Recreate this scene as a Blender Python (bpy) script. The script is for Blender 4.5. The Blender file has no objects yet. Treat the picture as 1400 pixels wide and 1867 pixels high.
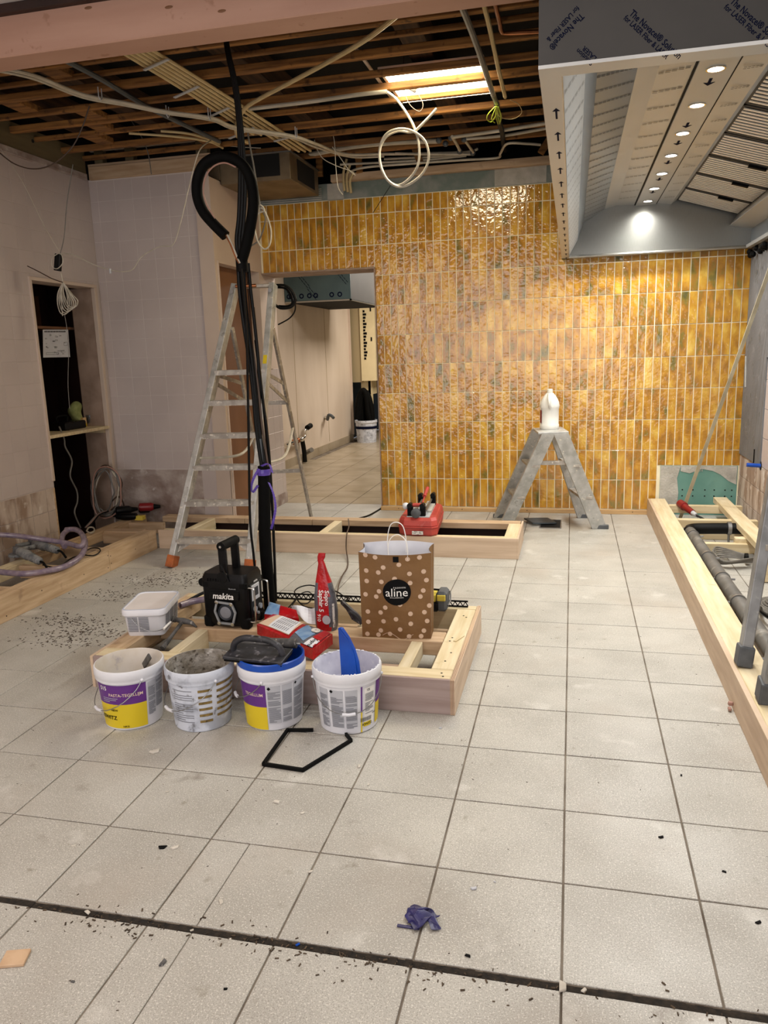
import bpy, math, random
from mathutils import Vector, Matrix, Quaternion, noise
import numpy as np

# ------------------------------------------------------------------ camera
sc = bpy.context.scene
COL = sc.collection
RV = np.array([2.04907933e-01, 2.36413362e-01, -6.93117375e-03])
CAM = np.array([-6.2383e-04, -1.4858, 1.35507])
FOC = 1409.97


def _rot(a):
    th = np.linalg.norm(a)
    k = a / th
    K = np.array([[0, -k[2], k[1]], [k[2], 0, -k[0]], [-k[1], k[0], 0]])
    return np.eye(3) + np.sin(th) * K + (1 - np.cos(th)) * K @ K


RM = _rot(RV) @ np.array([[1, 0, 0], [0, 0, -1], [0, 1, 0.]])
cd = bpy.data.cameras.new('camera')
cd.sensor_fit = 'HORIZONTAL'
cd.sensor_width = 36
cd.lens = FOC / 1400 * 36
cd.clip_start = 0.05
cam = bpy.data.objects.new('camera', cd)
COL.objects.link(cam)
M = Matrix.Identity(4)
for i in range(3):
    M[i][0] = RM[0][i]
    M[i][1] = -RM[1][i]
    M[i][2] = -RM[2][i]
    M[i][3] = CAM[i]
cam.matrix_world = M
sc.camera = cam

# ------------------------------------------------------------------ world, lights, exposure
w = bpy.data.worlds.new('world')
sc.world = w
w.use_nodes = True
w.node_tree.nodes['Background'].inputs[0].default_value = (0.80, 0.86, 1.0, 1)
w.node_tree.nodes['Background'].inputs[1].default_value = 0.7
sc.view_settings.view_transform = 'Standard'
sc.view_settings.look = 'None'
sc.view_settings.gamma = 1
sc.view_settings.use_curve_mapping = False
sc.view_settings.exposure = 0.2
sc.cycles.use_denoising = True
sc.cycles.max_bounces = 8
sc.cycles.diffuse_bounces = 4
sc.cycles.glossy_bounces = 4
sc.cycles.sample_clamp_indirect = 6
sc.cycles.caustics_reflective = False
sc.cycles.caustics_refractive = False


def area(name, loc, rot, sx, sy, power, color, label):
    l = bpy.data.lights.new(name, 'AREA')
    l.shape = 'RECTANGLE'
    l.size, l.size_y = sx, sy
    l.energy = power
    l.color = color
    o = bpy.data.objects.new(name, l)
    o.location = loc
    o.rotation_euler = rot
    COL.objects.link(o)
    return o


# lit ceiling panels of the front room, behind and above the photographer
area('front_room_light', (-0.9, -1.1, 2.70), (0, 0, 0), 1.2, 0.6, 20, (1.0, 0.90, 0.81), '')
area('front_room_light', (-2.4, -0.6, 2.70), (0, 0, 0), 1.2, 0.6, 24, (1.0, 0.88, 0.78), '')
area('front_room_light', (0.9, -1.4, 2.70), (0, 0, 0), 1.2, 0.6, 10, (1.0, 0.93, 0.84), '')
# unseen fill light added behind the camera to brighten the walls
area('added_fill_light', (-1.2, -5.2, 1.45), (math.radians(90), 0, 0), 5.4, 2.5, 95, (1.0, 0.93, 0.90), '')
# lamp in the passage beyond the doorway
area('passage_light', (-1.7, 9.3, 2.62), (0, 0, 0), 0.9, 0.9, 80, (1.0, 0.90, 0.78), '')
area('passage_light', (-1.9, 6.3, 2.62), (0, 0, 0), 0.6, 0.6, 30, (1.0, 0.92, 0.84), '')  # second, unseen light added to brighten the passage hood and wall

# ------------------------------------------------------------------ back-projection helpers (pixel -> point at a real depth)


def _ray(u, v):
    return RM.T @ np.array([(u - 700) / FOC, (v - 933.5) / FOC, 1.])


def pz(u, v, z=0.):
    d = _ray(u, v)
    return Vector(CAM + d * (z - CAM[2]) / d[2])


def py(u, v, y):
    d = _ray(u, v)
    return Vector(CAM + d * (y - CAM[1]) / d[1])


def px(u, v, x):
    d = _ray(u, v)
    return Vector(CAM + d * (x - CAM[0]) / d[0])


rnd = random.Random(5)
R = math.radians
PI = math.pi

# ------------------------------------------------------------------ materials


def srgb(h):
    if isinstance(h, tuple):
        c = h
    else:
        c = tuple(int(h[i:i + 2], 16) / 255 for i in (0, 2, 4))
    return tuple(x / 12.92 if x <= .04045 else ((x + .055) / 1.055) ** 2.4 for x in c) + (1.0,)


def mat(name, c1, c2=None, rough=.6, metal=0., scale=8., stretch=None, detail=5., lo=.35, hi=.65,
        bump=0., bscale=None, spots=None, objrand=0., coord='world', emit=None, spec=None, trans=0., rough2=None, coat=0., bdist=.01):
    m = bpy.data.materials.new(name)
    m.use_nodes = True
    nt = m.node_tree
    N, L = nt.nodes, nt.links
    b = N['Principled BSDF']
    b.inputs['Roughness'].default_value = rough
    b.inputs['Metallic'].default_value = metal
    if spec is not None:
        b.inputs['Specular IOR Level'].default_value = spec
    if trans:
        b.inputs['Transmission Weight'].default_value = trans
    if coat:
        b.inputs['Coat Weight'].default_value = coat
        b.inputs['Coat Roughness'].default_value = .08
    if emit:
        b.inputs['Emission Color'].default_value = srgb(emit[0])
        b.inputs['Emission Strength'].default_value = emit[1]
    b.inputs['Base Color'].default_value = srgb(c1)
    if coord == 'world':
        g = N.new('ShaderNodeNewGeometry')
        src = g.outputs['Position']
    else:
        g = N.new('ShaderNodeTexCoord')
        src = g.outputs['Object']
    out = None
    if objrand or coord == 'objrand':
        oi = N.new('ShaderNodeObjectInfo')
    if c2:
        mp = N.new('ShaderNodeMapping')
        mp.inputs['Scale'].default_value = stretch or (1, 1, 1)
        L.new(src, mp.inputs[0])
        n = N.new('ShaderNodeTexNoise')
        n.inputs['Scale'].default_value = scale
        n.inputs['Detail'].default_value = detail
        L.new(mp.outputs[0], n.inputs['Vector'])
        mr = N.new('ShaderNodeMapRange')
        mr.inputs[1].default_value = lo
        mr.inputs[2].default_value = hi
        L.new(n.outputs['Fac'], mr.inputs[0])
        mx = N.new('ShaderNodeMix')
        mx.data_type = 'RGBA'
        mx.inputs[6].default_value = srgb(c1)
        mx.inputs[7].default_value = srgb(c2)
        L.new(mr.outputs[0], mx.inputs[0])
        out = mx.outputs[2]
        if rough2 is not None:
            rr = N.new('ShaderNodeMapRange')
            rr.inputs[3].default_value = rough
            rr.inputs[4].default_value = rough2
            L.new(mr.outputs[0], rr.inputs[0])
            L.new(rr.outputs[0], b.inputs['Roughness'])
    for sp in (spots or []):
        sc_, col_, a, bb = sp[:4]
        n2 = N.new('ShaderNodeTexNoise')
        n2.inputs['Scale'].default_value = sc_
        n2.inputs['Detail'].default_value = sp[4] if len(sp) > 4 else 3
        L.new(src, n2.inputs['Vector'])
        r2 = N.new('ShaderNodeMapRange')
        r2.inputs[1].default_value = a
        r2.inputs[2].default_value = bb
        r2.inputs[4].default_value = sp[5] if len(sp) > 5 else 1.0
        L.new(n2.outputs['Fac'], r2.inputs[0])
        m2 = N.new('ShaderNodeMix')
        m2.data_type = 'RGBA'
        if out:
            L.new(out, m2.inputs[6])
        else:
            m2.inputs[6].default_value = srgb(c1)
        m2.inputs[7].default_value = srgb(col_)
        L.new(r2.outputs[0], m2.inputs[0])
        out = m2.outputs[2]
    if objrand:
        hs = N.new('ShaderNodeHueSaturation')
        mr2 = N.new('ShaderNodeMapRange')
        mr2.inputs[3].default_value = 1 - objrand
        mr2.inputs[4].default_value = 1 + objrand
        L.new(oi.outputs['Random'], mr2.inputs[0])
        L.new(mr2.outputs[0], hs.inputs['Value'])
        if out:
            L.new(out, hs.inputs['Color'])
        else:
            hs.inputs['Color'].default_value = srgb(c1)
        out = hs.outputs[0]
    if out:
        L.new(out, b.inputs['Base Color'])
    if bump:
        nb = N.new('ShaderNodeTexNoise')
        nb.inputs['Scale'].default_value = bscale or scale
        nb.inputs['Detail'].default_value = 3
        L.new(src, nb.inputs['Vector'])
        bp = N.new('ShaderNodeBump')
        bp.inputs['Strength'].default_value = bump
        bp.inputs['Distance'].default_value = bdist
        L.new(nb.outputs['Fac'], bp.inputs['Height'])
        L.new(bp.outputs[0], b.inputs['Normal'])
    return m


def yellow_tile_mat():
    m = bpy.data.materials.new('glazed_ochre_tile')
    m.use_nodes = True
    nt = m.node_tree
    N, L = nt.nodes, nt.links
    b = N['Principled BSDF']
    b.inputs['Roughness'].default_value = .12
    b.inputs['Coat Weight'].default_value = .5
    b.inputs['Coat Roughness'].default_value = .05
    g = N.new('ShaderNodeNewGeometry')
    oi = N.new('ShaderNodeObjectInfo')
    add = N.new('ShaderNodeVectorMath')
    add.operation = 'ADD'
    mul = N.new('ShaderNodeMath')
    mul.operation = 'MULTIPLY'
    mul.inputs[1].default_value = 37.
    L.new(oi.outputs['Random'], mul.inputs[0])
    cmb = N.new('ShaderNodeCombineXYZ')
    L.new(mul.outputs[0], cmb.inputs[1])
    L.new(g.outputs['Position'], add.inputs[0])
    L.new(cmb.outputs[0], add.inputs[1])
    mp = N.new('ShaderNodeMapping')
    mp.inputs['Scale'].default_value = (1.5, 1, .8)
    L.new(add.outputs[0], mp.inputs[0])
    n = N.new('ShaderNodeTexNoise')
    n.inputs['Scale'].default_value = 9
    n.inputs['Detail'].default_value = 4
    L.new(mp.outputs[0], n.inputs['Vector'])
    cr = N.new('ShaderNodeValToRGB')
    e = cr.color_ramp.elements
    e[0].position = .22
    e[0].color = srgb('5e5a30')
    e[1].position = .80
    e[1].color = srgb('e4bd58')
    for p, c in ((.32, '8a742e'), (.42, 'a67228'), (.54, 'c28c2c'), (.66, 'cfa03c')):
        q = e.new(p)
        q.color = srgb(c)
    # per-tile shift
    sh = N.new('ShaderNodeMapRange')
    sh.inputs[3].default_value = -.08
    sh.inputs[4].default_value = .10
    L.new(oi.outputs['Random'], sh.inputs[0])
    ad = N.new('ShaderNodeMath')
    L.new(n.outputs['Fac'], ad.inputs[0])
    L.new(sh.outputs[0], ad.inputs[1])
    L.new(ad.outputs[0], cr.inputs[0])
    L.new(cr.outputs[0], b.inputs['Base Color'])
    nb = N.new('ShaderNodeTexNoise')
    nb.inputs['Scale'].default_value = 30
    nb.inputs['Detail'].default_value = 1.5
    L.new(add.outputs[0], nb.inputs['Vector'])
    bp = N.new('ShaderNodeBump')
    bp.inputs['Strength'].default_value = .55
    bp.inputs['Distance'].default_value = .006
    L.new(nb.outputs['Fac'], bp.inputs['Height'])
    L.new(bp.outputs[0], b.inputs['Normal'])
    L.new(bp.outputs[0], b.inputs['Coat Normal'])
    return m


T = {}
T['ytile'] = yellow_tile_mat()
T['ygrout'] = mat('tile_grout_cream', 'f2e9cc', 'e6dab8', rough=.8, scale=5)
T['floor'] = mat('speckled_grey_floor_tile', 'b6b3ac', 'a5a199', rough=.42, scale=3.0, detail=4, objrand=.04,
                 spots=[(330, '858178', .53, .66, 1, .7), (230, 'dad7ce', .57, .70, 1, .7), (15, '77705f', .66, .76, 6, .55), (2.1, '9d9184', .54, .74, 9, .5), (7, '6d6154', .66, .80, 10, .75), (5.0, 'dcdad4', .62, .76, 8, .6)],
                 bump=.12, bscale=300, rough2=.6, bdist=.002)
T['fgrout'] = mat('dirty_floor_grout', '857b6e', '564b40', rough=.95, scale=6)
T['soil'] = mat('black_dirt_in_joint', '17130f', '2c241b', rough=1, scale=60, bump=.6)
T['hfloor'] = mat('worn_passage_tile', 'a89b87', '94866f', rough=.3, scale=4, objrand=.05, spots=[(9, '75664f', .6, .8, 8, .6)])
T['white'] = mat('off_white_wall_panel', 'cdbbac', 'c4b1a1', rough=.6, scale=2, objrand=.015)
T['walltile'] = mat('satin_white_wall_tile', 'c5b9b4', 'bcb0ac', rough=.38, scale=2.2, objrand=.02)
T['wgrout'] = mat('pale_wall_grout', 'd3cac5', 'c9c0bb', rough=.7, scale=8)
T['lgrout'] = mat('wall_coloured_grout', 'bfb3ae', 'b9ada8', rough=.6, scale=4)
T['bareplaster'] = mat('bare_smeared_plaster', '94837a', 'b5a8a0', rough=.9, scale=6, stretch=(1, 1, 1.6), detail=8, lo=.38, hi=.62,
                       spots=[(3.2, '6f5347', .55, .7, 4, .8), (14, 'd6cec8', .64, .75, 6, .7)], bump=.4, bscale=40)
T['dirtytile'] = mat('dusty_brown_smeared_tile', 'c4b5a8', '96806f', rough=.8, scale=6, stretch=(1, 1.6, .6), detail=8, lo=.42, hi=.58, spots=[(11, 'e0d8cf', .58, .68, 6, .7)], bump=.3, bscale=30, objrand=.06)
T['membrane'] = mat('grey_waterproof_membrane', '77787a', '6a6b6d', rough=.7, scale=4, spots=[(12, '8e8f90', .6, .72, 5, .6)], bump=.2, bscale=50)
T['greenboard'] = mat('green_moisture_board', '5d8a80', '6d978b', rough=.8, scale=4)
T['greyadh'] = mat('grey_green_board_with_adhesive', '6d7a74', '8c908a', rough=.85, scale=5, detail=6, lo=.42, hi=.58, bump=.5, bscale=60)
T['adh'] = mat('pale_tile_adhesive', 'bdb9b0', 'a9a59b', rough=.9, scale=14, bump=.4, bscale=60)
T['woodx'] = mat('pine_board_x', 'c6ab8c', 'ad906f', rough=.7, scale=6, stretch=(.6, 6, 6), detail=6, spots=[(9, '8f735a', .66, .78, 3, .7)])
T['woody'] = mat('pine_board_y', 'cbb08e', 'b29572', rough=.7, scale=6, stretch=(6, .6, 6), detail=6, spots=[(9, '8f735a', .66, .78, 3, .7)])
T['pale'] = mat('clean_pine_y', 'ddceae', 'cbb890', rough=.65, scale=6, stretch=(6, .5, 6), detail=6, spots=[(12, 'b09a72', .68, .78, 3, .6)])
T['palex'] = mat('clean_pine_x', 'd9c9a6', 'c5b088', rough=.65, scale=6, stretch=(.5, 6, 6), detail=6, spots=[(12, 'a98f6c', .68, .78, 3, .6)])
T['ply'] = mat('birch_plywood_face', 'd2bba2', 'bfa68c', rough=.6, scale=4, stretch=(.5, 1, 8), detail=6)
T['plyr'] = mat('reddish_plywood_face', 'a2908a', '8c7872', rough=.6, scale=4, stretch=(.5, 1, 8), detail=6)
T['plyedge'] = mat('plywood_edge_plies', 'c2a07a', '7e5a40', rough=.8, scale=90, stretch=(1, .02, .02), detail=1, lo=.45, hi=.55)
T['joist'] = mat('old_dark_joist_wood', '9c6c36', '623f1c', rough=.8, scale=7, stretch=(.5, 6, 6), detail=7, spots=[(20, '2b1a0c', .6, .72, 3, .7)], objrand=.2)
T['joisty'] = mat('old_dark_beam_wood', '4a3019', '2a190b', rough=.85, scale=7, stretch=(6, .5, 6), detail=7, objrand=.2)
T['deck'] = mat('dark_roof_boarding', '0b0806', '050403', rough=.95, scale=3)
T['olive'] = mat('olive_painted_board', '6f6244', '5c5037', rough=.7, scale=5, stretch=(1, .3, 3))
T['header'] = mat('pink_plastered_beam', 'c29a86', 'b58c78', rough=.7, scale=3, stretch=(.4, 1, 3), spots=[(18, '9a6f58', .66, .74, 3, .6)])
T['ceil'] = mat('pale_front_ceiling', 'd9d4d4', 'cfc9c9', rough=.9, scale=3)
T['brownply'] = mat('orange_brown_door_board', '80583a', '704a2e', rough=.6, scale=3, stretch=(1, 1, .4))
T['darkwood'] = mat('dark_red_brown_cupboard_board', '33190f', '220e08', rough=.55, scale=4, stretch=(1, 1, .5))
T['frame'] = mat('raw_door_reveal', 'a38c7c', '8a7464', rough=.8, scale=8)
T['trimwood'] = mat('pine_base_lath', 'c9a676', 'b58f60', rough=.7, scale=6, stretch=(.5, 4, 4))
T['greylath'] = mat('greyed_wood_lath', 'b0a68c', '968b72', rough=.8, scale=8)
T['steel'] = mat('brushed_stainless_steel', 'b4b2ac', 'a6a49e', rough=.30, metal=.9, scale=40, stretch=(60, 1, 1), spec=.5)
T['steelv'] = mat('vertical_brushed_stainless', '96958f', '8a8983', rough=.34, metal=1, scale=40, stretch=(60, 60, .5))
T['film'] = mat('protective_film_on_steel', 'c4c5c3', 'b7b8b6', rough=.36, metal=.3, scale=3, stretch=(1, .3, 1))
T['filmb'] = mat('bluish_protective_film', '9aa2a8', '8f979d', rough=.30, metal=.55, scale=3, stretch=(1, .3, 1))
T['filmdark'] = mat('dark_grey_film_on_steel', '494745', '403f3d', rough=.6, metal=.1, scale=3, spec=.3)
T['ink'] = mat('dark_blue_print', '070d26', rough=.8, spec=.08)
T['inkgrey'] = mat('faint_grey_print', '6f6e6a', rough=.6)
T['blackhole'] = mat('black_gap', '060606', rough=.9)
T['lampglow'] = mat('lit_downlight_lens', 'ffffff', emit=('fffaf0', 12.))
T['panelglow'] = mat('lit_ceiling_panel', 'ffffff', emit=('fff0cc', 14.))
T['alu'] = mat('scratched_aluminium', 'c6c6c3', 'a5a5a1', rough=.45, metal=.45, scale=14, detail=8, coord='obj', spots=[(45, 'e2dccf', .62, .70, 5, .8), (30, '7a746b', .64, .74, 5, .6)])
T['alud'] = mat('dusty_dark_aluminium', 'b3aca2', '928b82', rough=.5, metal=.35, scale=18, detail=8, coord='obj', spots=[(40, 'd8d0c2', .58, .68, 6, .85)])
T['alug'] = mat('grey_aluminium', '9a9b9b', '7e7f7f', rough=.45, metal=.5, scale=14, detail=8, coord='obj', spots=[(30, 'c6c4be', .64, .74, 5, .6)])
T['orange'] = mat('orange_plastic_foot', 'b5622c', '8f4a20', rough=.6, scale=20)
T['greyrub'] = mat('dark_grey_rubber_foot', '55585c', '45484b', rough=.6, scale=20)
T['blackp'] = mat('black_plastic', '030304', '060608', rough=.4, scale=30, coord='obj', spec=.22)
T['blackr'] = mat('black_rubber', '030303', '070707', rough=.65, scale=30, coord='obj', spec=.15)
T['foam'] = mat('black_pipe_foam', '020202', '050504', rough=.75, scale=30, coord='obj', spec=.12)
T['greyp'] = mat('grey_plastic', '8c8f92', rough=.45)
T['lgreyp'] = mat('light_grey_plastic', 'b9bcc0', rough=.4)
T['silver'] = mat('silver_metal', 'c9c9c6', rough=.25, metal=1)
T['chrome'] = mat('chrome', 'd8d6d0', rough=.12, metal=1)
T['wire'] = mat('galvanised_wire', '8f8f8e', rough=.35, metal=.8)
T['copper'] = mat('copper_pipe', 'b87850', '8f5a3b', rough=.35, metal=.9, scale=12)
T['cream'] = mat('cream_conduit_plastic', 'cdb98c', 'bfa97a', rough=.5, scale=10)
T['wcable'] = mat('white_cable', 'c4bdad', 'b2aa99', rough=.45, scale=20)
T['gcable'] = mat('grey_cable', '77736c', '64605a', rough=.5, scale=20)
T['bcable'] = mat('black_cable', '050505', rough=.45, spec=.2)
T['brcable'] = mat('brown_cable', '4a382b', rough=.5)
T['pkcable'] = mat('pink_brown_cable', 'a07a6c', rough=.5)
T['ygcable'] = mat('yellow_green_cable', 'b8c43c', '7f9a2b', rough=.4, scale=60)
T['gpipe'] = mat('grey_pvc_pipe', '6c6a67', '55534f', rough=.5, scale=8, spots=[(12, '9a958c', .6, .72, 5, .7)])
T['darkpipe'] = mat('dark_slate_conduit', '4a5054', rough=.5)
T['wpipe'] = mat('white_paint_pipe', 'c8c0ae', 'b2a996', rough=.5, scale=10)
T['galv'] = mat('galvanised_duct', '8b7a60', '6c5d47', rough=.5, metal=.5, scale=5, detail=8)
T['purple'] = mat('purple_film', '6a50b0', '4c3792', rough=.35, scale=30)
T['glove'] = mat('dark_purple_nitrile', '1d1a4a', '2c285f', rough=.4, scale=30)
T['bucket'] = mat('white_bucket_plastic', 'e0e1e6', 'd2d3da', rough=.35, scale=6, coord='obj')
T['bucketin'] = mat('smeared_bucket_inside', 'd3d3de', 'b3b3c4', rough=.5, scale=14, coord='obj', spots=[(30, 'ecebe9', .6, .7, 4, .8)])
T['bucketcream'] = mat('cream_residue_bucket_inside', 'd9d4cf', 'c9bfae', rough=.5, scale=8, coord='obj', spots=[(22, '9c99a5', .64, .74, 5, .6)])
T['bucketdirt'] = mat('mortar_splashed_bucket', 'ccd2de', 'aab0bc', rough=.6, scale=16, detail=8, coord='obj', lo=.45, hi=.62, spots=[(34, '6b6a6e', .60, .68, 6, .8)])
T['mud'] = mat('dried_mortar_inside_bucket', '9b968f', '6a6152', rough=.9, scale=18, detail=8, coord='obj', spots=[(40, '3d3224', .56, .66, 5, .9), (26, 'd2cec8', .62, .7, 5, .8)], bump=.8, bscale=60)
T['lpurple'] = mat('purple_label', '5f2c7f', rough=.35)
T['lyellow'] = mat('yellow_label', 'd9c022', rough=.35)
T['lgrey'] = mat('grey_print_block', 'b4b6bd', rough=.5)
T['printdk'] = mat('grey_fine_print', '7c7e86', rough=.5)
T['gold'] = mat('gold_brown_print_bar', '8f7640', '6c5a2e', rough=.5, scale=60, coord='obj', spots=[(50, '2f2a22', .6, .7, 3, .8)])
T['blackink'] = mat('black_print', '050506', rough=.7, spec=.15)
T['whiteink'] = mat('white_print', 'eceae6', rough=.5)
T['blue'] = mat('bright_blue_plastic', '0f4fb4', '0b3f9c', rough=.28, scale=10)
T['kraft'] = mat('kraft_brown_paper', '7d5a30', '6d4c27', rough=.6, scale=5, coord='obj', bump=.3, bscale=14, bdist=.02)
T['dot'] = mat('pale_pink_dot_print', 'cdb29a', rough=.6)
T['paper'] = mat('white_paper', 'dcdde3', 'cfd0d8', rough=.7, scale=10)
T['redbag'] = mat('red_foil_bag', 'b8141c', '970f17', rough=.3, scale=10, bump=.5, bscale=20, bdist=.02)
T['greybag'] = mat('grey_foil_side', '63646c', '4f5058', rough=.3, scale=10, bump=.5, bscale=20, bdist=.02)
T['bluebag'] = mat('pale_blue_picture_print', '5f86b4', '86a2c0', rough=.4, scale=30)
T['red'] = mat('faded_red_plastic', 'b8453c', 'a2352f', rough=.5, scale=10, spots=[(20, 'd08a7c', .6, .7, 5, .6)])
T['redp'] = mat('deep_red_plastic', '7e1218', rough=.4)
T['yellowp'] = mat('yellow_plastic', 'd6c04a', rough=.45)
T['jug'] = mat('white_jug_plastic', 'e6e5df', 'dcdad2', rough=.4, scale=10)
T['hose'] = mat('translucent_violet_hose', '8e7f88', '75677a', rough=.2, scale=30, spec=.6)
T['grinder'] = mat('dusty_grey_blue_tool', '5d6165', '8f8f8c', rough=.8, scale=24, coord='obj', spots=[(50, '2b2b2c', .6, .68, 4, .9)])
T['duststeel'] = mat('mortar_caked_steel', '6a6867', '3c3b3b', rough=.7, scale=22, metal=.2, coord='obj', spots=[(40, 'b0aca6', .6, .7, 5, .8)])
T['darkfloat'] = mat('dusty_black_float', '1b1b1d', '34343a', rough=.5, scale=24, coord='obj', spots=[(40, '77747a', .6, .7, 5, .8)])
T['chip'] = mat('white_plaster_chip', 'cfc9be', 'b5aea2', rough=.9, scale=20)
T['beigechip'] = mat('beige_tile_offcut', 'c9aa8a', 'b99878', rough=.7, scale=20)
T['navy'] = mat('dark_navy_wall', '1f2b36', '1a2530', rough=.5, scale=3)
T['passwall'] = mat('rosy_passage_panel', 'd2c4b4', 'c6b7a6', rough=.4, scale=3, stretch=(1, 1, .3))
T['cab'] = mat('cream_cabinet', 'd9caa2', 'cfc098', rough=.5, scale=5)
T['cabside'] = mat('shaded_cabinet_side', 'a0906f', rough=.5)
T['tealfilm'] = mat('teal_grey_film_hood', '4f6266', '435559', rough=.4, metal=.4, scale=3)
T['cloth'] = mat('green_work_cloth', '9aa06a', '7d8450', rough=.95, scale=20, bump=.5)
T['clear'] = mat('clear_plastic_cup', 'd0d4d6', rough=.1, trans=.85)
T['packy'] = mat('small_carton_yellow_white', 'd9c9b0', 'd69a28', rough=.6, scale=14)
T['lidw'] = mat('cloudy_white_lid', 'ddd6d4', 'cfc8c6', rough=.5, scale=5, coord='obj')
T['bluerim'] = mat('pale_blue_rim', 'a9b9d8', rough=.35)
T['speaker'] = mat('blue_grey_cone', '1d232d', rough=.45)
T['labelw'] = mat('white_sticker', 'd6d2cc', '8d8682', rough=.6, scale=60, lo=.5, hi=.6)
T['slat'] = mat('glare_pale_baffle_slat', 'fbf5e8', rough=.4, metal=.1)  # near-white colour paints in the downlights' reflection on the steel slats
T['pinkish'] = mat('pale_pink_lettering', 'dcc4b4', rough=.5)
T['shave'] = mat('dark_shavings', '33291f', '5a4b3b', rough=1, scale=30)

# ------------------------------------------------------------------ mesh builder
ORG = {}


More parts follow.
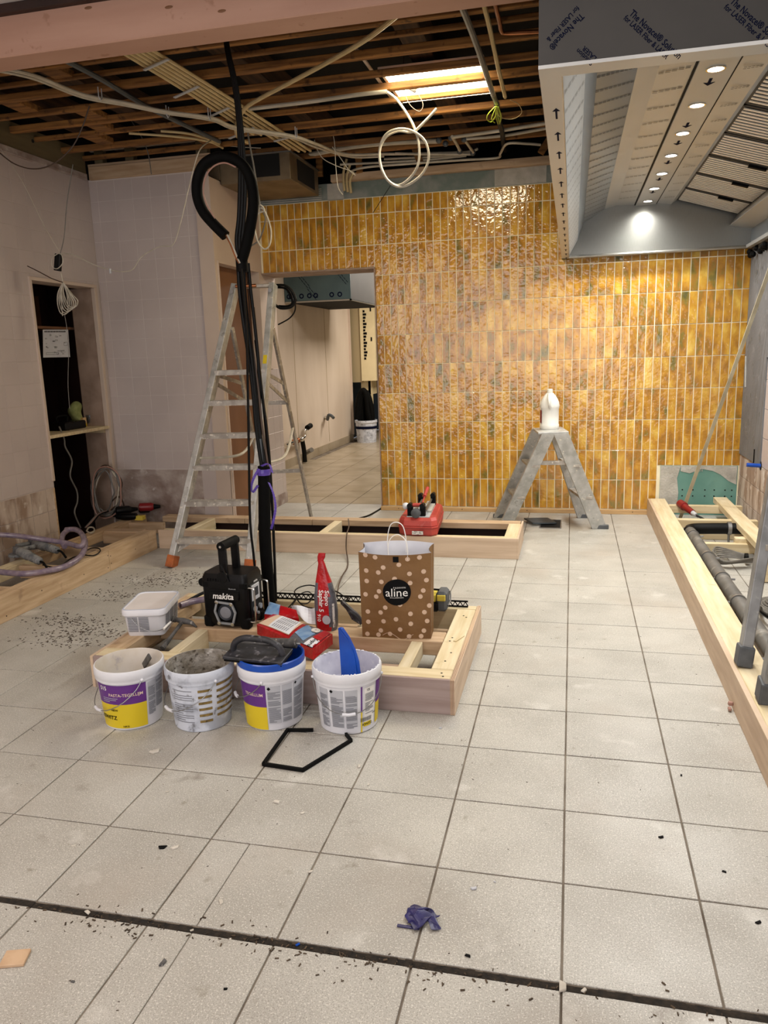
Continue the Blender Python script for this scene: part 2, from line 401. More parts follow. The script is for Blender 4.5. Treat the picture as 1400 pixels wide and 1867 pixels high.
class MB:
    def __init__(s):
        s.v, s.f, s.m = [], [], []

    def add(s, vs, fs, mi=0):
        o = len(s.v)
        s.v += [Vector(p) for p in vs]
        s.f += [tuple(o + i for i in f) for f in fs]
        s.m += [mi] * len(fs)
        return s

    def box(s, x0, x1, y0, y1, z0, z1, mi=0):
        s.add([(x, y, z) for z in (z0, z1) for y in (y0, y1) for x in (x0, x1)],
              [(0, 2, 3, 1), (4, 5, 7, 6), (0, 1, 5, 4), (2, 6, 7, 3), (0, 4, 6, 2), (1, 3, 7, 5)], mi)
        return s

    def cbox(s, x0, x1, y0, y1, z0, z1, c, mi=0):
        """box with all edges chamfered by c (44 triangles)"""
        xs, ys, zs = (x0, x1), (y0, y1), (z0, z1)
        vs = []
        idx = {}
        for i in (0, 1):
            for j in (0, 1):
                for k in (0, 1):
                    p = (xs[i], ys[j], zs[k])
                    sg = (1 - 2 * i, 1 - 2 * j, 1 - 2 * k)
                    for a in range(3):
                        q = list(p)
                        for b in range(3):
                            if b != a:
                                q[b] += sg[b] * c
                        idx[(i, j, k, a)] = len(vs)
                        vs.append(q)
        fs = []
        for a in range(3):
            b, d = (a + 1) % 3, (a + 2) % 3
            for s_ in (0, 1):
                loop = []
                for (p, q) in ((0, 0), (1, 0), (1, 1), (0, 1)):
                    key = [0, 0, 0]
                    key[a], key[b], key[d] = s_, p, q
                    loop.append(idx[tuple(key) + (a,)])
                fs.append(tuple(loop if s_ else loop[::-1]))
            for p in (0, 1):
                for q in (0, 1):
                    k0, k1 = [0, 0, 0], [0, 0, 0]
                    k0[a], k1[a] = 0, 1
                    k0[b] = k1[b] = p
                    k0[d] = k1[d] = q
                    l = [idx[tuple(k0) + (b,)], idx[tuple(k1) + (b,)], idx[tuple(k1) + (d,)], idx[tuple(k0) + (d,)]]
                    fs.append(tuple(l if (p == q) == (p == 1) else l[::-1]))
        for i in (0, 1):
            for j in (0, 1):
                for k in (0, 1):
                    l = [idx[(i, j, k, a)] for a in range(3)]
                    fs.append(tuple(l if (i + j + k) % 2 else l[::-1]))
        return s.add(vs, fs, mi)

    def beam(s, p0, p1, wd, ht, up=(0, 0, 1), mi=0, w1=None, h1=None):
        p0, p1 = Vector(p0), Vector(p1)
        d = (p1 - p0).normalized()
        side = d.cross(Vector(up))
        if side.length < 1e-5:
            side = d.cross(Vector((0, 1, 0)))
        side.normalize()
        u = side.cross(d).normalized()
        vs = []
        for p, w_, h_ in ((p0, wd, ht), (p1, w1 or wd, h1 or ht)):
            for a, b in ((-1, -1), (1, -1), (1, 1), (-1, 1)):
                vs.append(p + side * a * w_ / 2 + u * b * h_ / 2)
        return s.add(vs, [(0, 1, 2, 3), (7, 6, 5, 4), (0, 4, 5, 1), (1, 5, 6, 2), (2, 6, 7, 3), (3, 7, 4, 0)], mi)

    def tube(s, pts, r, seg=8, caps=True, mi=0, r1=None, closed=False):
        pts = [Vector(p) for p in pts]
        n = len(pts)
        rings = []
        prev = None
        for i, p in enumerate(pts):
            if closed:
                d = pts[(i + 1) % n] - pts[i - 1]
            else:
                d = pts[min(i + 1, n - 1)] - pts[max(i - 1, 0)]
            if d.length < 1e-9:
                d = Vector((0, 0, 1))
            d.normalize()
            if prev is None:
                a = d.cross(Vector((0, 0, 1)))
                if a.length < .1:
                    a = d.cross(Vector((1, 0, 0)))
            else:
                a = prev - d * prev.dot(d)
            a.normalize()
            prev = a
            b = d.cross(a)
            rr = r[i] if isinstance(r, (list, tuple)) else (r if r1 is None else r + (r1 - r) * i / (n - 1))
            rings.append([p + (a * math.cos(t) + b * math.sin(t)) * rr for t in [2 * PI * k / seg for k in range(seg)]])
        vs = [q for rg in rings for q in rg]
        fs = []
        for i in range(n if closed else n - 1):
            j = (i + 1) % n
            for k in range(seg):
                k2 = (k + 1) % seg
                fs.append((i * seg + k, i * seg + k2, j * seg + k2, j * seg + k))
        if caps and not closed:
            fs.append(tuple(range(seg))[::-1])
            fs.append(tuple((n - 1) * seg + k for k in range(seg)))
        return s.add(vs, fs, mi)

    def cyl(s, p0, p1, r0, r1=None, seg=16, mi=0):
        return s.tube([p0, p1], r0, seg, True, mi, r1 if r1 is not None else r0)

    def lathe(s, prof, seg=32, c=(0, 0, 0), mi=0, closed=False, a0=0., a1=2 * PI, sx=1., sy=1.):
        full = abs(a1 - a0 - 2 * PI) < 1e-6
        na = seg if full else seg + 1
        vs, fs = [], []
        for r, z in prof:
            for k in range(na):
                a = a0 + (a1 - a0) * k / seg
                vs.append((c[0] + r * math.cos(a) * sx, c[1] + r * math.sin(a) * sy, c[2] + z))
        P = len(prof)
        for i in range(P if closed else P - 1):
            j = (i + 1) % P
            for k in range(seg):
                k2 = (k + 1) % na
                fs.append((i * na + k, i * na + k2, j * na + k2, j * na + k))
        if not closed and full:
            if 1e-5 < prof[0][0] < .005:
                fs.append(tuple(range(na))[::-1])
            if 1e-5 < prof[-1][0] < .005:
                fs.append(tuple((P - 1) * na + k for k in range(na)))
        return s.add(vs, fs, mi)

    def prism(s, poly, vec, mi=0):
        n = len(poly)
        poly = [Vector(p) for p in poly]
        vec = Vector(vec)
        vs = poly + [p + vec for p in poly]
        fs = [tuple(range(n))[::-1], tuple(range(n, 2 * n))]
        for i in range(n):
            j = (i + 1) % n
            fs.append((i, j, n + j, n + i))
        return s.add(vs, fs, mi)

    def grid(s, fn, nu, nv, thick=None, mi=0):
        vs = [Vector(fn(i / nu, j / nv)) for j in range(nv + 1) for i in range(nu + 1)]
        W = nu + 1
        fs = [(j * W + i, j * W + i + 1, (j + 1) * W + i + 1, (j + 1) * W + i) for j in range(nv) for i in range(nu)]
        if thick:
            t = Vector(thick)
            n = len(vs)
            b = [(f[3] + n, f[2] + n, f[1] + n, f[0] + n) for f in fs]
            rim = [i for i in range(W)] + [j * W + nu for j in range(1, nv + 1)] + [nv * W + i for i in range(nu - 1, -1, -1)] + [j * W for j in range(nv - 1, 0, -1)]
            sd = []
            for k in range(len(rim)):
                a, c = rim[k], rim[(k + 1) % len(rim)]
                sd.append((c, a, a + n, c + n))
            vs = vs + [v + t for v in vs]
            fs = fs + b + sd
        return s.add(vs, fs, mi)

    def ball(s, c, rx, ry=None, rz=None, seg=16, rings=10, mi=0):
        ry = ry or rx
        rz = rz or rx
        prof = [(max(math.sin(PI * i / rings), 1e-6), -math.cos(PI * i / rings)) for i in range(rings + 1)]
        o = MB().lathe(prof, seg)
        return s.add([(c[0] + v.x * rx, c[1] + v.y * ry, c[2] + v.z * rz) for v in o.v], o.f, mi)

    def xf(s, mtx):
        s.v = [mtx @ v for v in s.v]
        return s

    def mapv(s, fn):
        s.v = [Vector(fn(v)) for v in s.v]
        return s

    def merge(s, o, mi=None):
        n = len(s.v)
        s.v += o.v
        s.f += [tuple(n + i for i in f) for f in o.f]
        s.m += o.m if mi is None else [mi] * len(o.f)
        return s

    def mesh(s, name, mats, org=(0, 0, 0), smooth=False):
        me = bpy.data.meshes.new(name)
        org = Vector(org)
        me.from_pydata([v - org for v in s.v], [], s.f)
        if not isinstance(mats, (list, tuple)):
            mats = [mats]
        for m_ in mats:
            me.materials.append(T[m_] if isinstance(m_, str) else m_)
        me.polygons.foreach_set('material_index', s.m)
        if smooth:
            me.polygons.foreach_set('use_smooth', [True] * len(s.f))
        me.update()
        if smooth:
            try:
                me.set_sharp_from_angle(angle=R(40))
            except Exception:
                pass
        return me

    def build(s, name, mats, parent=None, smooth=False, local=False, bev=0., org=None):
        """world-space build (origin = that of the thing); local=True: coordinates already in the thing's frame"""
        if parent is not None:
            o_ = Vector((0, 0, 0)) if local else ORG.get(parent.name, Vector((0, 0, 0)))
        elif org is not None:
            o_ = Vector(org)
        else:
            xs = [v.x for v in s.v]
            ys = [v.y for v in s.v]
            zs = [v.z for v in s.v]
            o_ = Vector(((min(xs) + max(xs)) / 2, (min(ys) + max(ys)) / 2, min(zs)))
        me = s.mesh(name, mats, o_, smooth)
        o = bpy.data.objects.new(name, me)
        COL.objects.link(o)
        if parent is not None:
            o.parent = parent
            ORG[o.name] = ORG.get(parent.name, Vector((0, 0, 0)))
        else:
            o.location = o_
            ORG[o.name] = o_
        if bev:
            b = o.modifiers.new('bevel', 'BEVEL')
            b.width = bev
            b.segments = 2
            b.limit_method = 'ANGLE'
            b.angle_limit = R(40)
        return o


def thing(name, label, cat, loc=(0, 0, 0), rz=0., group=None, rot=None):
    o = bpy.data.objects.new(name, None)
    o.empty_display_size = .05
    COL.objects.link(o)
    o.location = loc
    o.rotation_euler = rot or (0, 0, rz)
    ORG[o.name] = Vector(loc)
    tag(o, label, cat, group)
    return o


def tag(o, label=None, cat=None, group=None, kind=None):
    if label:
        o['label'] = label
    if cat:
        o['category'] = cat
    if group:
        o['group'] = group
    if kind:
        o['kind'] = kind
    return o


def struct(o, label=None):
    o['kind'] = 'structure'
    if label:
        o['label'] = label
    return o


def part(name, me, parent, loc=None, rot=None):
    o = bpy.data.objects.new(name, me)
    COL.objects.link(o)
    o.parent = parent
    if loc is not None:
        o.location = loc
    if rot is not None:
        o.rotation_euler = rot
    ORG[o.name] = ORG.get(parent.name, Vector((0, 0, 0)))
    return o


def copy_tree(o, parent=None):
    c = o.copy()
    COL.objects.link(c)
    c.parent = parent
    ORG[c.name] = ORG.get(o.name, Vector((0, 0, 0)))
    for ch in list(o.children):
        copy_tree(ch, c)
    return c


def text_mb(s, size=1., ext=0., bold=False, italic=0., align='CENTER', spacing=1.):
    cu = bpy.data.curves.new('t', 'FONT')
    cu.body = s
    cu.size = size
    cu.resolution_u = 2
    cu.align_x = align
    cu.align_y = 'CENTER'
    cu.space_character = spacing
    cu.shear = italic
    cu.offset = size * .018 if bold else 0.
    o = bpy.data.objects.new('t', cu)
    COL.objects.link(o)
    bpy.context.view_layer.update()
    me = bpy.data.meshes.new_from_object(o)
    b = MB()
    b.v = [v.co.copy() for v in me.vertices]
    b.f = [tuple(p.vertices) for p in me.polygons]
    b.m = [0] * len(b.f)
    bpy.data.objects.remove(o)
    bpy.data.curves.remove(cu)
    bpy.data.meshes.remove(me)
    return b


def frame_mtx(o, xa, ya):
    """matrix taking local x,y,z to xa, ya, xa x ya at origin o"""
    xa, ya = Vector(xa).normalized(), Vector(ya)
    za = xa.cross(ya).normalized()
    ya = za.cross(xa)
    m = Matrix.Identity(4)
    for i in range(3):
        m[i][0], m[i][1], m[i][2], m[i][3] = xa[i], ya[i], za[i], o[i]
    return m


def crom(pts, n=8, closed=False):
    pts = [Vector(p) for p in pts]
    out = []
    N = len(pts)
    rng = range(N) if closed else range(N - 1)
    for i in rng:
        if closed:
            a, b, c, d = pts[i - 1], pts[i], pts[(i + 1) % N], pts[(i + 2) % N]
        else:
            a, b, c, d = pts[max(i - 1, 0)], pts[i], pts[i + 1], pts[min(i + 2, N - 1)]
        for k in range(n):
            t = k / n
            out.append(.5 * ((2 * b) + (c - a) * t + (2 * a - 5 * b + 4 * c - d) * t * t + (3 * b - a - 3 * c + d) * t ** 3))
    if not closed:
        out.append(pts[-1])
    return out


def cable(name, label, pts, r, m, cat='cable', parent=None, seg=6, n=7, group=None, smooth=True, closed=False):
    b = MB().tube(crom(pts, n, closed), r, seg, closed=closed)
    o = b.build(name, m, parent, smooth=smooth)
    if parent is None:
        tag(o, label, cat, group)
    elif label:
        o['label'] = label
    return o


def coil_pts(c, ax, bx, ra, rb, turns, jit=.02, n=16, seed=1, drift=(0, 0, 0), ph=0.):
    r_ = random.Random(seed)
    c, ax, bx = Vector(c), Vector(ax).normalized(), Vector(bx).normalized()
    cx = ax.cross(bx)
    out = []
    for i in range(int(turns * n) + 1):
        t = 2 * PI * i / n + ph
        f = 1 + math.sin(t * .37 + seed) * jit * 3
        out.append(c + ax * math.cos(t) * ra * f + bx * math.sin(t) * rb * f + cx * (math.sin(t * .53 + seed) * jit) + Vector(drift) * (i / (turns * n)))
    return out


exec_parts = []
# ================================================================== STRUCTURE
P = .33


def proj(p):
    q = RM @ (np.array(p) - CAM)
    return (700 + FOC * q[0] / q[2], 933.5 + FOC * q[1] / q[2], q[2]) if q[2] > .05 else (1e9, 1e9, -1)


def inframe(p, mg=40):
    u, v, d = proj(p)
    return d > 0 and -mg < u < 1400 + mg and -mg < v < 1867 + mg


def ranked(cells, keyf, limit=300):
    """cells in view sorted by nearness: (single parts, rest)"""
    vis = [c for c in cells if inframe(keyf(c))]
    vis.sort(key=lambda c: (Vector(keyf(c)) - Vector(CAM)).length)
    s = vis[:limit]
    ss = set(s)
    return s, [c for c in cells if c not in ss]


floor = struct(MB().box(-4.2, 3.0, -5.5, 5.34, -.06, -.0035).build('floor', 'fgrout'), 'pale grey speckled square tile floor with dusty dirt')
cells = [(c, r) for c in range(-13, 9) for r in range(-12, 16)]


def ty(r):
    return P * r - (.02 if r < 0 else 0)


drain_c = pz(1005, 952, 0)
split = {(-3, 0), (-3, -1), (-3, -2), (-3, -3)}
single, rest = ranked(cells, lambda k: (P * k[0] + P / 2, ty(k[1]) + P / 2, 0), 290)
g = .0026
h = P / 2 - g
ftm = MB().cbox(-h, h, -h, h, -.008, 0, .0012).mesh('floor_tile', 'floor')
for k in single:
    if k in split:
        cx = P * k[0]
        for a, b_ in ((g, .119), (.122, P - g)):
            me = MB().cbox(-(b_ - a) / 2, (b_ - a) / 2, -h, h, -.008, 0, .0012).mesh('floor_tile', 'floor')
            part('floor_tile', me, floor, (cx + (a + b_) / 2 - ORG['floor'].x, ty(k[1]) + P / 2 - ORG['floor'].y, -ORG['floor'].z))
        continue
    o = part('floor_tile', ftm, floor, (P * k[0] + P / 2 - ORG['floor'].x, ty(k[1]) + P / 2 - ORG['floor'].y, -ORG['floor'].z + rnd.uniform(-.0006, .0004)))
    o.rotation_euler = (rnd.uniform(-.0012, .0012), rnd.uniform(-.0012, .0012), 0)
b = MB()
for k in rest:
    x, y = P * k[0], ty(k[1])
    if x < -4.2 or x > 2.9 or y < -5.4:
        continue
    b.box(x + g, x + P - g, y + g, y + P - g, -.008, 0)
tag(b.build('floor_tile_field', 'floor', floor), kind='stuff')
b = MB()
n = 260
for i in range(n):
    x = -2.4 + 4.6 * i / n
    b.box(x, x + 4.7 / n, -.021, -.0008 + rnd.uniform(-.002, 0), -.0034, -.0022 + rnd.uniform(0, .0014))
b.build('dirt_filled_joint', 'soil', floor)

# hallway floor beyond the doorway
hf = struct(MB().box(-3.5, .5, 5.34, 12.2, -.06, -.0035).build('floor_passage', 'fgrout'), 'worn grey tile floor of the passage beyond the doorway')
cells = [(c, r) for c in range(-11, 0) for r in range(16, 37)]
single, rest = ranked(cells, lambda k: (P * k[0] + P / 2, P * k[1] + P / 2, 0), 110)
fo = ORG['floor_passage']
hfm = MB().cbox(-h + .001, h - .001, -h + .001, h - .001, -.008, 0, .0012).mesh('floor_tile', 'hfloor')
for k in single:
    part('floor_tile', hfm, hf, (P * k[0] + P / 2 - fo.x, P * k[1] + P / 2 - fo.y, -fo.z))
b = MB()
for k in rest:
    if -3.5 < P * k[0] and P * k[0] < .2:
        b.box(P * k[0] + g, P * k[0] + P - g, P * k[1] + g, P * k[1] + P - g, -.008, 0)
tag(b.build('floor_tile_field', 'hfloor', hf), kind='stuff')
# floor below the threshold strip X<-1.6 between 5.04 and 5.34 is part of the main slab

# ---- back wall with ochre tiles
YW = 5.045
b = MB()
b.box(-1.612, 1.40, YW, 5.34, 0, 2.615)
b.box(-2.62, -1.612, YW, 5.34, 2.062, 2.615)
wb = struct(b.build('wall_back', 'ygrout', org=(0, YW, 0)), 'far wall covered in tall glazed ochre tiles with cream joints')
LX = -1.615
CP, RP = .0620, .2447
tw, th = CP - .0070, RP - .0070
vars_ = []
for k in range(14):
    r_ = random.Random(k)
    m_ = MB().cbox(-tw / 2, tw / 2, -.0045, 0, -th / 2, th / 2, .0012)
    m_.mapv(lambda v, r_=r_: (v.x + (r_.random() - .5) * .0008, v.y + (r_.random() - .5) * .0012, v.z + (r_.random() - .5) * .0010))
    vars_.append(m_.mesh('wall_tile', 'ytile', smooth=False))
wcells = []
for i in range(-17, 48):
    xc = LX + CP * (i + .5) + .001
    for k in range(-1, 11):
        z0, z1 = .037 + RP * k, .037 + RP * (k + 1)
        if i < 0 and k < 8:
            continue
        if i < 0 and k == 8:
            z0 = 2.062
        if z0 < 0:
            continue
        z1 = min(z1, 2.612)
        if xc > .705 and k < 1:
            continue
        if xc > .705 and k == 1:
            z0 = .402
        if xc < -2.6 or xc > 1.27:
            continue
        wcells.append((round(xc, 4), round(z0, 4), round(z1, 4)))
single, rest = ranked(wcells, lambda c: (c[0], YW, (c[1] + c[2]) / 2), 300)
for j, (x, z0, z1) in enumerate(single):
    if abs(z1 - z0 - RP) < 1e-3:
        o = part('wall_tile', vars_[rnd.randrange(14)], wb, (x, 0, (z0 + z1) / 2))
        o.rotation_euler = (rnd.uniform(-.008, .008), 0, rnd.uniform(-.016, .016))
    else:
        me = MB().cbox(-tw / 2, tw / 2, -.0045, 0, -(z1 - z0) / 2 + .0035, (z1 - z0) / 2 - .0035, .0012).mesh('wall_tile', 'ytile')
        part('wall_tile', me, wb, (x, 0, (z0 + z1) / 2))
# the tiles furthest off: 300 singles is the limit, the rest is one object with per-tile tilt
rest_col = ['ytile']
b = MB()
for (x, z0, z1) in rest:
    a1, a2 = rnd.uniform(-.014, .014), rnd.uniform(-.03, .03)
    t = MB().cbox(-tw / 2, tw / 2, -.0045, 0, -(z1 - z0) / 2 + .0035, (z1 - z0) / 2 - .0035, .0012)
    t.xf(Matrix.Translation((x, YW, (z0 + z1) / 2)) @ Matrix.Rotation(a1, 4, 'X') @ Matrix.Rotation(a2, 4, 'Z'))
    b.merge(t)


def yrest_mat():
    m = T['ytile'].copy()
    m.name = 'glazed_ochre_tile_field'
    nt = m.node_tree
    oi = [n_ for n_ in nt.nodes if n_.type == 'OBJECT_INFO'][0]
    g_ = [n_ for n_ in nt.nodes if n_.type == 'NEW_GEOMETRY'][0]
    for l in list(nt.links):
        if l.from_node == oi:
            to = l.to_socket
            nt.links.remove(l)
            nt.links.new(g_.outputs['Random Per Island'], to)
    return m


tag(b.build('wall_tile_field', yrest_mat(), wb), kind='stuff')
# bare board patch low at the right, board strip above the tiles, lath at the base
b = MB().box(.705, 1.285, YW - .003, YW + .002, 0, .40)
b.build('bare_board', 'greenboard', wb)
b = MB()
b.prism([(.706, 0, .02), (.84, 0, .02), (.85, 0, .18), (.835, 0, .30), (.86, 0, .398), (.706, 0, .398)], (0, -.005, 0))
b.mapv(lambda v: (v.x, v.y + YW - .003, v.z))
b.prism([(x, YW - .003, z) for x, z in ((.86, .398), (.86, .355), (.93, .34), (1.02, .375), (1.10, .36), (1.16, .33), (1.22, .28), (1.28, .25), (1.28, .398))], (0, -.004, 0))
for i in range(9):
    b.box(1.20, 1.27, YW - .009, YW - .006, .30 + i * .010, .304 + i * .010)
for i in range(12):
    b.box(.90 + i * .011, .904 + i * .011, YW - .009, YW - .006, .355, .395)
b.build('adhesive_patch', 'adh', wb)
b = MB()
for x in (.88, .96, 1.05, 1.12, 1.20, 1.25):
    for z in (.155, .205):
        b.cyl((x, YW - .004, z), (x, YW - .0045, z), .006, seg=8)
b.build('screw_hole', 'blackhole', wb)
b = MB().box(-2.62, 1.40, YW + .004, 5.2, 2.612, 2.745)
b.build('board_strip', 'greyadh', wb)
b = MB()
b.box(-2.0, -1.86, YW, YW + .006, 2.612, 2.742)
b.box(-.62, -.22, YW, YW + .006, 2.62, 2.745)
for i in range(6):
    b.box(-2.62, -2.05, YW - .004, YW + .004, 2.625 + i * .016, 2.632 + i * .016)
b.build('adhesive_patch', 'adh', wb)
struct(MB().box(-2.62, -1.612, 5.03, 5.345, 2.05, 2.0625).build('trim_1', 'frame', bev=.001), 'bare dusty underside of the doorway head')
struct(MB().box(-1.622, -1.6135, 5.036, 5.34, 0, 2.05).build('trim_2', 'frame'), 'pale edge of the doorway reveal beside the ochre tiles')
tr = struct(MB().cbox(-1.62, .62, 5.008, 5.036, 0.0, .034, .002).build('baseboard_back', 'trimwood'), 'thin pine lath along the foot of the ochre tiles')
b = MB()
for x in (-1.46, -.9, -.35, .1, .5):
    b.cyl((x, 5.0085, .02), (x, 5.007, .02), .004, seg=8)
b.build('screw', 'blackhole', tr)
bt = struct(MB().cbox(-1.95, 1.35, 4.985, 5.045, 2.742, 2.80, .003).build('trim_3', 'woodx'), 'timber rail above the ochre wall under the open roof')

# ---- left wall with cupboard niche
TP = .148
NY0, NY1, NZ = 3.31, 4.045, 1.925
b = MB()
b.box(-3.74, -3.62, 1.6, NY0, 0, 2.72)
b.box(-3.74, -3.62, NY0, 4.13, NZ, 2.72)
b.box(-3.74, -3.62, NY1, 4.13, 0, NZ)
wl = struct(b.build('wall_left', 'lgrout', org=(-3.62, 0, 0)), 'left wall of white tiles above a dusty stripped strip, with a tall niche')


def tile_wall_x(wall, X0, y0, y1, z0, z1, m, skip=lambda y, z: False, tp=TP, gap=.0016, ox=None, limit=150, oz=None):
    """tiles on a wall facing +x; parts, then one stuff field"""
    cells = []
    ny, nz = int(round((y1 - y0) / tp + .499)), int(round((z1 - z0) / tp + .499))
    for i in range(ny):
        for k in range(nz):
            ya, yb = y0 + i * tp, min(y0 + (i + 1) * tp, y1)
            za, zb = z0 + k * tp, min(z0 + (k + 1) * tp, z1)
            for (c0, c1, d0, d1) in skip(ya, yb, za, zb):
                if c1 - c0 > .01 and d1 - d0 > .01:
                    cells.append((c0, c1, d0, d1))
    s_, r_ = ranked(cells, lambda c: (X0, (c[0] + c[1]) / 2, (c[2] + c[3]) / 2), limit)
    std = MB().cbox(-.004, .0016, gap - tp / 2, tp / 2 - gap, gap - tp / 2, tp / 2 - gap, .0012).mesh('wall_tile', m)
    for (c0, c1, d0, d1) in s_:
        hy, hz = (c1 - c0) / 2, (d1 - d0) / 2
        me = std if abs(hy - tp / 2) < 1e-4 and abs(hz - tp / 2) < 1e-4 else MB().cbox(-.004, .0016, gap - hy, hy - gap, gap - hz, hz - gap, .0012).mesh('wall_tile', m)
        o = part('wall_tile', me, wall, (X0 - wall.location.x, (c0 + c1) / 2 - wall.location.y, (d0 + d1) / 2 - wall.location.z))
        
    b = MB()
    for (c0, c1, d0, d1) in r_:
        b.box(X0 - .004, X0 + .0016, c0 + gap, c1 - gap, d0 + gap, d1 - gap)
    if r_:
        tag(b.build('wall_tile_field', m, wall), kind='stuff')


def whole(a, b_, c, d):
    return [(a, b_, c, d)]


def niche_skip(a, b_, c, d):
    if b_ <= NY0 or c >= NZ or a >= NY1:
        return [(a, b_, c, d)]
    out = []
    if a < NY0 < b_:
        out.append((a, NY0, c, d))
    if a < NY1 < b_:
        out.append((NY1, b_, c, d))
    if c < NZ < d:
        out.append((max(a, NY0), min(b_, NY1), NZ, d))
    return out


tile_wall_x(wl, -3.62, 1.6, 4.12, .487, 2.715, 'walltile', niche_skip, limit=230)
tile_wall_x(wl, -3.618, 1.6, 3.30, .0, .483, 'dirtytile', whole, tp=.161, gap=.002, limit=60)
# narrow white board strips round the niche
b = MB()
b.box(-3.76, -3.606, NY0 - .022, NY0 + .003, .53, NZ - .004)
b.box(-3.76, -3.606, NY0 - .022, NY1 + .03, NZ - .004, NZ + .02)
b.box(-3.640, -3.606, NY1 - .004, NY1 + .032, .50, NZ - .004)
struct(b.build('trim_4', 'white', bev=.002), 'white edging round the dark cupboard niche')
b = MB().box(-3.74, -3.615, NY0 - .02, NY0 - .002, 0, .48)
b.box(-3.74, -3.63, NY1 + .002, NY1 + .035, 0, .50)
struct(b.build('trim_5', 'woody', bev=.002), 'bare timber edge below the white edging of the niche')
# niche carcass
b = MB()
b.box(-4.30, -4.28, NY0 - .05, NY1 + .35, 0, 2.0)
b.box(-4.30, -3.75, NY0 - .05, NY0 - .03, 0, 2.0)
b.box(-4.30, -3.75, NY1 + .33, NY1 + .35, 0, 2.0)
b.box(-4.30, -3.75, NY0 - .05, NY1 + .35, 1.98, 2.0)
b.box(-4.30, -3.74, NY0 - .05, NY1 + .35, -.02, 0.001)
nc = struct(b.build('wall_niche', 'darkwood'), 'dark brown inside of the cupboard niche')
MB().cbox(-4.10, -3.86, NY0 - .03, NY1 + .05, 1.615, 1.635, .002).build('shelf_board', 'brownply', nc)
MB().cbox(-4.275, -4.262, NY0, NY1 + .2, 1.64, 1.90, .002).build('back_board', 'brownply', nc)
MB().box(-3.82, -3.641, NY1 - .006, NY1 + .02, 0, 1.92).build('side_board', 'frame', nc)
ns = thing('work_shelf', 'light wooden shelf board across the dark niche, holding tools and a cup', 'shelf', (-3.85, 3.7, .83))
MB().cbox(-4.2, -3.60, NY0 - .0, NY1 + .0, .832, .856, .002).build('board', 'palex', ns)
MB().cbox(-4.2, -3.64, NY1 - .02, NY1 - .0, .80, .832, .002).build('batten', 'palex', ns)

# timber on top of the left walls
lt = struct(MB().cbox(-3.70, -3.612, 1.6, 4.10, 2.755, 2.925, .004).build('trim_6', 'olive'), 'olive brown board along the top of the left wall')
MB().cyl((-3.612, 3.5, 2.85), (-3.609, 3.5, 2.85), .012, seg=10).build('knot_hole', 'blackhole', lt)
struct(MB().cbox(-3.70, -3.60, 1.6, 4.09, 2.712, 2.757, .004).build('trim_7', 'bareplaster'), 'rough plaster edge under the olive board')
bt2 = struct(MB().cbox(-3.60, -2.62, 4.105, 4.16, 2.715, 2.81, .004).build('trim_8', 'woodx'), 'timber board along the top of the back left wall')
MB().cbox(-3.61, -2.60, 4.12, 4.19, 2.81, 2.83, .002).build('rail', 'woodx', bt2)
MB().cbox(-3.60, -2.2, 4.13, 4.17, 2.925, 2.955, .002).build('rail', 'woodx', bt2)
for x in (-3.56, -3.30, -2.72):
    MB().cbox(x, x + (.07 if x < -2.8 else .09), 4.14, 4.20, 2.83, 2.93, .002).build('stud', 'olive', bt2)
MB().box(-3.60, -2.6, 4.32, 4.34, 2.7, 3.2).build('void_board', 'deck', bt2)

# ---- back left wall (white tiles, bare plaster foot)
b = MB().box(-3.62, -2.72, 4.128, 4.2, 0, 2.72)
w2 = struct(b.build('wall_back_left', 'wgrout', org=(-3.62, 4.128, 0)), 'grey white tiled wall between the niche and the brown door')
cells = []
x0 = -2.62 - .05
tz = .495
xs = [-3.62] + [-3.553 + .1475 * i for i in range(6)] + [-2.625]
xs = [x for x in xs if x <= -2.625 + 1e-6]
std = MB().cbox(.0018 - .07375, .07375 - .0018, -.0012, .004, .0018 - .07375, .07375 - .0018, .0008).mesh('wall_tile', 'walltile')
for i in range(len(xs) - 1):
    for k in range(16):
        za, zb = tz + .1475 * k, min(tz + .1475 * (k + 1), 2.715)
        if zb - za < .01:
            continue
        hx, hz = (xs[i + 1] - xs[i]) / 2, (zb - za) / 2
        me = std if abs(hx - .07375) < 1e-4 and abs(hz - .07375) < 1e-4 else MB().cbox(.0018 - hx, hx - .0018, -.0012, .004, .0018 - hz, hz - .0018, .0008).mesh('wall_tile', 'walltile')
        o = part('wall_tile', me, w2, ((xs[i] + xs[i + 1]) / 2 + 3.62, 0, (za + zb) / 2))
        o.rotation_euler = (rnd.uniform(-.003, .003), 0, rnd.uniform(-.003, .003))
MB().box(-3.62, -2.86, 4.118, 4.128, 0, .49).build('bare_plaster', 'bareplaster', w2)
MB().box(-2.86, -2.62, 4.120, 4.128, .12, .488).build('board_panel', 'walltile', w2)

# ---- wall with the brown door
DY0, DY1, DZ = 4.17, 4.955, 2.068
b = MB()
b.box(-2.74, -2.62, 4.118, DY0, 0, 2.67)
b.box(-2.74, -2.62, DY0, DY1, DZ, 2.67)
b.box(-2.74, -2.62, DY1, 5.34, 0, 2.67)
w3 = struct(b.build('wall_side_left', 'white', org=(-2.62, 4.118, 0)), 'rosy white wall beside the tiled opening, with a brown board door')


def pier(a, b_, c, d):
    return [(a, b_, c, d)]


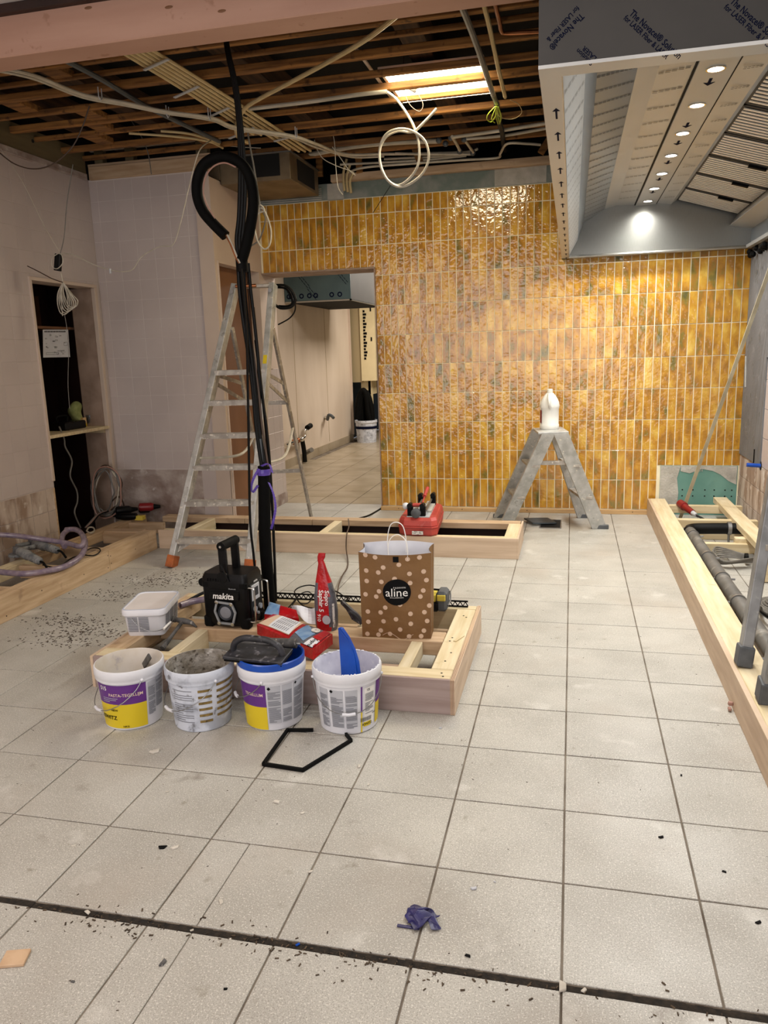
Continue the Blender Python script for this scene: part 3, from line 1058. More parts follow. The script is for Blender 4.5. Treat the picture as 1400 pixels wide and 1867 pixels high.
tile_wall_x(w3, -2.62, 4.968, 5.34, .1, 1.25, 'walltile', pier, tp=.145, limit=40)
MB().box(-2.66, -2.612, 5.0, 5.34, 0, .1).build('bare_plaster', 'bareplaster', w3)
b = MB()
b.box(-2.745, -2.612, DY0 - .012, DY0 + .003, 0, DZ - .003)
b.box(-2.745, -2.612, DY1 - .003, DY1 + .012, 0, DZ - .003)
b.box(-2.745, -2.612, DY0 - .012, DY1 + .012, DZ - .003, DZ + .012)
struct(b.build('trim_9', 'white', bev=.001), 'white frame of the brown board door')
d1 = struct(MB().cbox(-2.735, -2.70, DY0 + .004, DY1 - .004, 0, DZ - .004, .002).build('door_1', 'brownply'), 'plain orange brown board door behind the tall ladder')
MB().box(-2.70, -2.696, DY1 - .06, DY1 - .03, 0, DZ).build('edge_strip', 'darkwood', d1)

# ---- right wall
b = MB()
b.box(1.30, 1.42, -.3, 5.34, 0, 3.2)
wr = struct(b.build('wall_right', 'wgrout', org=(1.30, 0, 0)), 'right wall of dusty tiles with a grey membrane near the corner')


def tiles_right(y0, y1, z0, z1, m, tpy=.20, tpz=.20, limit=120):
    cells = []
    y = y0
    while y < y1 - .01:
        z = z0
        while z < z1 - .01:
            cells.append((round(y, 4), round(min(y + tpy, y1), 4), round(z, 4), round(min(z + tpz, z1), 4)))
            z += tpz
        y += tpy
    s_, r_ = ranked(cells, lambda c: (1.3, (c[0] + c[1]) / 2, (c[2] + c[3]) / 2), limit)
    for (c0, c1, d0, d1_) in s_:
        hy, hz = (c1 - c0) / 2, (d1_ - d0) / 2
        me = MB().cbox(-.008, 0, .002 - hy, hy - .002, .002 - hz, hz - .002, .0012).mesh('wall_tile', m)
        part('wall_tile', me, wr, (0, (c0 + c1) / 2, (d0 + d1_) / 2))
    b = MB()
    for (c0, c1, d0, d1_) in r_:
        b.box(1.292, 1.3, c0 + .002, c1 - .002, d0 + .002, d1_ - .002)
    if r_:
        tag(b.build('wall_tile_field', m, wr), kind='stuff')


tiles_right(.4, 5.03, 0, .5, 'dirtytile', .2, .167, 110)
tiles_right(-.3, 4.33, .5, 1.25, 'walltile', .2, .2, 90)
mb_ = MB().box(1.286, 1.30, 4.34, 5.035, .5, 2.5).build('membrane_panel', 'membrane', wr)
MB().box(1.282, 1.30, -.2, 4.34, 1.25, 2.5).build('membrane_panel', 'membrane', wr)
b = MB()
r_ = random.Random(3)
for i in range(34):
    y, z = r_.uniform(4.36, 5.0), r_.uniform(.55, 1.95)
    if i % 2:
        b.lathe([(.010, 0), (.016, 0), (.016, .0006), (.010, .0006)], 12, closed=True)
        t = MB().lathe([(.010, 0), (.017, 0), (.017, .0006), (.010, .0006)], 12, closed=True).xf(Matrix.Translation((1.2855, y, z)) @ Matrix.Rotation(-PI / 2, 4, 'Y'))
        b.v = b.v[:-48]
        b.f = b.f[:-48]
        b.m = b.m[:-48]
        b.merge(t)
    else:
        for q in range(4):
            b.box(1.2852, 1.2862, y + q * .022, y + q * .022 + .015, z + q * .03, z + q * .03 + .022)
tag(b.build('printed_mark', 'inkgrey', wr), kind='stuff')
MB().beam((1.283, 4.99, 1.25), (1.283, 4.94, 1.02), .012, .004).build('adhesive_smear', 'adh', wr)
b = MB()
b.tube([(1.28, 4.5, .5 + .1 * i) for i in range(2)], .004, 6)
for i in range(10):
    b.ball((1.285 - r_.uniform(0, .03), 4.98 - r_.uniform(0, .5), 2.0 + r_.uniform(-.03, .03)), .022, seg=8, rings=5)
b.build('foam_blob', 'blackr', wr)

# ---- passage beyond the doorway
hl = struct(MB().box(-3.6, -3.40, 5.34, 10.45, 0, 2.8).build('wall_passage_left', 'passwall'), 'glossy rosy panel wall along the left of the passage')
for y in (6.6, 7.9, 9.2):
    MB().box(-3.402, -3.397, y, y + .006, .13, 2.4).build('panel_joint', 'cabside', hl)
MB().box(-3.40, -3.388, 5.4, 10.45, 0, .11).build('skirting_tile', 'hfloor', hl)
MB().box(-3.40, -3.375, 10.42, 10.46, .1, 2.35).build('edge_strip', 'white', hl)
struct(MB().box(-3.6, 1.4, 12.2, 12.3, 0, 2.8).build('wall_passage_end', 'navy'), 'dark navy wall at the far end of the passage')
struct(MB().box(-3.6, -3.5, 10.45, 12.2, 0, 2.8).build('wall_passage_recess', 'navy'), 'dark recess behind the cream cabinet')
struct(MB().box(.5, .6, 5.34, 12.2, 0, 2.8).build('wall_passage_right', 'passwall'), 'right wall of the passage, hidden behind the ochre wall')
struct(MB().box(-3.6, .6, 5.34, 12.3, 2.7, 2.78).build('ceiling_passage', 'ceil'), 'ceiling of the passage')
struct(MB().box(-3.5, -2.74, 5.335, 5.36, 0, 2.7).build('wall_passage_front', 'passwall'), 'back of the side wall in the passage')

# ---- front room shell around the photographer
b = MB()
b.box(-4.3, 3.1, -5.6, 1.58, 2.79, 2.9)
struct(b.build('ceiling_front', 'ceil'), 'pale ceiling of the front room')
struct(MB().box(-4.3, -4.2, -5.6, 1.7, 0, 2.9).build('wall_front_left', 'white'), 'left wall of the front room')
struct(MB().box(-4.3, -3.62, 1.60, 1.70, 0, 3.2).build('wall_front_return', 'white'), 'short wall between the front room and the kitchen')
struct(MB().box(3.0, 3.1, -5.6, -.2, 0, 2.9).build('wall_front_right', 'white'), 'right wall of the front room')
struct(MB().box(1.42, 3.1, -.3, -.2, 0, 2.9).build('wall_front_side', 'white'), 'wall return beside the photographer')
hd = struct(MB().cbox(-4.2, 1.3, 1.58, 1.72, 2.605, 3.2, .004).build('trim_10', 'header'), 'pink plastered header beam at the top of the picture')
MB().cbox(-4.2, 1.3, 1.55, 1.585, 2.755, 2.79, .003).build('cornice_gap', 'darkwood', hd)
b = MB()
for x, z in ((-1.55, 2.70), (-1.30, 2.71), (-1.33, 2.66), (-1.9, 2.74), (-.9, 2.72)):
    b.ball((x, 1.58, z), .018, .002, .006, 8, 5)
b.build('nail_mark', 'brownply', hd)

# ---- open ceiling: boarding, joists, cross pieces
b = MB().box(-3.75, 1.45, 1.58, 6.0, 3.18, 3.24)
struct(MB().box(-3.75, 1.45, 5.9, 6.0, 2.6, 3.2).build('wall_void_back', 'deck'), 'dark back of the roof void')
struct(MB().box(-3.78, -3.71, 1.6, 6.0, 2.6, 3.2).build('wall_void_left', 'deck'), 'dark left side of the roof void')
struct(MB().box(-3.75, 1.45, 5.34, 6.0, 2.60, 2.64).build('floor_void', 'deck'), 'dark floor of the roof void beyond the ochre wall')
ce = struct(b.build('ceiling', 'deck'), 'open ceiling of old dark joists under black roof boarding')
JZ = 2.85
for i, (y, wd, hh) in enumerate([(1.95, .045, .085), (2.18, .045, .08), (2.36, .06, .085), (2.55, .04, .06), (2.74, .075, .09), (3.02, .05, .08),
                                 (3.27, .065, .095), (3.52, .045, .07), (3.80, .065, .09), (4.06, .045, .08), (4.33, .055, .08), (4.62, .06, .09)]):
    dz = rnd.uniform(-.006, .006)
    sk = rnd.uniform(-.012, .012)
    b = MB().cbox(-3.70, 1.40, y, y + wd * .66, JZ + dz, JZ + dz + hh * .42, .004)
    b.mapv(lambda v, sk=sk: (v.x, v.y + sk * (v.x + 1) / 2, v.z))
    b.build('joist', 'joist', ce)
for i, x in enumerate((-3.45, -2.92, -1.9, -.9, .3)):
    b = MB().cbox(x, x + .13, 1.75, 5.3, 2.945, 3.10, .004)
    b.build('cross_beam', 'joisty', ce)
for (x, y, l) in ((-3.30, 2.80, .26), (-3.0, 3.07, .24), (-3.28, 3.57, .22), (-2.6, 3.85, .2), (-3.1, 3.32, .19), (-2.75, 2.42, .16), (-2.2, 2.8, .2)):
    MB().cbox(x, x + .11, y, y + l, 2.862, 2.90, .003).build('noggin', 'joist', ce)
for (a, bb) in (((-1.70, 4.99, 2.79), (-1.72, 5.02, 3.0)), ((-1.18, 4.9, 2.80), (-1.25, 4.9, 2.98)), ((-.26, 4.9, 2.80), (-.10, 4.95, 3.05)), ((-2.05, 5.02, 2.8), (-2.05, 5.02, 3.1))):
    MB().beam(a, bb, .05, .03, up=(0, 1, 0)).build('strut', 'joist', ce)
# ================================================================== EXTRACTION HOOD
HY0, HY1 = .665, 5.03
hood = thing('extraction_hood', 'huge stainless steel extraction hood with protective film hanging at the upper right', 'extractor hood', (.6, 2.9, 2.04))


def hx(x, y):
    """the hood stands very slightly askew: its left side drifts from -.095 to -.06"""
    return x + .0 * y


# outer skin
b = MB()
b.box(-.095, 1.28, HY0 - .012, HY0, 2.04, 2.60)
b.build('front_panel', 'filmdark', hood)
MB().box(-.095, 1.28, HY0 - .014, HY0 + .055, 2.033, 2.0415).build('front_lip', 'film', hood)
MB().box(-.095, -.088, HY0, HY1, 2.04, 2.60).build('side_panel', 'filmdark', hood)
MB().box(-.095, 1.28, HY0, HY1, 2.58, 2.60).build('top_panel', 'filmdark', hood)
MB().box(1.272, 1.28, HY0, HY1, 2.04, 2.60).build('side_panel', 'filmb', hood)
MB().box(-.095, 1.28, HY1 - .02, HY1, 2.05, 2.60).build('end_panel', 'steelv', hood)
b = MB()
b.box(-.095, 1.28, HY1 - .05, HY1, 2.036, 2.056)
b.tube([(-.06, HY1 - .05, 2.045), (1.27, HY1 - .05, 2.045)], .012, 8)
b.build('end_lip', 'steel', hood)
MB().box(-.095, -.040, HY0, HY1, 2.036, 2.052).build('side_lip', 'film', hood)
MB().tube([(-.043, HY0 + .05, 2.047), (-.043, HY1 - .05, 2.047)], .008, 8).build('lip_bead', 'steel', hood)
MB().box(1.235, 1.272, HY0, HY1, 2.036, 2.06).build('side_lip', 'film', hood)
sect = [('film', (-.041, 2.052), (.023, 2.17)), ('filmb', (.023, 2.17), (.067, 2.296)), ('filmb', (.067, 2.296), (.221, 2.384)),
        ('film', (.221, 2.384), (.305, 2.404)), ('film', (.305, 2.404), (.439, 2.402)), ('film', (.597, 2.402), (.700, 2.385)),
        ('film', (.700, 2.385), (.735, 2.41))]
for m_, a, c in sect:
    d = Vector((c[0] - a[0], 0, c[1] - a[1])).normalized()
    up = Vector((-d.z, 0, d.x)) * .004
    b = MB().prism([(a[0], HY0, a[1]), (c[0], HY0, c[1]), (c[0] + up.x, HY0, c[1] + up.z), (a[0] + up.x, HY0, a[1] + up.z)], (0, HY1 - HY0 - .02, 0))
    b.build('inner_panel', m_, hood)
rail = MB().cbox(.445, .592, HY0 + .05, HY1 - .02, 2.392, 2.40, .002).build('light_rail', 'film', hood)
MB().box(.437, .446, HY0, HY1 - .02, 2.396, 2.42).build('shadow_gap', 'blackr', hood)
MB().box(.591, .599, HY0, HY1 - .02, 2.396, 2.42).build('shadow_gap', 'blackr', hood)
# print on the film
pt = MB()
for x0_, x1_, z_, n_, fa in ((.31, .43, 2.4005, 13, -.35), (.62, .69, 2.386, 13, -.15)):
    for i in range(n_):
        y = 1.75 + i * .245
        for q in range(2):
            for s_ in range(5):
                xa = x0_ + (x1_ - x0_) * s_ / 5
                pt.add([(xa, y + q * .018 + fa * (xa - x0_), z_), (xa + (x1_ - x0_) * .16, y + q * .018 + fa * (xa - x0_), z_),
                        (xa + (x1_ - x0_) * .16, y + q * .018 + .007 + fa * (xa - x0_), z_), (xa, y + q * .018 + .007 + fa * (xa - x0_), z_)], [(0, 1, 2, 3)])
tag(pt.build('film_print', 'inkgrey', hood), kind='stuff')
pt = MB()
a, c = Vector((.067, 0, 2.295)), Vector((.221, 0, 2.383))
for i in range(26):
    y = .95 + i * .165
    for s_ in range(9):
        t0, t1 = s_ / 9, s_ / 9 + .085
        for q in (0, .016):
            p0, p1 = a.lerp(c, t0), a.lerp(c, t1)
            yy = y + t0 * .22 + q
            pt.add([(p0.x, yy, p0.z - .0008), (p1.x, yy + .02, p1.z - .0008), (p1.x, yy + .028, p1.z - .0008), (p0.x, yy + .008, p0.z - .0008)], [(0, 1, 2, 3)])
a, c = Vector((-.041, 0, 2.051)), Vector((.023, 0, 2.169))
for i in range(22):
    y = .95 + i * .19
    for s_ in range(6):
        p0, p1 = a.lerp(c, .1 + s_ * .15), a.lerp(c, .1 + s_ * .15 + .1)
        for q in (0, .016):
            yy = y + s_ * .012 + q
            pt.add([(p0.x + .001, yy, p0.z - .0006), (p1.x + .001, yy, p1.z - .0006), (p1.x + .001, yy + .006, p1.z - .0006), (p0.x + .001, yy + .006, p0.z - .0006)], [(0, 1, 2, 3)])
tag(pt.build('film_print', 'inkgrey', hood), kind='stuff')
# little blue arrows on the lip and on the light rail
ar = MB()
for i in range(16):
    y = 1.0 + i * .26
    ar.prism([(-.062, y + .11, 2.0352), (-.056, y + .11, 2.0352), (-.056, y + .03, 2.0352), (-.048, y + .03, 2.0352), (-.059, y, 2.0352), (-.070, y + .03, 2.0352), (-.062, y + .03, 2.0352)], (0, 0, .001))
for y in (2.12, 2.76, 3.10, 3.55, 4.02, 4.45):
    ar.prism([(.514, y - .01, 2.3905), (.526, y - .01, 2.3905), (.526, y + .045, 2.3905), (.542, y + .040, 2.3905), (.520, y + .08, 2.3905), (.498, y + .040, 2.3905), (.514, y + .045, 2.3905)], (0, 0, .001))
tag(ar.build('blue_arrow_print', 'ink', hood), kind='stuff')
# the big print on the dark front face
FYH = HY0 - .0128


def htext(s_, a, c, hgt, bold=False):
    a, c = py(a[0], a[1], FYH), py(c[0], c[1], FYH)
    t = text_mb(s_, 1., bold=bold, align='LEFT')
    w_ = max(v.x for v in t.v)
    k = (c - a).length / w_
    xa = (c - a).normalized()
    ya = Vector((-xa.z, 0, xa.x))
    t.mapv(lambda v: a + xa * v.x * k + ya * v.y * hgt)
    t.mapv(lambda v: (v.x, FYH, v.z))
    t.build('film_lettering', 'ink', hood)


htext('The Novacel\u00ae Solution', (1150, 22), (1240, 104), .021, True)
htext('for LASER Fiber & LASER', (1139, 31), (1217, 105), .0175, True)
htext('The Novacel\u00ae Solution', (1334, 0), (1424, 80), .021, True)
htext('for LASER Fiber & LASER', (1322, 11), (1412, 92), .0175, True)
htext('The Novacel\u00ae', (1062, 27), (1003, 88), .021, True)
htext('for LASER Fiber &', (1054, 13), (998, 74), .0165, True)
htext('LASER', (1086, 108), (1063, 86), .015, True)
htext('Solution', (1080, 117), (1052, 91), .015, True)
# downlights
for i in range(7):
    y = 1.995 + i * .472
    dl = MB().lathe([(.030, 2.388), (.037, 2.388), (.037, 2.392), (.030, 2.3925)], 24, (.5185, y, 0), closed=True).build('downlight', 'chrome', hood, smooth=True)
    MB().lathe([(.030, 0), (.0001, .0)], 20, (.5185, y, 2.3905)).build('lens', 'lampglow', dl)
    l = bpy.data.lights.new('hood_spot', 'SPOT')
    l.energy = 39
    l.spot_size = R(164)
    l.spot_blend = 1.0
    l.shadow_soft_size = .03
    l.color = (1.0, .99, .95)
    lo = bpy.data.objects.new('hood_spot', l)
    lo.location = (.5185, y, 2.375)
    COL.objects.link(lo)
i = 0
y = 1.995 - .472 * 1
for y in (1.523, 1.051):
    dl = MB().lathe([(.030, 2.388), (.037, 2.388), (.037, 2.392), (.030, 2.3925)], 24, (.5185, y, 0), closed=True).build('downlight', 'chrome', hood, smooth=True)
    MB().lathe([(.030, 0), (.0001, .0)], 20, (.5185, y, 2.3905)).build('lens', 'lampglow', dl)
    l = bpy.data.lights.new('hood_spot', 'SPOT')
    l.energy = 39
    l.spot_size = R(164)
    l.spot_blend = 1.0
    l.shadow_soft_size = .03
    l.color = (1.0, .99, .95)
    lo = bpy.data.objects.new('hood_spot', l)
    lo.location = (.5185, y, 2.375)
    COL.objects.link(lo)
# filter bank
fa, fb = Vector((.735, 0, 2.412)), Vector((1.172, 0, 2.278))
fd = (fb - fa).normalized()
fn = Vector((fd.z, 0, -fd.x))          # points down-left, towards the room
for i in range(9):
    y0 = HY0 + .03 + (i) * .4795
    y1 = y0 + .46
    if y0 > 4.95:
        break
    fr = MB()
    for (ya, yb) in ((y0, y0 + .018), (y1 - .018, y1)):
        fr.prism([fa + Vector((0, ya, 0)), fb + Vector((0, ya, 0)), fb + Vector((0, yb, 0)), fa + Vector((0, yb, 0))], fn * -.02)
    fr.prism([fa + Vector((0, y0, 0)), fa + fd * .015 + Vector((0, y0, 0)), fa + fd * .015 + Vector((0, y1, 0)), fa + Vector((0, y1, 0))], fn * -.02)
    fr.prism([fb - fd * .015 + Vector((0, y0, 0)), fb + Vector((0, y0, 0)), fb + Vector((0, y1, 0)), fb - fd * .015 + Vector((0, y1, 0))], fn * -.02)
    fo_ = fr.build('grease_filter', 'filmdark', hood)
    ns_ = 9
    for k in range(ns_):
        ya = y0 + .026 + k * (.408 / ns_) + .008
        MB().prism([fa + fd * .012 + Vector((0, ya, 0)) + fn * .004, fb - fd * .012 + Vector((0, ya, 0)) + fn * .004, fb - fd * .012 + Vector((0, ya + .021, 0)) + fn * .004, fa + fd * .012 + Vector((0, ya + .021, 0)) + fn * .004], fn * -.004).build('slat', 'slat', fo_)
    mid = fa.lerp(fb, .62) + Vector((0, y0 + .012, 0)) + fn * .008
    MB().beam(mid - fd * .05, mid + fd * .05, .03, .014, up=fn).build('filter_handle', 'blackr', fo_)
MB().prism([(.735, HY0, 2.42), (1.19, HY0, 2.30), (1.20, HY0, 2.34), (.735, HY0, 2.46)], (0, HY1 - HY0 - .02, 0)).build('filter_backing', 'blackhole', hood)
MB().prism([(1.118, HY0, 2.205), (1.272, HY0, 2.175), (1.272, HY0, 2.18), (1.118, HY0, 2.21)], (0, HY1 - HY0 - .02, 0)).build('grease_gutter', 'film', hood)
MB().prism([(1.118, HY0, 2.205), (1.122, HY0, 2.205), (1.175, HY0, 2.28), (1.172, HY0, 2.285)], (0, HY1 - HY0 - .02, 0)).build('grease_gutter', 'film', hood)

# ================================================================== CEILING SERVICES
LZ_ = 2.895
l0, l1, l2, l3 = pz(697, 132, LZ_), pz(876, 108, LZ_), pz(893, 166, LZ_), pz(748, 190, LZ_)
lx0, lx1, ly0, ly1 = l0.x, (l1.x + l2.x) / 2, (l0.y + l1.y) / 2, (l2.y + l3.y) / 2
lp = thing('ceiling_light_panel', 'glowing square light panel above the joists', 'ceiling light', ((lx0 + lx1) / 2, (ly0 + ly1) / 2, LZ_))
MB().cbox(lx0 - .02, lx1 + .02, ly0 - .02, ly1 + .02, LZ_ + .002, LZ_ + .02, .002).build('frame', 'white', lp)
MB().box(lx0, lx1, ly0, ly1, LZ_, LZ_ + .002).build('diffuser', 'panelglow', lp)
MB().box(lx0 - .06, lx0 - .045, ly0 - .35, ly1, LZ_, LZ_ + .01).build('mounting_strip', 'white', lp)
al = area('ceiling_panel_light', ((lx0 + lx1) / 2, (ly0 + ly1) / 2, 2.84), (0, 0, 0), .5, .5, 20, (1.0, .87, .62), '')

# air box over the left wall end
hv = thing('air_duct_box', 'dusty galvanised air box with two square black openings, above the ochre wall', 'duct', (-2.3, 4.6, 2.64))
MB().cbox(-2.61, -2.05, 4.30, 4.97, 2.64, 2.836, .004).build('casing', 'galv', hv)
MB().cbox(-3.05, -2.612, 4.302, 4.97, 2.676, 2.836, .004).build('casing', 'galv', hv)
MB().box(-2.40, -2.13, 4.294, 4.300, 2.672, 2.825).build('opening', 'blackhole', hv)
MB().box(-2.05, -2.046, 4.46, 4.86, 2.665, 2.815).build('opening', 'blackhole', hv)
b = MB().box(-2.62, -2.04, 4.292, 4.31, 2.828, 2.838).box(-2.056, -2.036, 4.30, 4.97, 2.828, 2.838)
b.build('flange', 'steel', hv)


def pipe(name, label, px_, z, r, m, cat='pipe', n=8, seg=8, parent=None, group=None, sm=True):
    pts = [pz(u, v, z if not isinstance(z, (list, tuple)) else z[i]) for i, (u, v) in enumerate(px_)]
    return cable(name, label, pts, r, m, cat, parent, seg, n if sm else 1, group)


# bundle of parallel cream conduits running back over the joists
for k in range(6):
    u0, v0 = 197 + k * 10.5, 80 - k * 1.2
    ends = [(462, 245), (476, 246), (528, 272), (545, 276), (556, 276), (566, 275)]
    u1, v1 = ends[k]
    o = pipe('conduit', None, [(u0, v0), (u0 * .5 + u1 * .5 + 2, v0 * .5 + v1 * .5 - 1), (u1, v1)], [2.826, 2.822, 2.822], .0095, 'cream', parent=None)
    tag(o, 'cream conduit, %s of six running side by side under the joists' % ['first from the left', 'second from the left', 'third from the left', 'third from the right', 'second from the right', 'first from the right'][k], 'conduit', 'parallel cream conduits under the joists')
for i, (u, v) in enumerate(((285, 118), (340, 168), (395, 207), (440, 243), (516, 258))):
    a = pz(u - 22 + (i > 3) * 6, v + 10 if i < 4 else v, 2.807)
    c = pz(u + 22, v - 10, 2.807)
    o = MB().beam(a, c, .016, .006).build('pipe_clip', 'lgreyp')
    tag(o, 'plastic clip bar under the parallel conduits, %s from the header beam' % ['first', 'second', 'third', 'fourth', 'fifth'][i], 'clip', 'conduit clips')
sgc = thing('sagging_conduits', 'pair of cream white conduits sagging together from the left under all joists', 'conduit', pz(306, 205, 2.78))
o = pipe('conduit', None, [(-20, 120), (60, 137), (150, 172), (230, 188), (300, 203), (385, 215), (430, 232), (530, 247), (575, 262), (630, 281), (700, 281), (840, 278), (870, 272)], [2.78] * 9 + [2.82, 2.84, 2.86, 2.86], .010, 'wpipe', parent=sgc)
o = pipe('conduit', None, [(-20, 126), (60, 143), (150, 177), (230, 192), (300, 206), (385, 219), (430, 236), (530, 251), (575, 268), (640, 286), (700, 285)], [2.785] * 9 + [2.82, 2.84], .008, 'wpipe', parent=sgc)
for (u, v) in ((183, 178), (306, 210), (382, 214), (540, 247)):
    p = pz(u, v, 2.775)
    b = MB().tube([p + Vector((0, -.016, .05)), p + Vector((0, -.016, 0)), p + Vector((0, 0, -.014)), p + Vector((0, .016, 0)), p + Vector((0, .016, .05))], .003, 6)
    o = b.build('pipe_clip', 'lgreyp')
    tag(o, 'white clip holding the long sagging conduit, %s' % {183: 'left of the grey conduit', 306: 'right of the grey conduit', 382: 'left of the black cable bundle', 540: 'near the air box'}[u], 'clip', 'clips on the sagging conduit')
o = pipe('dark_conduit', None, [(95, 98), (180, 142), (260, 190), (330, 225), (400, 258)], 2.83, .014, 'darkpipe')
tag(o, 'dark slate conduit crossing behind the sagging white one', 'conduit')
o = pipe('short_conduit', None, [(235, 243), (320, 249), (380, 258), (406, 270)], 2.84, .008, 'cream')
tag(o, 'short cream conduit end, lower of two above the black loop', 'conduit')
o = pipe('short_conduit', None, [(293, 239), (340, 243), (375, 252), (400, 262)], 2.845, .008, 'cream')
tag(o, 'short cream conduit end, upper of two above the black loop', 'conduit')
o = pipe('curved_conduit', None, [(760, -12), (735, 18), (670, 70), (600, 112), (530, 150), (470, 182), (445, 200), (432, 225), (430, 240), (436, 252), (452, 260)], [2.70, 2.72, 2.76, 2.79, 2.8, 2.81, 2.81, 2.80, 2.8, 2.8, 2.8], .0115, 'cream')
tag(o, 'cream conduit bending in a long bow from the top centre down to the cable bundle', 'conduit')
o = pipe('white_conduit', None, [(449, 199), (560, 186), (650, 173), (705, 167)], 2.83, .012, 'wpipe')
tag(o, 'straight cream pipe under the joists with the white cable coil at its end', 'conduit')
o = pipe('conduit_elbow', None, [(449, 199), (441, 200), (440, 206), (449, 210)], 2.82, .012, 'bcable')
tag(o, 'black elbow at the left end of the straight cream pipe', 'elbow')
o = pipe('dark_pipe', None, [(826, -20), (845, 20), (870, 85), (885, 130), (900, 175), (907, 192)], 2.80, .015, 'gpipe')
tag(o, 'dusty grey pipe coming down past the right end of the light panel', 'pipe')
o = pipe('conduit_with_clip', None, [(874, -20), (890, 40), (903, 100), (912, 140), (921, 177)], 2.80, .011, 'cream')
tag(o, 'cream conduit to the right of the dusty grey pipe', 'conduit')
o = pipe('copper_pipe', None, [(897, -20), (903, 10), (911, 42), (914, 56), (925, 60), (990, 57)], [2.83, 2.83, 2.83, 2.83, 2.83, 2.83], .010, 'copper')
tag(o, 'bent copper pipe beside the upper left corner of the hood', 'pipe')
o = pipe('black_sleeve', None, [(905, 188), (908, 215), (915, 240), (918, 265), (922, 275)], [2.80, 2.8, 2.82, 2.84, 2.86], .017, 'bcable')
tag(o, 'black sleeve behind the yellow and green wires', 'pipe')
# yellow-green wires
yg = thing('earth_wire_bundle', 'bunch of yellow and green wires hanging in short loops under the grey pipe', 'wires', pz(906, 195, 2.79))
for k, pp in enumerate(([(905, 194), (900, 205), (896, 218), (902, 224)], [(903, 194), (890, 208), (888, 218), (896, 222), (905, 208), (906, 196)], [(906, 195), (907, 210), (911, 224), (914, 212), (909, 196)],
                        [(905, 194), (904, 212), (908, 226)], [(908, 195), (912, 210), (911, 226)])):
    pipe('wire', None, pp, 2.77, .0028, 'ygcable', parent=yg)
o = pipe('thin_wire', None, [(930, 182), (945, 190), (951, 205), (940, 215), (925, 217), (910, 212), (906, 198)], 2.77, .0022, 'cream')
tag(o, 'thin cream wire curling right of the yellow and green bunch', 'wire')
# water pipes in the void above the ochre wall
for k, (pp, z, r, lb) in enumerate((([(560, 283), (640, 268), (720, 260), (800, 257)], 2.88, .018, 'thick cream pipe in the void, left of the fittings'),
                                    ([(824, 250), (900, 240), (1000, 224)], 2.83, .012, 'upper pale pipe running right to the hood'),
                                    ([(824, 249), (832, 262), (838, 274)], 2.83, .011, 'short pale pipe dropping from the upper pale pipe'),
                                    ([(850, 253), (920, 247), (1000, 233)], 2.84, .011, 'pale pipe just below the upper one at the hood'),
                                    ([(846, 254), (856, 268), (862, 280), (840, 281), (780, 281), (720, 280)], 2.84, .010, 'pale pipe bent back to the left in the void'),
                                    ([(700, 290), (760, 287), (820, 284), (850, 281)], 2.86, .009, 'dusty grey pipe low in the void, upper one'),
                                    ([(620, 300), (700, 296), (780, 291), (850, 284)], 2.85, .009, 'dusty grey pipe low in the void, lower one'),
                                    ([(630, 318), (660, 306), (740, 299), (840, 292), (905, 288), (912, 280), (925, 262), (960, 262), (985, 264)], 2.80, .009, 'long pale pipe with an upward bend near the hood'))):
    o = pipe('water_pipe', None, pp, z, r, 'wpipe', n=6)
    tag(o, lb, 'pipe', 'pipes in the void above the ochre wall')
b = MB()
for (u, v) in ((800, 256), (812, 262), (838, 276), (862, 279), (846, 254), (822, 251)):
    b.ball(pz(u, v, 2.84), .022, seg=10, rings=6)
o = b.build('pipe_fitting', 'darkpipe', smooth=True)
tag(o, 'cluster of dark pipe fittings where the pale pipes turn', 'fitting', kind='stuff')
for k, pp in enumerate(([(632, 290), (626, 318), (628, 348)], [(638, 300), (632, 325), (634, 350)], [(645, 314), (638, 330), (640, 352)])):
    pts = [py(u, v, 4.96) for u, v in pp]
    o = cable('conduit_drop', None, pts, .011, 'cream')
    tag(o, 'cream conduit dropping in front of the grey board, %s of three' % ['left', 'middle', 'right'][k], 'conduit', 'dropping conduits')

# white cable coil hanging from the straight pipe
YC = 3.25
wc = thing('hanging_cable_coil', 'big loose coil of white cable hanging below the joists', 'cable', py(735, 285, YC))
pts = [py(u, v, YC) for u, v in ((704, 167), (722, 180), (742, 208), (756, 235), (764, 265), (763, 300), (748, 325), (725, 338), (704, 325), (692, 295), (693, 265), (706, 244), (730, 236), (755, 241), (775, 258), (781, 285), (772, 312), (750, 333), (728, 341), (708, 330), (695, 305), (692, 275), (702, 250), (725, 238), (752, 240), (775, 222), (797, 199))]
pts = [p + Vector((0, .012 * math.sin(i * .9), 0)) for i, p in enumerate(pts)]
pts[0] = pz(705, 167, 2.822)
cable('cable_loop', None, pts, .0075, 'wcable', parent=wc, seg=8, n=6)
# junction box by the light
jb = thing('hanging_socket', 'small white socket hanging on thin wires in front of the light panel', 'socket', py(757, 158, 3.35))
MB().beam(py(750, 166, 3.35), py(763, 142, 3.35), .045, .03, up=(0, 1, 0)).build('body', 'lgreyp', jb, bev=.004)
cable('wire', None, [py(735, 62, 3.35), py(736, 120, 3.35), py(737, 165, 3.35), py(748, 192, 3.35), py(765, 203, 3.35), py(771, 190, 3.35), py(762, 172, 3.35), py(752, 162, 3.35)], .0024, 'brcable', parent=jb)

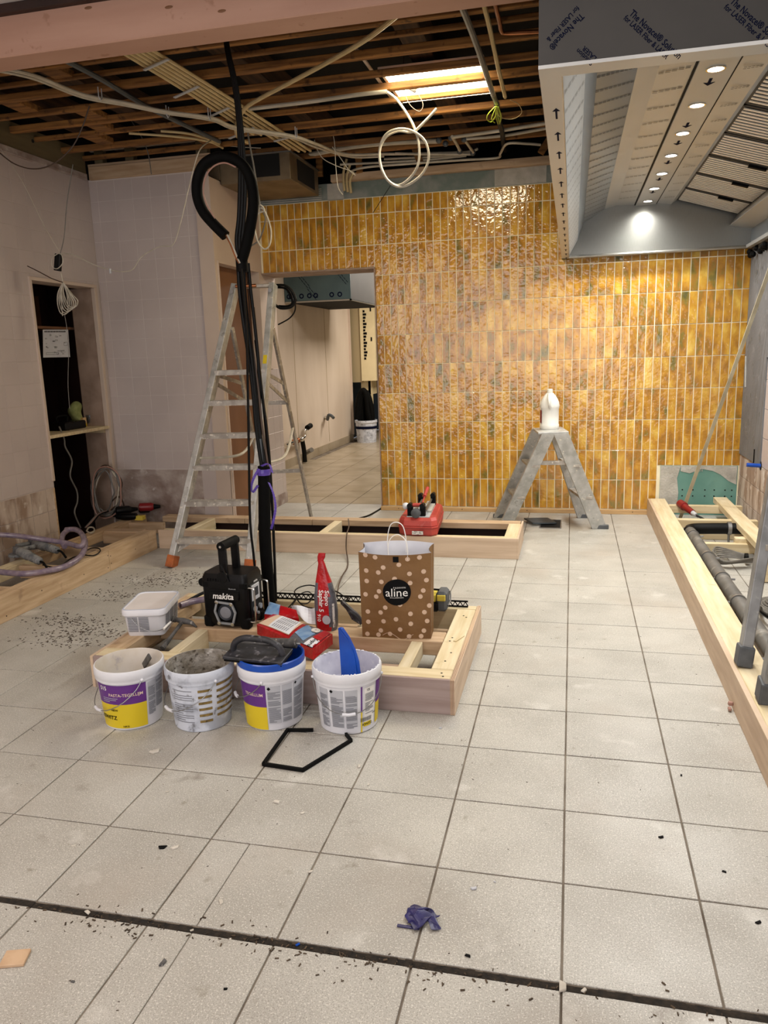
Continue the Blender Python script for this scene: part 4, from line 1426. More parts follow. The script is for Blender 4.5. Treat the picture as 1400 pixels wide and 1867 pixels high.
# thin loose wires on the left
for lb, m_, r, y, pp in (
        ('dark cord sagging from the joists towards the left wall', 'brcable', .004, 3.0, [(163, 193), (150, 232), (130, 270), (95, 300), (60, 308), (25, 298), (-5, 275)]),
        ('thin pale wire from the left wall to the black plug box', 'wcable', .0022, 3.15, [(-5, 262), (40, 330), (80, 410), (108, 458)]),
        ('pale cord rising from the black plug box to the olive board', 'gcable', .003, 3.3, [(133, 300), (122, 370), (117, 430), (110, 462)]),
        ('short wire hanging before the timber of the back left wall', 'gcable', .0035, 3.9, [(238, 218), (258, 250), (270, 280), (276, 318)]),
        ('white wire sweeping from the conduits down across the grey tiled wall', 'wcable', .0038, 3.3, [(385, 262), (365, 272), (352, 310), (340, 360), (328, 410), (315, 446), (290, 450), (258, 468), (240, 492), (210, 494), (170, 482), (135, 465), (112, 462)]),):
    o = cable('loose_wire', lb, [py(u, v, y) if (u, v) != (385, 262) else pz(385, 256, 2.845) for u, v in pp], r, m_, 'wire')
p = py(201, 493, 3.3)
MB().cyl(p + Vector((0, 0, .01)), p - Vector((0, 0, .02)), .008, seg=10).build('wire_connector', 'lgreyp', bpy.data.objects['loose_wire.004'])
bx = thing('plug_box', 'small black plug box hanging left of the grey tiled wall', 'plug', py(106, 478, 3.2))
MB().beam(py(107, 463, 3.2), py(105, 494, 3.2), .042, .03, up=(0, 1, 0)).build('body', 'blackp', bx, bev=.004)
cable('cord_loop', None, [py(u, v, 3.18) for u, v in ((106, 462), (96, 470), (95, 485), (104, 490), (114, 480), (113, 466), (108, 462))], .003, 'wcable', parent=bx)
cc = thing('hanging_cord_coil', 'bunched coil of pale cord hanging in front of the dark niche', 'cable', py(125, 545, 3.2))
cable('cord_end', 'dark cord end', [py(u, v, 3.19) for u, v in ((50, 485), (70, 495), (95, 508), (115, 515))], .0035, 'brcable', parent=cc)
r_ = random.Random(8)
for k in range(6):
    w_ = 10 + k * 6
    cable('cord_loop', None, [py(115 + dx, 515 + dy, 3.2 + .01 * math.sin(k * 2 + dy)) for dx, dy in ((0, 0), (-9 + 2 * k, 18), (-10 + 3.5 * k, 38), (-5 + 4 * k, 55 - 2 * k), (4 + 4 * k, 58 - 3 * k), (9 + 3.5 * k, 48 - 3 * k), (7 + 2 * k, 22), (0, 0))], .0035, 'wcable', parent=cc)
cable('cord_end', None, [py(u, v, 3.2) for u, v in ((111, 498), (114, 514), (112, 540), (114, 576))], .0035, 'wcable', parent=cc)
cable('cord_end', None, [py(u, v, 3.2) for u, v in ((118, 575), (122, 600), (125, 640), (124, 700), (127, 745))], .002, 'gcable', parent=cc)
# thin white wires near the air box
for lb, pp in (('thin white wire hooked over the joists left of the white coil', [(573, 255), (578, 272), (590, 290), (615, 303), (640, 312), (648, 320)]),
               ('thin white wire hanging straight beside the dropping conduits', [(606, 240), (610, 262), (612, 300), (616, 340), (625, 355)]),
               ('thin white wire crossing the one hooked over the joists', [(606, 268), (622, 290), (636, 310), (648, 320)]),
               ('thin white wire draped over the top of the air box', [(372, 255), (400, 264), (440, 268), (475, 270)])):
    cable('thin_wire', lb, [py(u, v, 4.2) for u, v in pp], .0032, 'wcable', 'wire')
cable('thin_wire', 'thin dark wire tail', [py(712, 338, 3.27), py(698, 360, 3.3), py(680, 388, 3.34)], .002, 'bcable', parent=wc)
# coil by the wall corner with its cord
kc = thing('knotted_cable_coil', 'grey cable knotted into a loop at the left end of the ochre wall', 'cable', py(480, 420, 3.6))
cable('drop_cord', None, [py(u, v, 3.6) for u, v in ((449, 205), (453, 250), (462, 300), (470, 350), (476, 385))], .006, 'gcable', parent=kc)
cable('cable_loop', None, [py(u, v, 3.6) for u, v in ((466, 380), (475, 374), (482, 384), (470, 390), (464, 410), (470, 440), (482, 454), (492, 445), (494, 420), (487, 395), (478, 380), (466, 384))], .006, 'wcable', parent=kc)
cable('cable_loop', None, [py(u, v, 3.62) for u, v in ((480, 388), (484, 400), (478, 425), (470, 440), (455, 450))], .005, 'gcable', parent=kc)
# ================================================================== TIMBER PLINTHS
PH = .14


def board(par, x0, x1, y0, y1, z0=0.004, z1=PH, m='woodx', name='rail', c=.003):
    return MB().cbox(x0, x1, y0, y1, z0, z1, c).build(name, m, par)


# island plinth in the middle of the floor
ip = thing('timber_plinth', 'low timber plinth frame in the middle of the floor behind the four buckets', 'platform', (-1.18, 1.65, 0))
board(ip, -1.95, -.428, 1.216, 1.230, 0, PH, 'plyr', 'front_board', .001)
sb = MB().cbox(-.428, -.410, 1.214, 2.105, 0, PH + .001, .001)
sb.build('side_board', 'ply', ip)
pe = MB()
for i in range(3):
    pe.box(-.4255 + i * .005, -.4235 + i * .005, 1.213, 2.1, .002, PH + .0016)
tag(pe.build('ply_layers', 'plyedge', ip), kind='stuff')
board(ip, -1.95, -.43, 1.2305, 1.318, .075, PH, 'palex', 'front_rail')
board(ip, -.518, -.430, 1.320, 2.043, .075, PH, 'pale', 'side_rail')
board(ip, -1.855, -.52, 1.605, 1.725, .075, PH, 'woodx', 'middle_rail')
board(ip, -1.95, -.43, 2.045, 2.10, .03, PH, 'palex', 'back_rail')
board(ip, -.655, -.605, 1.320, 1.605, .07, PH - .004, 'pale', 'cross_piece')
board(ip, -1.30, -1.25, 1.320, 1.605, .07, PH - .004, 'pale', 'cross_piece')
board(ip, -1.66, -1.61, 1.320, 1.605, .03, PH - .004, 'pale', 'cross_piece')
board(ip, -1.95, -1.86, 1.32, 2.04, .075, PH, 'woody', 'side_rail')
board(ip, -.95, -.90, 1.727, 2.043, .07, PH - .02, 'pale', 'cross_piece')
board(ip, -1.62, -.52, 1.33, 1.36, .004, .05, 'woodx', 'lower_rail')
board(ip, -1.62, -.52, 1.95, 1.98, .004, .06, 'woodx', 'lower_rail')
board(ip, -1.965, -1.951, 1.216, 2.1, 0, PH, 'ply', 'side_board', .001)
b = MB()
for x, y in ((-.46, 1.25), (-.47, 1.28), (-.475, 1.40), (-.465, 1.49), (-.49, 1.62), (-.485, 1.66), (-.47, 1.63), (-.46, 1.93), (-.475, 1.95), (-.62, 1.66), (-.74, 1.25), (-.8, 1.66)):
    b.lathe([(.0045, 0), (.0045, .0006), (.0001, .0006)], 8, (x, y, PH))
tag(b.build('screw_heads', 'blackhole', ip), kind='stuff')

# back plinth in front of the ochre wall
bp_ = thing('timber_plinth', 'long low timber plinth carrying the red case in front of the ochre wall', 'platform', (-1.6, 3.75, 0))
board(bp_, -2.93, -.335, 3.495, 3.513, 0, PH, 'ply', 'front_board', .001)
board(bp_, -2.90, -.335, 3.514, 3.56, .06, PH, 'palex', 'front_rail')
for x0, x1 in ((-3.15, -2.45), (-2.447, -1.9), (-1.897, -.34)):
    board(bp_, x0, x1, 3.95, 4.05, .095, PH, 'woodx', 'back_rail')
board(bp_, -.42, -.335, 3.56, 3.95, .05, PH, 'pale', 'end_rail')
board(bp_, -.335, -.322, 3.495, 4.05, 0, PH, 'ply', 'end_board', .001)
for x in (-2.75, -1.72, -1.05):
    board(bp_, x, x + .06, 3.56, 3.95, .05, PH - .005, 'pale', 'cross_piece')
MB().box(-2.9, -.4, 3.56, 4.04, .001, .006).build('shade_sheet', 'darkwood', bp_)  # dark sheet added to paint the shade inside the frame
MB().box(-3.0, -.34, 4.03, 4.048, .001, .094).build('dark_board', 'darkwood', bp_)

# left plinth along the stripped wall
lp_ = thing('timber_plinth', 'long low timber plinth along the stripped left wall with hose and grinders on it', 'platform', (-3.2, 2.6, 0))
board(lp_, -2.965, -2.945, .9, 2.88, 0, PH, 'woody', 'front_board', .001)
board(lp_, -2.965, -2.945, 2.883, 3.49, 0, PH, 'woody', 'front_board', .001)
board(lp_, -3.04, -2.966, .9, 3.49, .06, PH, 'woody', 'front_rail')
board(lp_, -3.42, -3.33, 1.2, 2.65, .07, PH, 'pale', 'back_rail')
board(lp_, -3.42, -3.33, 2.652, 4.02, .07, PH, 'woody', 'back_rail')
for y in (1.6, 2.05, 2.5, 2.95, 3.40, 3.75):
    board(lp_, -3.33, -3.04, y, y + .05, .05, PH - .01, 'woodx', 'cross_piece')
board(lp_, -3.33, -3.04, 3.42, 3.52, .10, PH, 'woodx', 'cross_board')
b = MB().cbox(-3.30, -3.18, 2.28, 2.46, .006, .02, .002)
tag(b.build('wood_offcut', 'brownply', org=(-3.24, 2.37, .006)), 'flat wood offcut lying inside the left plinth', 'offcut')
b = MB()
for y, z in ((1.2, .05), (1.6, .1), (1.9, .03), (2.2, .08), (2.6, .06), (2.86, .03), (2.87, .11), (2.9, .05), (2.9, .10), (3.2, .07)):
    b.cyl((-2.9452, y, z), (-2.9445, y, z), .004, seg=8)
tag(b.build('nail_heads', 'blackhole', lp_), kind='stuff')

# right plinth with drain pipe
rp = thing('timber_plinth', 'long clean timber plinth frame along the right wall holding the waste pipe', 'platform', (.95, 3., 0))
board(rp, .611, .630, .30, 4.99, 0, PH, 'ply', 'front_board', .001)
board(rp, .6305, .745, .30, 4.99, .06, PH, 'pale', 'front_rail')
for v, zt, th_ in ((922, .14, .05), (947.6, .14, .05), (990, .09, .045), (968, .06, .04)):
    y = pz(1260, v, zt).y
    board(rp, .745, 1.27, y, y + th_, zt - .06, zt, 'palex', 'cross_piece')
board(rp, 1.10, 1.20, pz(1395, 1010, .16).y - .25, 4.95, .12, .165, 'pale', 'back_rail')
y = pz(1290, 978, .12).y
board(rp, 1.04, 1.14, y - .04, y + .02, .004, .12, 'pale', 'block')
y = pz(1385, 1010, .14).y
board(rp, 1.08, 1.18, y - .12, y - .04, .004, .12, 'pale', 'block')
board(rp, 1.16, 1.20, 2.2, 4.6, .004, .03, 'pale', 'lower_rail')
board(rp, .76, .79, .3, 4.6, .004, .05, 'woody', 'lower_rail')
# waste pipes
wp = thing('waste_pipe', 'grey plastic waste pipe running along the right plinth', 'pipe', (.81, 3, .1))
cable('pipe', None, [(.80, 3.98, .10), (.81, 3.0, .10), (.82, 1.95, .10), (.83, .6, .10)], .037, 'gpipe', parent=wp, seg=20, n=2)
for y in (3.86, 3.30, 2.86, 2.45, 1.72):
    x = .80 + (3.98 - y) * .01
    cl = MB().lathe([(.038, -.008), (.042, -.008), (.042, .008), (.038, .008)], 20, closed=True).xf(Matrix.Translation((x, y, .10)) @ Matrix.Rotation(PI / 2, 4, 'X')).build('pipe_clamp', 'wire', wp, smooth=True)
    MB().cyl((x + .04, y, .10), (x + .065, y, .10), .006, seg=8).cyl((x - .04, y, .10), (x - .062, y, .10), .006, seg=8).build('clamp_screw', 'wire', cl)
    MB().box(x - .02, x + .02, y - .02, y + .02, .004, .065).build('clamp_foot', 'darkpipe', cl)
wq = thing('black_waste_pipe', 'black plastic waste pipe crossing the right plinth at its far end', 'pipe', (.95, 4.05, .1))
cable('pipe', None, [(.80, 4.0, .10), (.82, 4.05, .105), (.95, 4.06, .11), (1.2, 4.06, .115)], .038, 'bcable', parent=wq, seg=20, n=4)
MB().lathe([(.040, -.012), (.045, -.012), (.045, .012), (.040, .012)], 20, closed=True).xf(Matrix.Translation((1.06, 4.06, .113)) @ Matrix.Rotation(PI / 2, 4, 'Y')).build('pipe_clamp', 'wire', wq, smooth=True)
MB().cyl((1.06, 4.06, .07), (1.06, 4.06, .01), .008, seg=8).build('clamp_rod', 'wire', wq)
# elbow
MB().ball((.80, 4.0, .10), .043, seg=18, rings=10).build('elbow', 'bcable', wq, smooth=True)
# cables on the floor of the right plinth
c1 = thing('cable_coil', 'flat coil of grey cable tied up inside the right plinth', 'cable', (1.0, 3.55, .02))
for k in range(6):
    cable('cable_loop', None, [(.86 + .005 * k, 3.55 + .012 * k, .02 + .008 * k), (.93, 3.60 + .02 * k, .03 + .008 * k), (1.05, 3.58, .03 + .006 * k), (1.16, 3.50 + .015 * k, .03 + .004 * k), (1.05, 3.49 - .008 * k, .03 + .006 * k), (.92, 3.47 - .01 * k, .02 + .006 * k), (.86 + .005 * k, 3.55 + .012 * k, .02 + .008 * k)], .0055, 'gcable', parent=c1, seg=6, n=5)
MB().lathe([(.012, -.008), (.03, -.008), (.03, .008), (.012, .008)], 12, closed=True).xf(Matrix.Translation((1.07, 3.54, .045)) @ Matrix.Rotation(PI / 2, 4, 'Y')).build('tie', 'bcable', c1)
c1 = thing('cable_coil', 'round coil of grey cable on the floor behind the right waste pipe', 'cable', (1.10, 2.62, .02))
for k in range(7):
    cable('cable_loop', None, coil_pts((1.09, 2.66, .014 + .006 * k), (1, 0, 0), (0, 1, 0), .15 - .01 * k, .16 - .012 * k, 1.0, .006, 18, k), .006, 'gcable', parent=c1, seg=6, n=2)
cable('cable_end', None, [(.95, 2.60, .03), (.93, 2.45, .05), (1.0, 2.30, .04), (1.15, 2.22, .03), (1.28, 2.2, .03)], .010, 'bcable', parent=c1)
for k, (dx, rr) in enumerate(((0, .009), (.03, .007), (-.02, .007))):
    o = cable('floor_cable', ['black cable curling on the floor at the far end of the right plinth', 'grey cable beside the black one at the far end of the right plinth', 'second grey cable near the red plug'][k],
              [(.78, 4.32 + dx, .02), (.92, 4.40 + dx, .03 + .01 * k), (1.05, 4.36 - dx, .03), (1.18, 4.50 + dx, .02)], rr, ['bcable', 'gcable', 'gcable'][k])
# red plug
rpg = thing('industrial_plug', 'dark red industrial plug with black cable at the far end of the right plinth', 'plug', (.83, 4.72, .14))
pa, pb = py(1240, 918, 4.72), py(1263, 935, 4.52)
MB().tube([pa, pa.lerp(pb, .35), pa.lerp(pb, .36), pb], [.032, .032, .026, .022], 16).build('body', 'redp', rpg, smooth=True)
MB().tube([pb, pb + (pb - pa) * .25], [.018, .014], 12).build('gland', 'lgreyp', rpg, smooth=True)
pc = pb + (pb - pa) * .25
cable('cord', None, [pc, pc + Vector((.06, -.03, -.03)), (1.0, 4.4, .05), (1.12, 4.33, .03)], .008, 'bcable', parent=rpg)
# small red clip near the right plinth
tag(MB().cbox(.592, .610, 1.435, 1.448, .016, .032, .003).cbox(.590, .602, 1.415, 1.436, .004, .016, .003).build('broken_clip', 'pkcable'), 'small reddish broken clip stuck on the front of the right plinth', 'clip')
# leaning lath
pl = MB().beam(pz(1240, 944, .02), px(1404, 488, 1.26), .024, .018, up=(0, 1, 0)).build('leaning_lath', 'greylath')
tag(pl, 'thin long wooden lath leaning against the right wall', 'lath')
# blue pipe end in the right wall
bpv = thing('pipe_stub', 'blue capped pipe stub sticking out of the right wall', 'pipe', (1.25, 4.35, .5))
MB().cyl((1.30, 4.33, .505), (1.20, 4.33, .512), .014, seg=14).build('stub', 'blue', bpv, smooth=True)
MB().cyl((1.30, 4.33, .505), (1.29, 4.33, .505), .032, seg=14).build('hole', 'blackhole', bpv)

# ================================================================== TALL LADDER
LA = thing('platform_ladder', 'tall dusty aluminium platform stepladder with paint splashes standing left of the cable bundle', 'ladder', (-2.3, 3.6, 0))
fl0, ft0 = Vector((-2.585, 3.030, 0)), py(430, 520, 3.66)
fr0, fr1 = Vector((-2.045, 3.09, 0)), py(498, 518, 3.70)


def lpt(a, c, z):
    return a.lerp(c, z / c.z)


for a, c in ((fl0, ft0), (fr0, fr1)):
    s_ = MB().beam(a, c, .042, .070, up=(0, -1, .3))
    s_.build('stile', 'alu', LA, bev=.004)
MB().beam(fl0 + Vector((0, 0, .0)), lpt(fl0, ft0, .075), .052, .082, up=(0, -1, .3)).build('foot', 'orange', LA, bev=.004)
MB().beam(fr0 + Vector((0, 0, .0)), lpt(fr0, fr1, .05), .052, .082, up=(0, -1, .3)).build('foot', 'orange', LA, bev=.004)
for z in (.185, .425, .655, .86, 1.075, 1.275):
    a, c = lpt(fl0, ft0, z), lpt(fr0, fr1, z)
    dp = .085 if z < 1.2 else .24
    d = (c - a).normalized()
    yb = Vector((d.y * -1, d.x, 0)).normalized()
    t = MB().prism([a - yb * .042, c - yb * .042, c + yb * (dp - .04), a + yb * (dp - .04)], (0, 0, -.008))
    t.prism([a - yb * .044, c - yb * .044, c - yb * .039, a - yb * .039], (0, 0, -.032))
    for k in range(5):
        o_ = -.03 + k * .016
        t.prism([a + yb * o_, c + yb * o_, c + yb * (o_ + .004), a + yb * (o_ + .004)], (0, 0, .002))
    t.build('platform' if z > 1.2 else 'tread', 'alud', LA)
# diagonal braces below first tread
for s_, (a, c) in ((1, (fl0, ft0)), (-1, (fr0, fr1))):
    p0 = lpt(a, c, .08)
    p1 = lpt(fl0, ft0, .17).lerp(lpt(fr0, fr1, .17), .26 if s_ == 1 else .74)
    MB().prism([p0, lpt(a, c, .165), p1], (0, .006, 0)).build('gusset', 'alud', LA)
# top rail
MB().beam(ft0 + Vector((-.01, 0, -.012)), fr1 + Vector((.01, 0, -.01)), .07, .022).build('top_rail', 'alud', LA, bev=.004)
MB().cyl(ft0.lerp(fr1, .05) + Vector((0, -.04, -.01)), ft0.lerp(fr1, .6) + Vector((0, -.04, -.01)), .012, seg=12).build('grip_rail', 'copper', LA, smooth=True)
# rear legs
rl, rr_ = py(423, 598, 3.60), py(497, 598, 3.62)
gl_, gr_ = Vector((-2.47, 4.50, .006)), Vector((-2.150, 4.66, .004))
MB().beam(rl, gl_, .020, .034, up=(0, -1, .3)).build('rear_leg', 'alud', LA, bev=.003)
MB().beam(rr_, gr_, .020, .034, up=(0, -1, .3)).build('rear_leg', 'alud', LA, bev=.003)
for z in (.45, 1.02):
    a, c = rl.lerp(gl_, 1 - z / rl.z), rr_.lerp(gr_, 1 - z / rr_.z)
    MB().beam(a, c, .016, .03).build('rear_brace', 'alud', LA)
for a, c, rt in ((lpt(fl0, ft0, 1.25), rl.lerp(gl_, .25), 1), (lpt(fr0, fr1, 1.25), rr_.lerp(gr_, .25), 1), (lpt(fr0, fr1, 1.20), rr_.lerp(gr_, .34), 1), (lpt(fl0, ft0, 1.2), rl.lerp(gl_, .34), 1)):
    MB().beam(a, c, .008, .026).build('hinge_bar', 'alud', LA)
sp_ = crom([lpt(fl0, ft0, .70), lpt(fl0, ft0, .72) + Vector((.2, .25, -.03)), rl.lerp(gl_, .52)], 8)
MB().tube(sp_, .010, 6).build('strap', 'wcable', LA, smooth=True)
sp_ = crom([lpt(fr0, fr1, .66), lpt(fr0, fr1, .68) + Vector((.05, .35, -.02)), rr_.lerp(gr_, .47)], 8)
MB().tube(sp_, .010, 6).build('strap', 'wcable', LA, smooth=True)
p = lpt(fr0, fr1, 1.33)
d = (fr1 - fr0).normalized()
MB().beam(p - d * .03 + Vector((0, -.0, 0)), p + d * .03, .0275, .072, up=(0, -1, .3)).build('sticker', 'lyellow', LA)
for a, c in ((fl0, ft0), (fr0, fr1)):
    p = lpt(a, c, 1.80) + Vector((0, -.045, 0))
    MB().cyl(p, p + Vector((0, -.006, 0)), .014, seg=12).build('rivet', 'wire', LA)

# ================================================================== SMALL TRESTLE STEPS
SL = thing('trestle_steps', 'small silver double-sided steps with a white jug on top before the ochre wall', 'step ladder', (-.16, 4.6, 0))
zt = .745
TL, TR, BL, BR = pz(981, 792, zt), pz(1037, 790, zt), pz(971, 783.5, zt), pz(1023, 781, zt)
NF = [Vector((-.485, 4.43, 0)), Vector((.225, 4.455, 0)), Vector((-.57, 4.79, 0)), Vector((.10, 4.84, 0))]


def stile(top_a, top_b, foot, fw, name='stile'):
    """wide flat side cheek: from the top edge piece down to the foot"""
    d = (top_b - top_a).normalized()
    p = [top_a, top_b, foot + d * fw / 2, foot - d * fw / 2]
    n_ = (p[1] - p[0]).cross(p[3] - p[0]).normalized() * .022
    return MB().prism(p, n_).build(name, 'alu', SL, bev=.003)


Td = (TR - TL)
stile(TL + Td * .12, TL + Td * .56, NF[0], .105)
stile(TL + Td * .50, TR, NF[1], .115)
Bd = (BR - BL)
stile(BL, BL + Bd * .44, NF[2], .075)
stile(BL + Bd * .55, BR, NF[3], .075)
t = MB().prism([TL, TR, BR, BL], (0, 0, .014))
t.build('top_plate', 'alu', SL, bev=.003)
for side in (0, 1):
    for z in (.26, .51):
        f = 1 - z / zt
        tn = (TL + Td * .34) if side == 0 else (TL + Td * .75)
        tb = (BL + Bd * .22) if side == 0 else (BL + Bd * .77)
        a = tn.lerp(NF[side], f)
        c = tb.lerp(NF[side + 2], f)
        a.z = c.z = z
        sx = -1 if side == 0 else 1
        MB().prism([a + Vector((-.045, 0, 0)), a + Vector((.045, 0, 0)), c + Vector((.035, 0, 0)), c + Vector((-.035, 0, 0))], (0, 0, -.02)).build('tread', 'alud', SL, bev=.002)
MB().beam((TL + Td * .45).lerp(NF[0], .30) + Vector((0, .03, 0)), (TL + Td * .6).lerp(NF[1], .30) + Vector((0, .03, 0)), .03, .03).build('spreader', 'alud', SL)
for k, (p, w_) in enumerate(zip(NF, (.105, .12, .08, .08))):
    MB().cbox(p.x - w_ / 2 - .004, p.x + w_ / 2 + .004, p.y - .006, p.y + .03, 0, .03, .003).build('foot', 'greyrub', SL)
    MB().cyl((p.x - .03, p.y - .006, .05), (p.x - .03, p.y - .009, .05), .006, seg=10).cyl((p.x + .03, p.y - .006, .05), (p.x + .03, p.y - .009, .05), .006, seg=10)

# jug
jp = (TL + BR) / 2 + Vector((-.005, .02, 0))
jp = Vector((jp.x, jp.y, zt + .014))
JG = thing('plastic_jug', 'white plastic jug with moulded handle standing on the small steps', 'jug', jp)
prof = [(.001, 0), (.066, 0), (.070, .006), (.070, .035), (.067, .040), (.067, .150), (.070, .158), (.072, .175), (.068, .20), (.058, .225), (.042, .25), (.026, .268), (.020, .272)]
MB().lathe(prof, 28, sx=1., sy=.85).build('body', 'jug', JG, smooth=True, local=True)
MB().lathe([(.001, .270), (.019, .270), (.021, .272), (.021, .296), (.018, .299), (.001, .299)], 20).build('cap', 'jug', JG, smooth=True, local=True)
MB().tube(crom([(-.004, -.030, .262), (-.004, -.062, .245), (-.002, -.080, .215), (0, -.078, .185), (.004, -.060, .165)], 6), .011, 10).build('handle', 'jug', JG, smooth=True, local=True)
MB().lathe([(.0705, .05), (.0705, .145)], 10, a0=R(150), a1=R(215), sx=1., sy=.88).build('side_label', 'redp', JG, local=True)

# drain grate
dg = thing('floor_drain', 'open square black floor drain with its grate lying half over it', 'drain', (.0, 4.42, 0))
a, c = pz(990, 962, 0), pz(1022, 950, 0)
x0, x1, y0, y1 = a.x - .02, c.x, a.y - .02, c.y + .02
MB().box(x0, x1, y0, y1, .0005, .0015).build('opening', 'blackhole', dg)  # flat black plate, painting the dark of the recess on top of the tiles
b = MB()
b.box(x0 - .008, x0, y0 - .008, y1 + .008, 0, .006).box(x1, x1 + .008, y0 - .008, y1 + .008, 0, .006).box(x0, x1, y0 - .008, y0, 0, .006).box(x0, x1, y1, y1 + .008, 0, .006)
b.build('drain_frame', 'wire', dg)
gcn = pz(985, 951, .012)
gr = MB()
for k in range(9):
    gr.box(-.10, .10, -.09 + k * .0216, -.076 + k * .0216, 0, .012)
gr.box(-.10, -.088, -.09, .097, 0, .012).box(.088, .10, -.09, .097, 0, .012)
gr.xf(Matrix.Translation(gcn) @ Matrix.Rotation(R(24), 4, 'Z') @ Matrix.Rotation(R(3), 4, 'Y'))
gr.build('grate', 'darkpipe', dg)

# right hand ladder: only its legs reach into the picture
RL = thing('aluminium_ladder', 'aluminium ladder with grey rubber feet standing on the right plinth, cut by the picture edge', 'ladder', (.8, 1.3, PH))
for (foot, upx) in ((pz(1354, 1213, PH), (1392, 990, 1.60)), (pz(1394, 1278, PH), (1418, 1150, 1.20))):
    t = py(*upx)
    d = (t - foot).normalized()
    top = foot + d * ((1.75 - foot.z) / d.z)
    st_ = MB().beam(foot + d * .03, top, .040, .060, up=(0, -1, .2))
    st_.build('leg', 'alug', RL, bev=.004)
    MB().beam(foot, foot + d * .080, .056, .074, up=(0, -1, .2)).build('rubber_foot', 'greyrub', RL, bev=.006)
    f2_ = foot + Vector((.46, 0, -PH + .002))
    t2_ = top + Vector((.30, 0, 0))
    d2_ = (t2_ - f2_).normalized()
    MB().beam(f2_ + d2_ * .03, t2_, .040, .060, up=(0, -1, .2)).build('leg', 'alug', RL, bev=.004)
    MB().beam(f2_, f2_ + d2_ * .080, .056, .074, up=(0, -1, .2)).build('rubber_foot', 'greyrub', RL, bev=.006)
    for z_ in ((.52, .84, 1.16, 1.48) if foot.y < 1.3 else (.60,)):
        pa2, pb2 = foot.lerp(top, (z_ - foot.z) / (top.z - foot.z)), f2_.lerp(t2_, (z_ - f2_.z) / (t2_.z - f2_.z))
        MB().beam(pa2, pb2, .07, .024).build('tread', 'alud', RL, bev=.002)
# ================================================================== BUCKETS
def brad(z):
    return .106 + (.121 - .106) * z / .195


def bucket(label, cx, cy, bodym, inm, rim=None):
    t = thing('bucket', label, 'bucket', (cx, cy, 0), group=None)
    prof = [(.001, 0), (.102, 0), (.106, .004), (brad(.19), .190), (.127, .193), (.1275, .205), (.1295, .208), (.1295, .232), (.127, .238), (.1235, .239)]
    MB().lathe(prof, 48).build('body', bodym, t, smooth=True, local=True)
    MB().lathe([(.1235, .239), (.121, .232), (.103, .012), (.001, .010)], 48).build('inside', inm, t, smooth=True, local=True)
    t['_a'] = math.atan2(CAM[1] - cy, CAM[0] - cx)
    return t


def bp(a, z, off=.0012):
    r = brad(z) + off
    return (r * math.cos(a), r * math.sin(a), z)


def patch(t, name, s0, s1, z0, z1, m, off=.0012, n=10, label=None, z0b=None):
    """label patch wrapped on the bucket, s = sine of the angle from the camera side"""
    a0 = t['_a']
    A0, A1 = a0 + math.asin(s0), a0 + math.asin(s1)
    o = MB().grid(lambda u, v: bp(A0 + (A1 - A0) * u, z0 + (z1 - z0) * v, off), n, 3).build(name, m, t, smooth=True, local=True)
    if label:
        o['label'] = label
    return o


def btext(t, s, sc_, z, size, m, bold=True, off=.0022):
    a0 = t['_a'] + math.asin(sc_)
    b = text_mb(s, size, bold=bold)
    b.mapv(lambda v: bp(a0 + v.x / brad(z), z + v.y, off))
    return b.build('lettering', m, t, local=True)


def fine(t, s0, s1, z0, z1, m='printdk', dz=.0052, off=.0022, seed=1, hh=.0026):
    r_ = random.Random(seed)
    a0 = t['_a']
    b = MB()
    z = z1
    while z > z0:
        e = s1 if r_.random() < .72 else s0 + (s1 - s0) * r_.uniform(.4, .9)
        if r_.random() > .12:
            A0, A1 = a0 + math.asin(s0), a0 + math.asin(e)
            g_ = MB().grid(lambda u, v: bp(A0 + (A1 - A0) * u, z - hh * v, off), 3, 1)
            b.merge(g_)
        z -= dz
    return tag(b.build('fine_print', m, t, local=True), kind='stuff')


def handle(t, ae, am, zm, ear2=True, grip=True):
    """wire bail hanging against the bucket: ae = ear angle offset, am = angle of the grip"""
    a0 = t['_a']
    pts = []
    span = (am - ae)
    for i in range(17):
        u = i / 16
        a = a0 + ae + 2 * span * u
        z = .198 - (.198 - zm) * math.sin(PI * u) ** .8
        r = max(brad(z), .110) + .008 + .018 * math.sin(PI * u)
        pts.append(Vector((r * math.cos(a), r * math.sin(a), z)))
    h = MB().tube(pts, .0018, 6).build('wire_handle', 'wire', t, smooth=True, local=True)
    m = 8
    MB().tube(pts[m - 1:m + 2], .0062, 10).build('grip', 'bucket', h, smooth=True, local=True)
    for a in (a0 + ae, a0 + ae + 2 * span):
        MB().ball((.1295 * math.cos(a), .1295 * math.sin(a), .20), .006, seg=8, rings=5).build('ear', 'bucket', t, local=True)


B1 = bucket('white bucket with purple and yellow label, leftmost of the four, a spatula handle inside', -1.628, .985, 'bucket', 'bucketcream')
patch(B1, 'label_band', -.97, .42, .108, .186, 'lpurple', label='purple label band')
patch(B1, 'label_band', -.97, .42, .010, .108, 'lyellow', label='yellow label band')
patch(B1, 'print_panel', .47, .70, .05, .18, 'lgrey')
patch(B1, 'print_panel', .72, .95, .07, .185, 'lgrey')
fine(B1, .48, .69, .05, .165, seed=2)
fine(B1, .73, .93, .07, .175, seed=3)
btext(B1, '515', -.82, .170, .022, 'whiteink')
btext(B1, 'PASTA-TEGELLIJM', -.22, .146, .0165, 'pinkish')
fine(B1, -.86, -.45, .118, .134, 'lgrey', dz=.007, seed=5, hh=.002)
btext(B1, '16KG', -.30, .018, .010, 'blackink')
btext(B1, 'NEW', -.60, .084, .012, 'blackink')
btext(B1, 'KIWITZ', -.80, .052, .022, 'blackink')
handle(B1, .30, -1.15, .085)
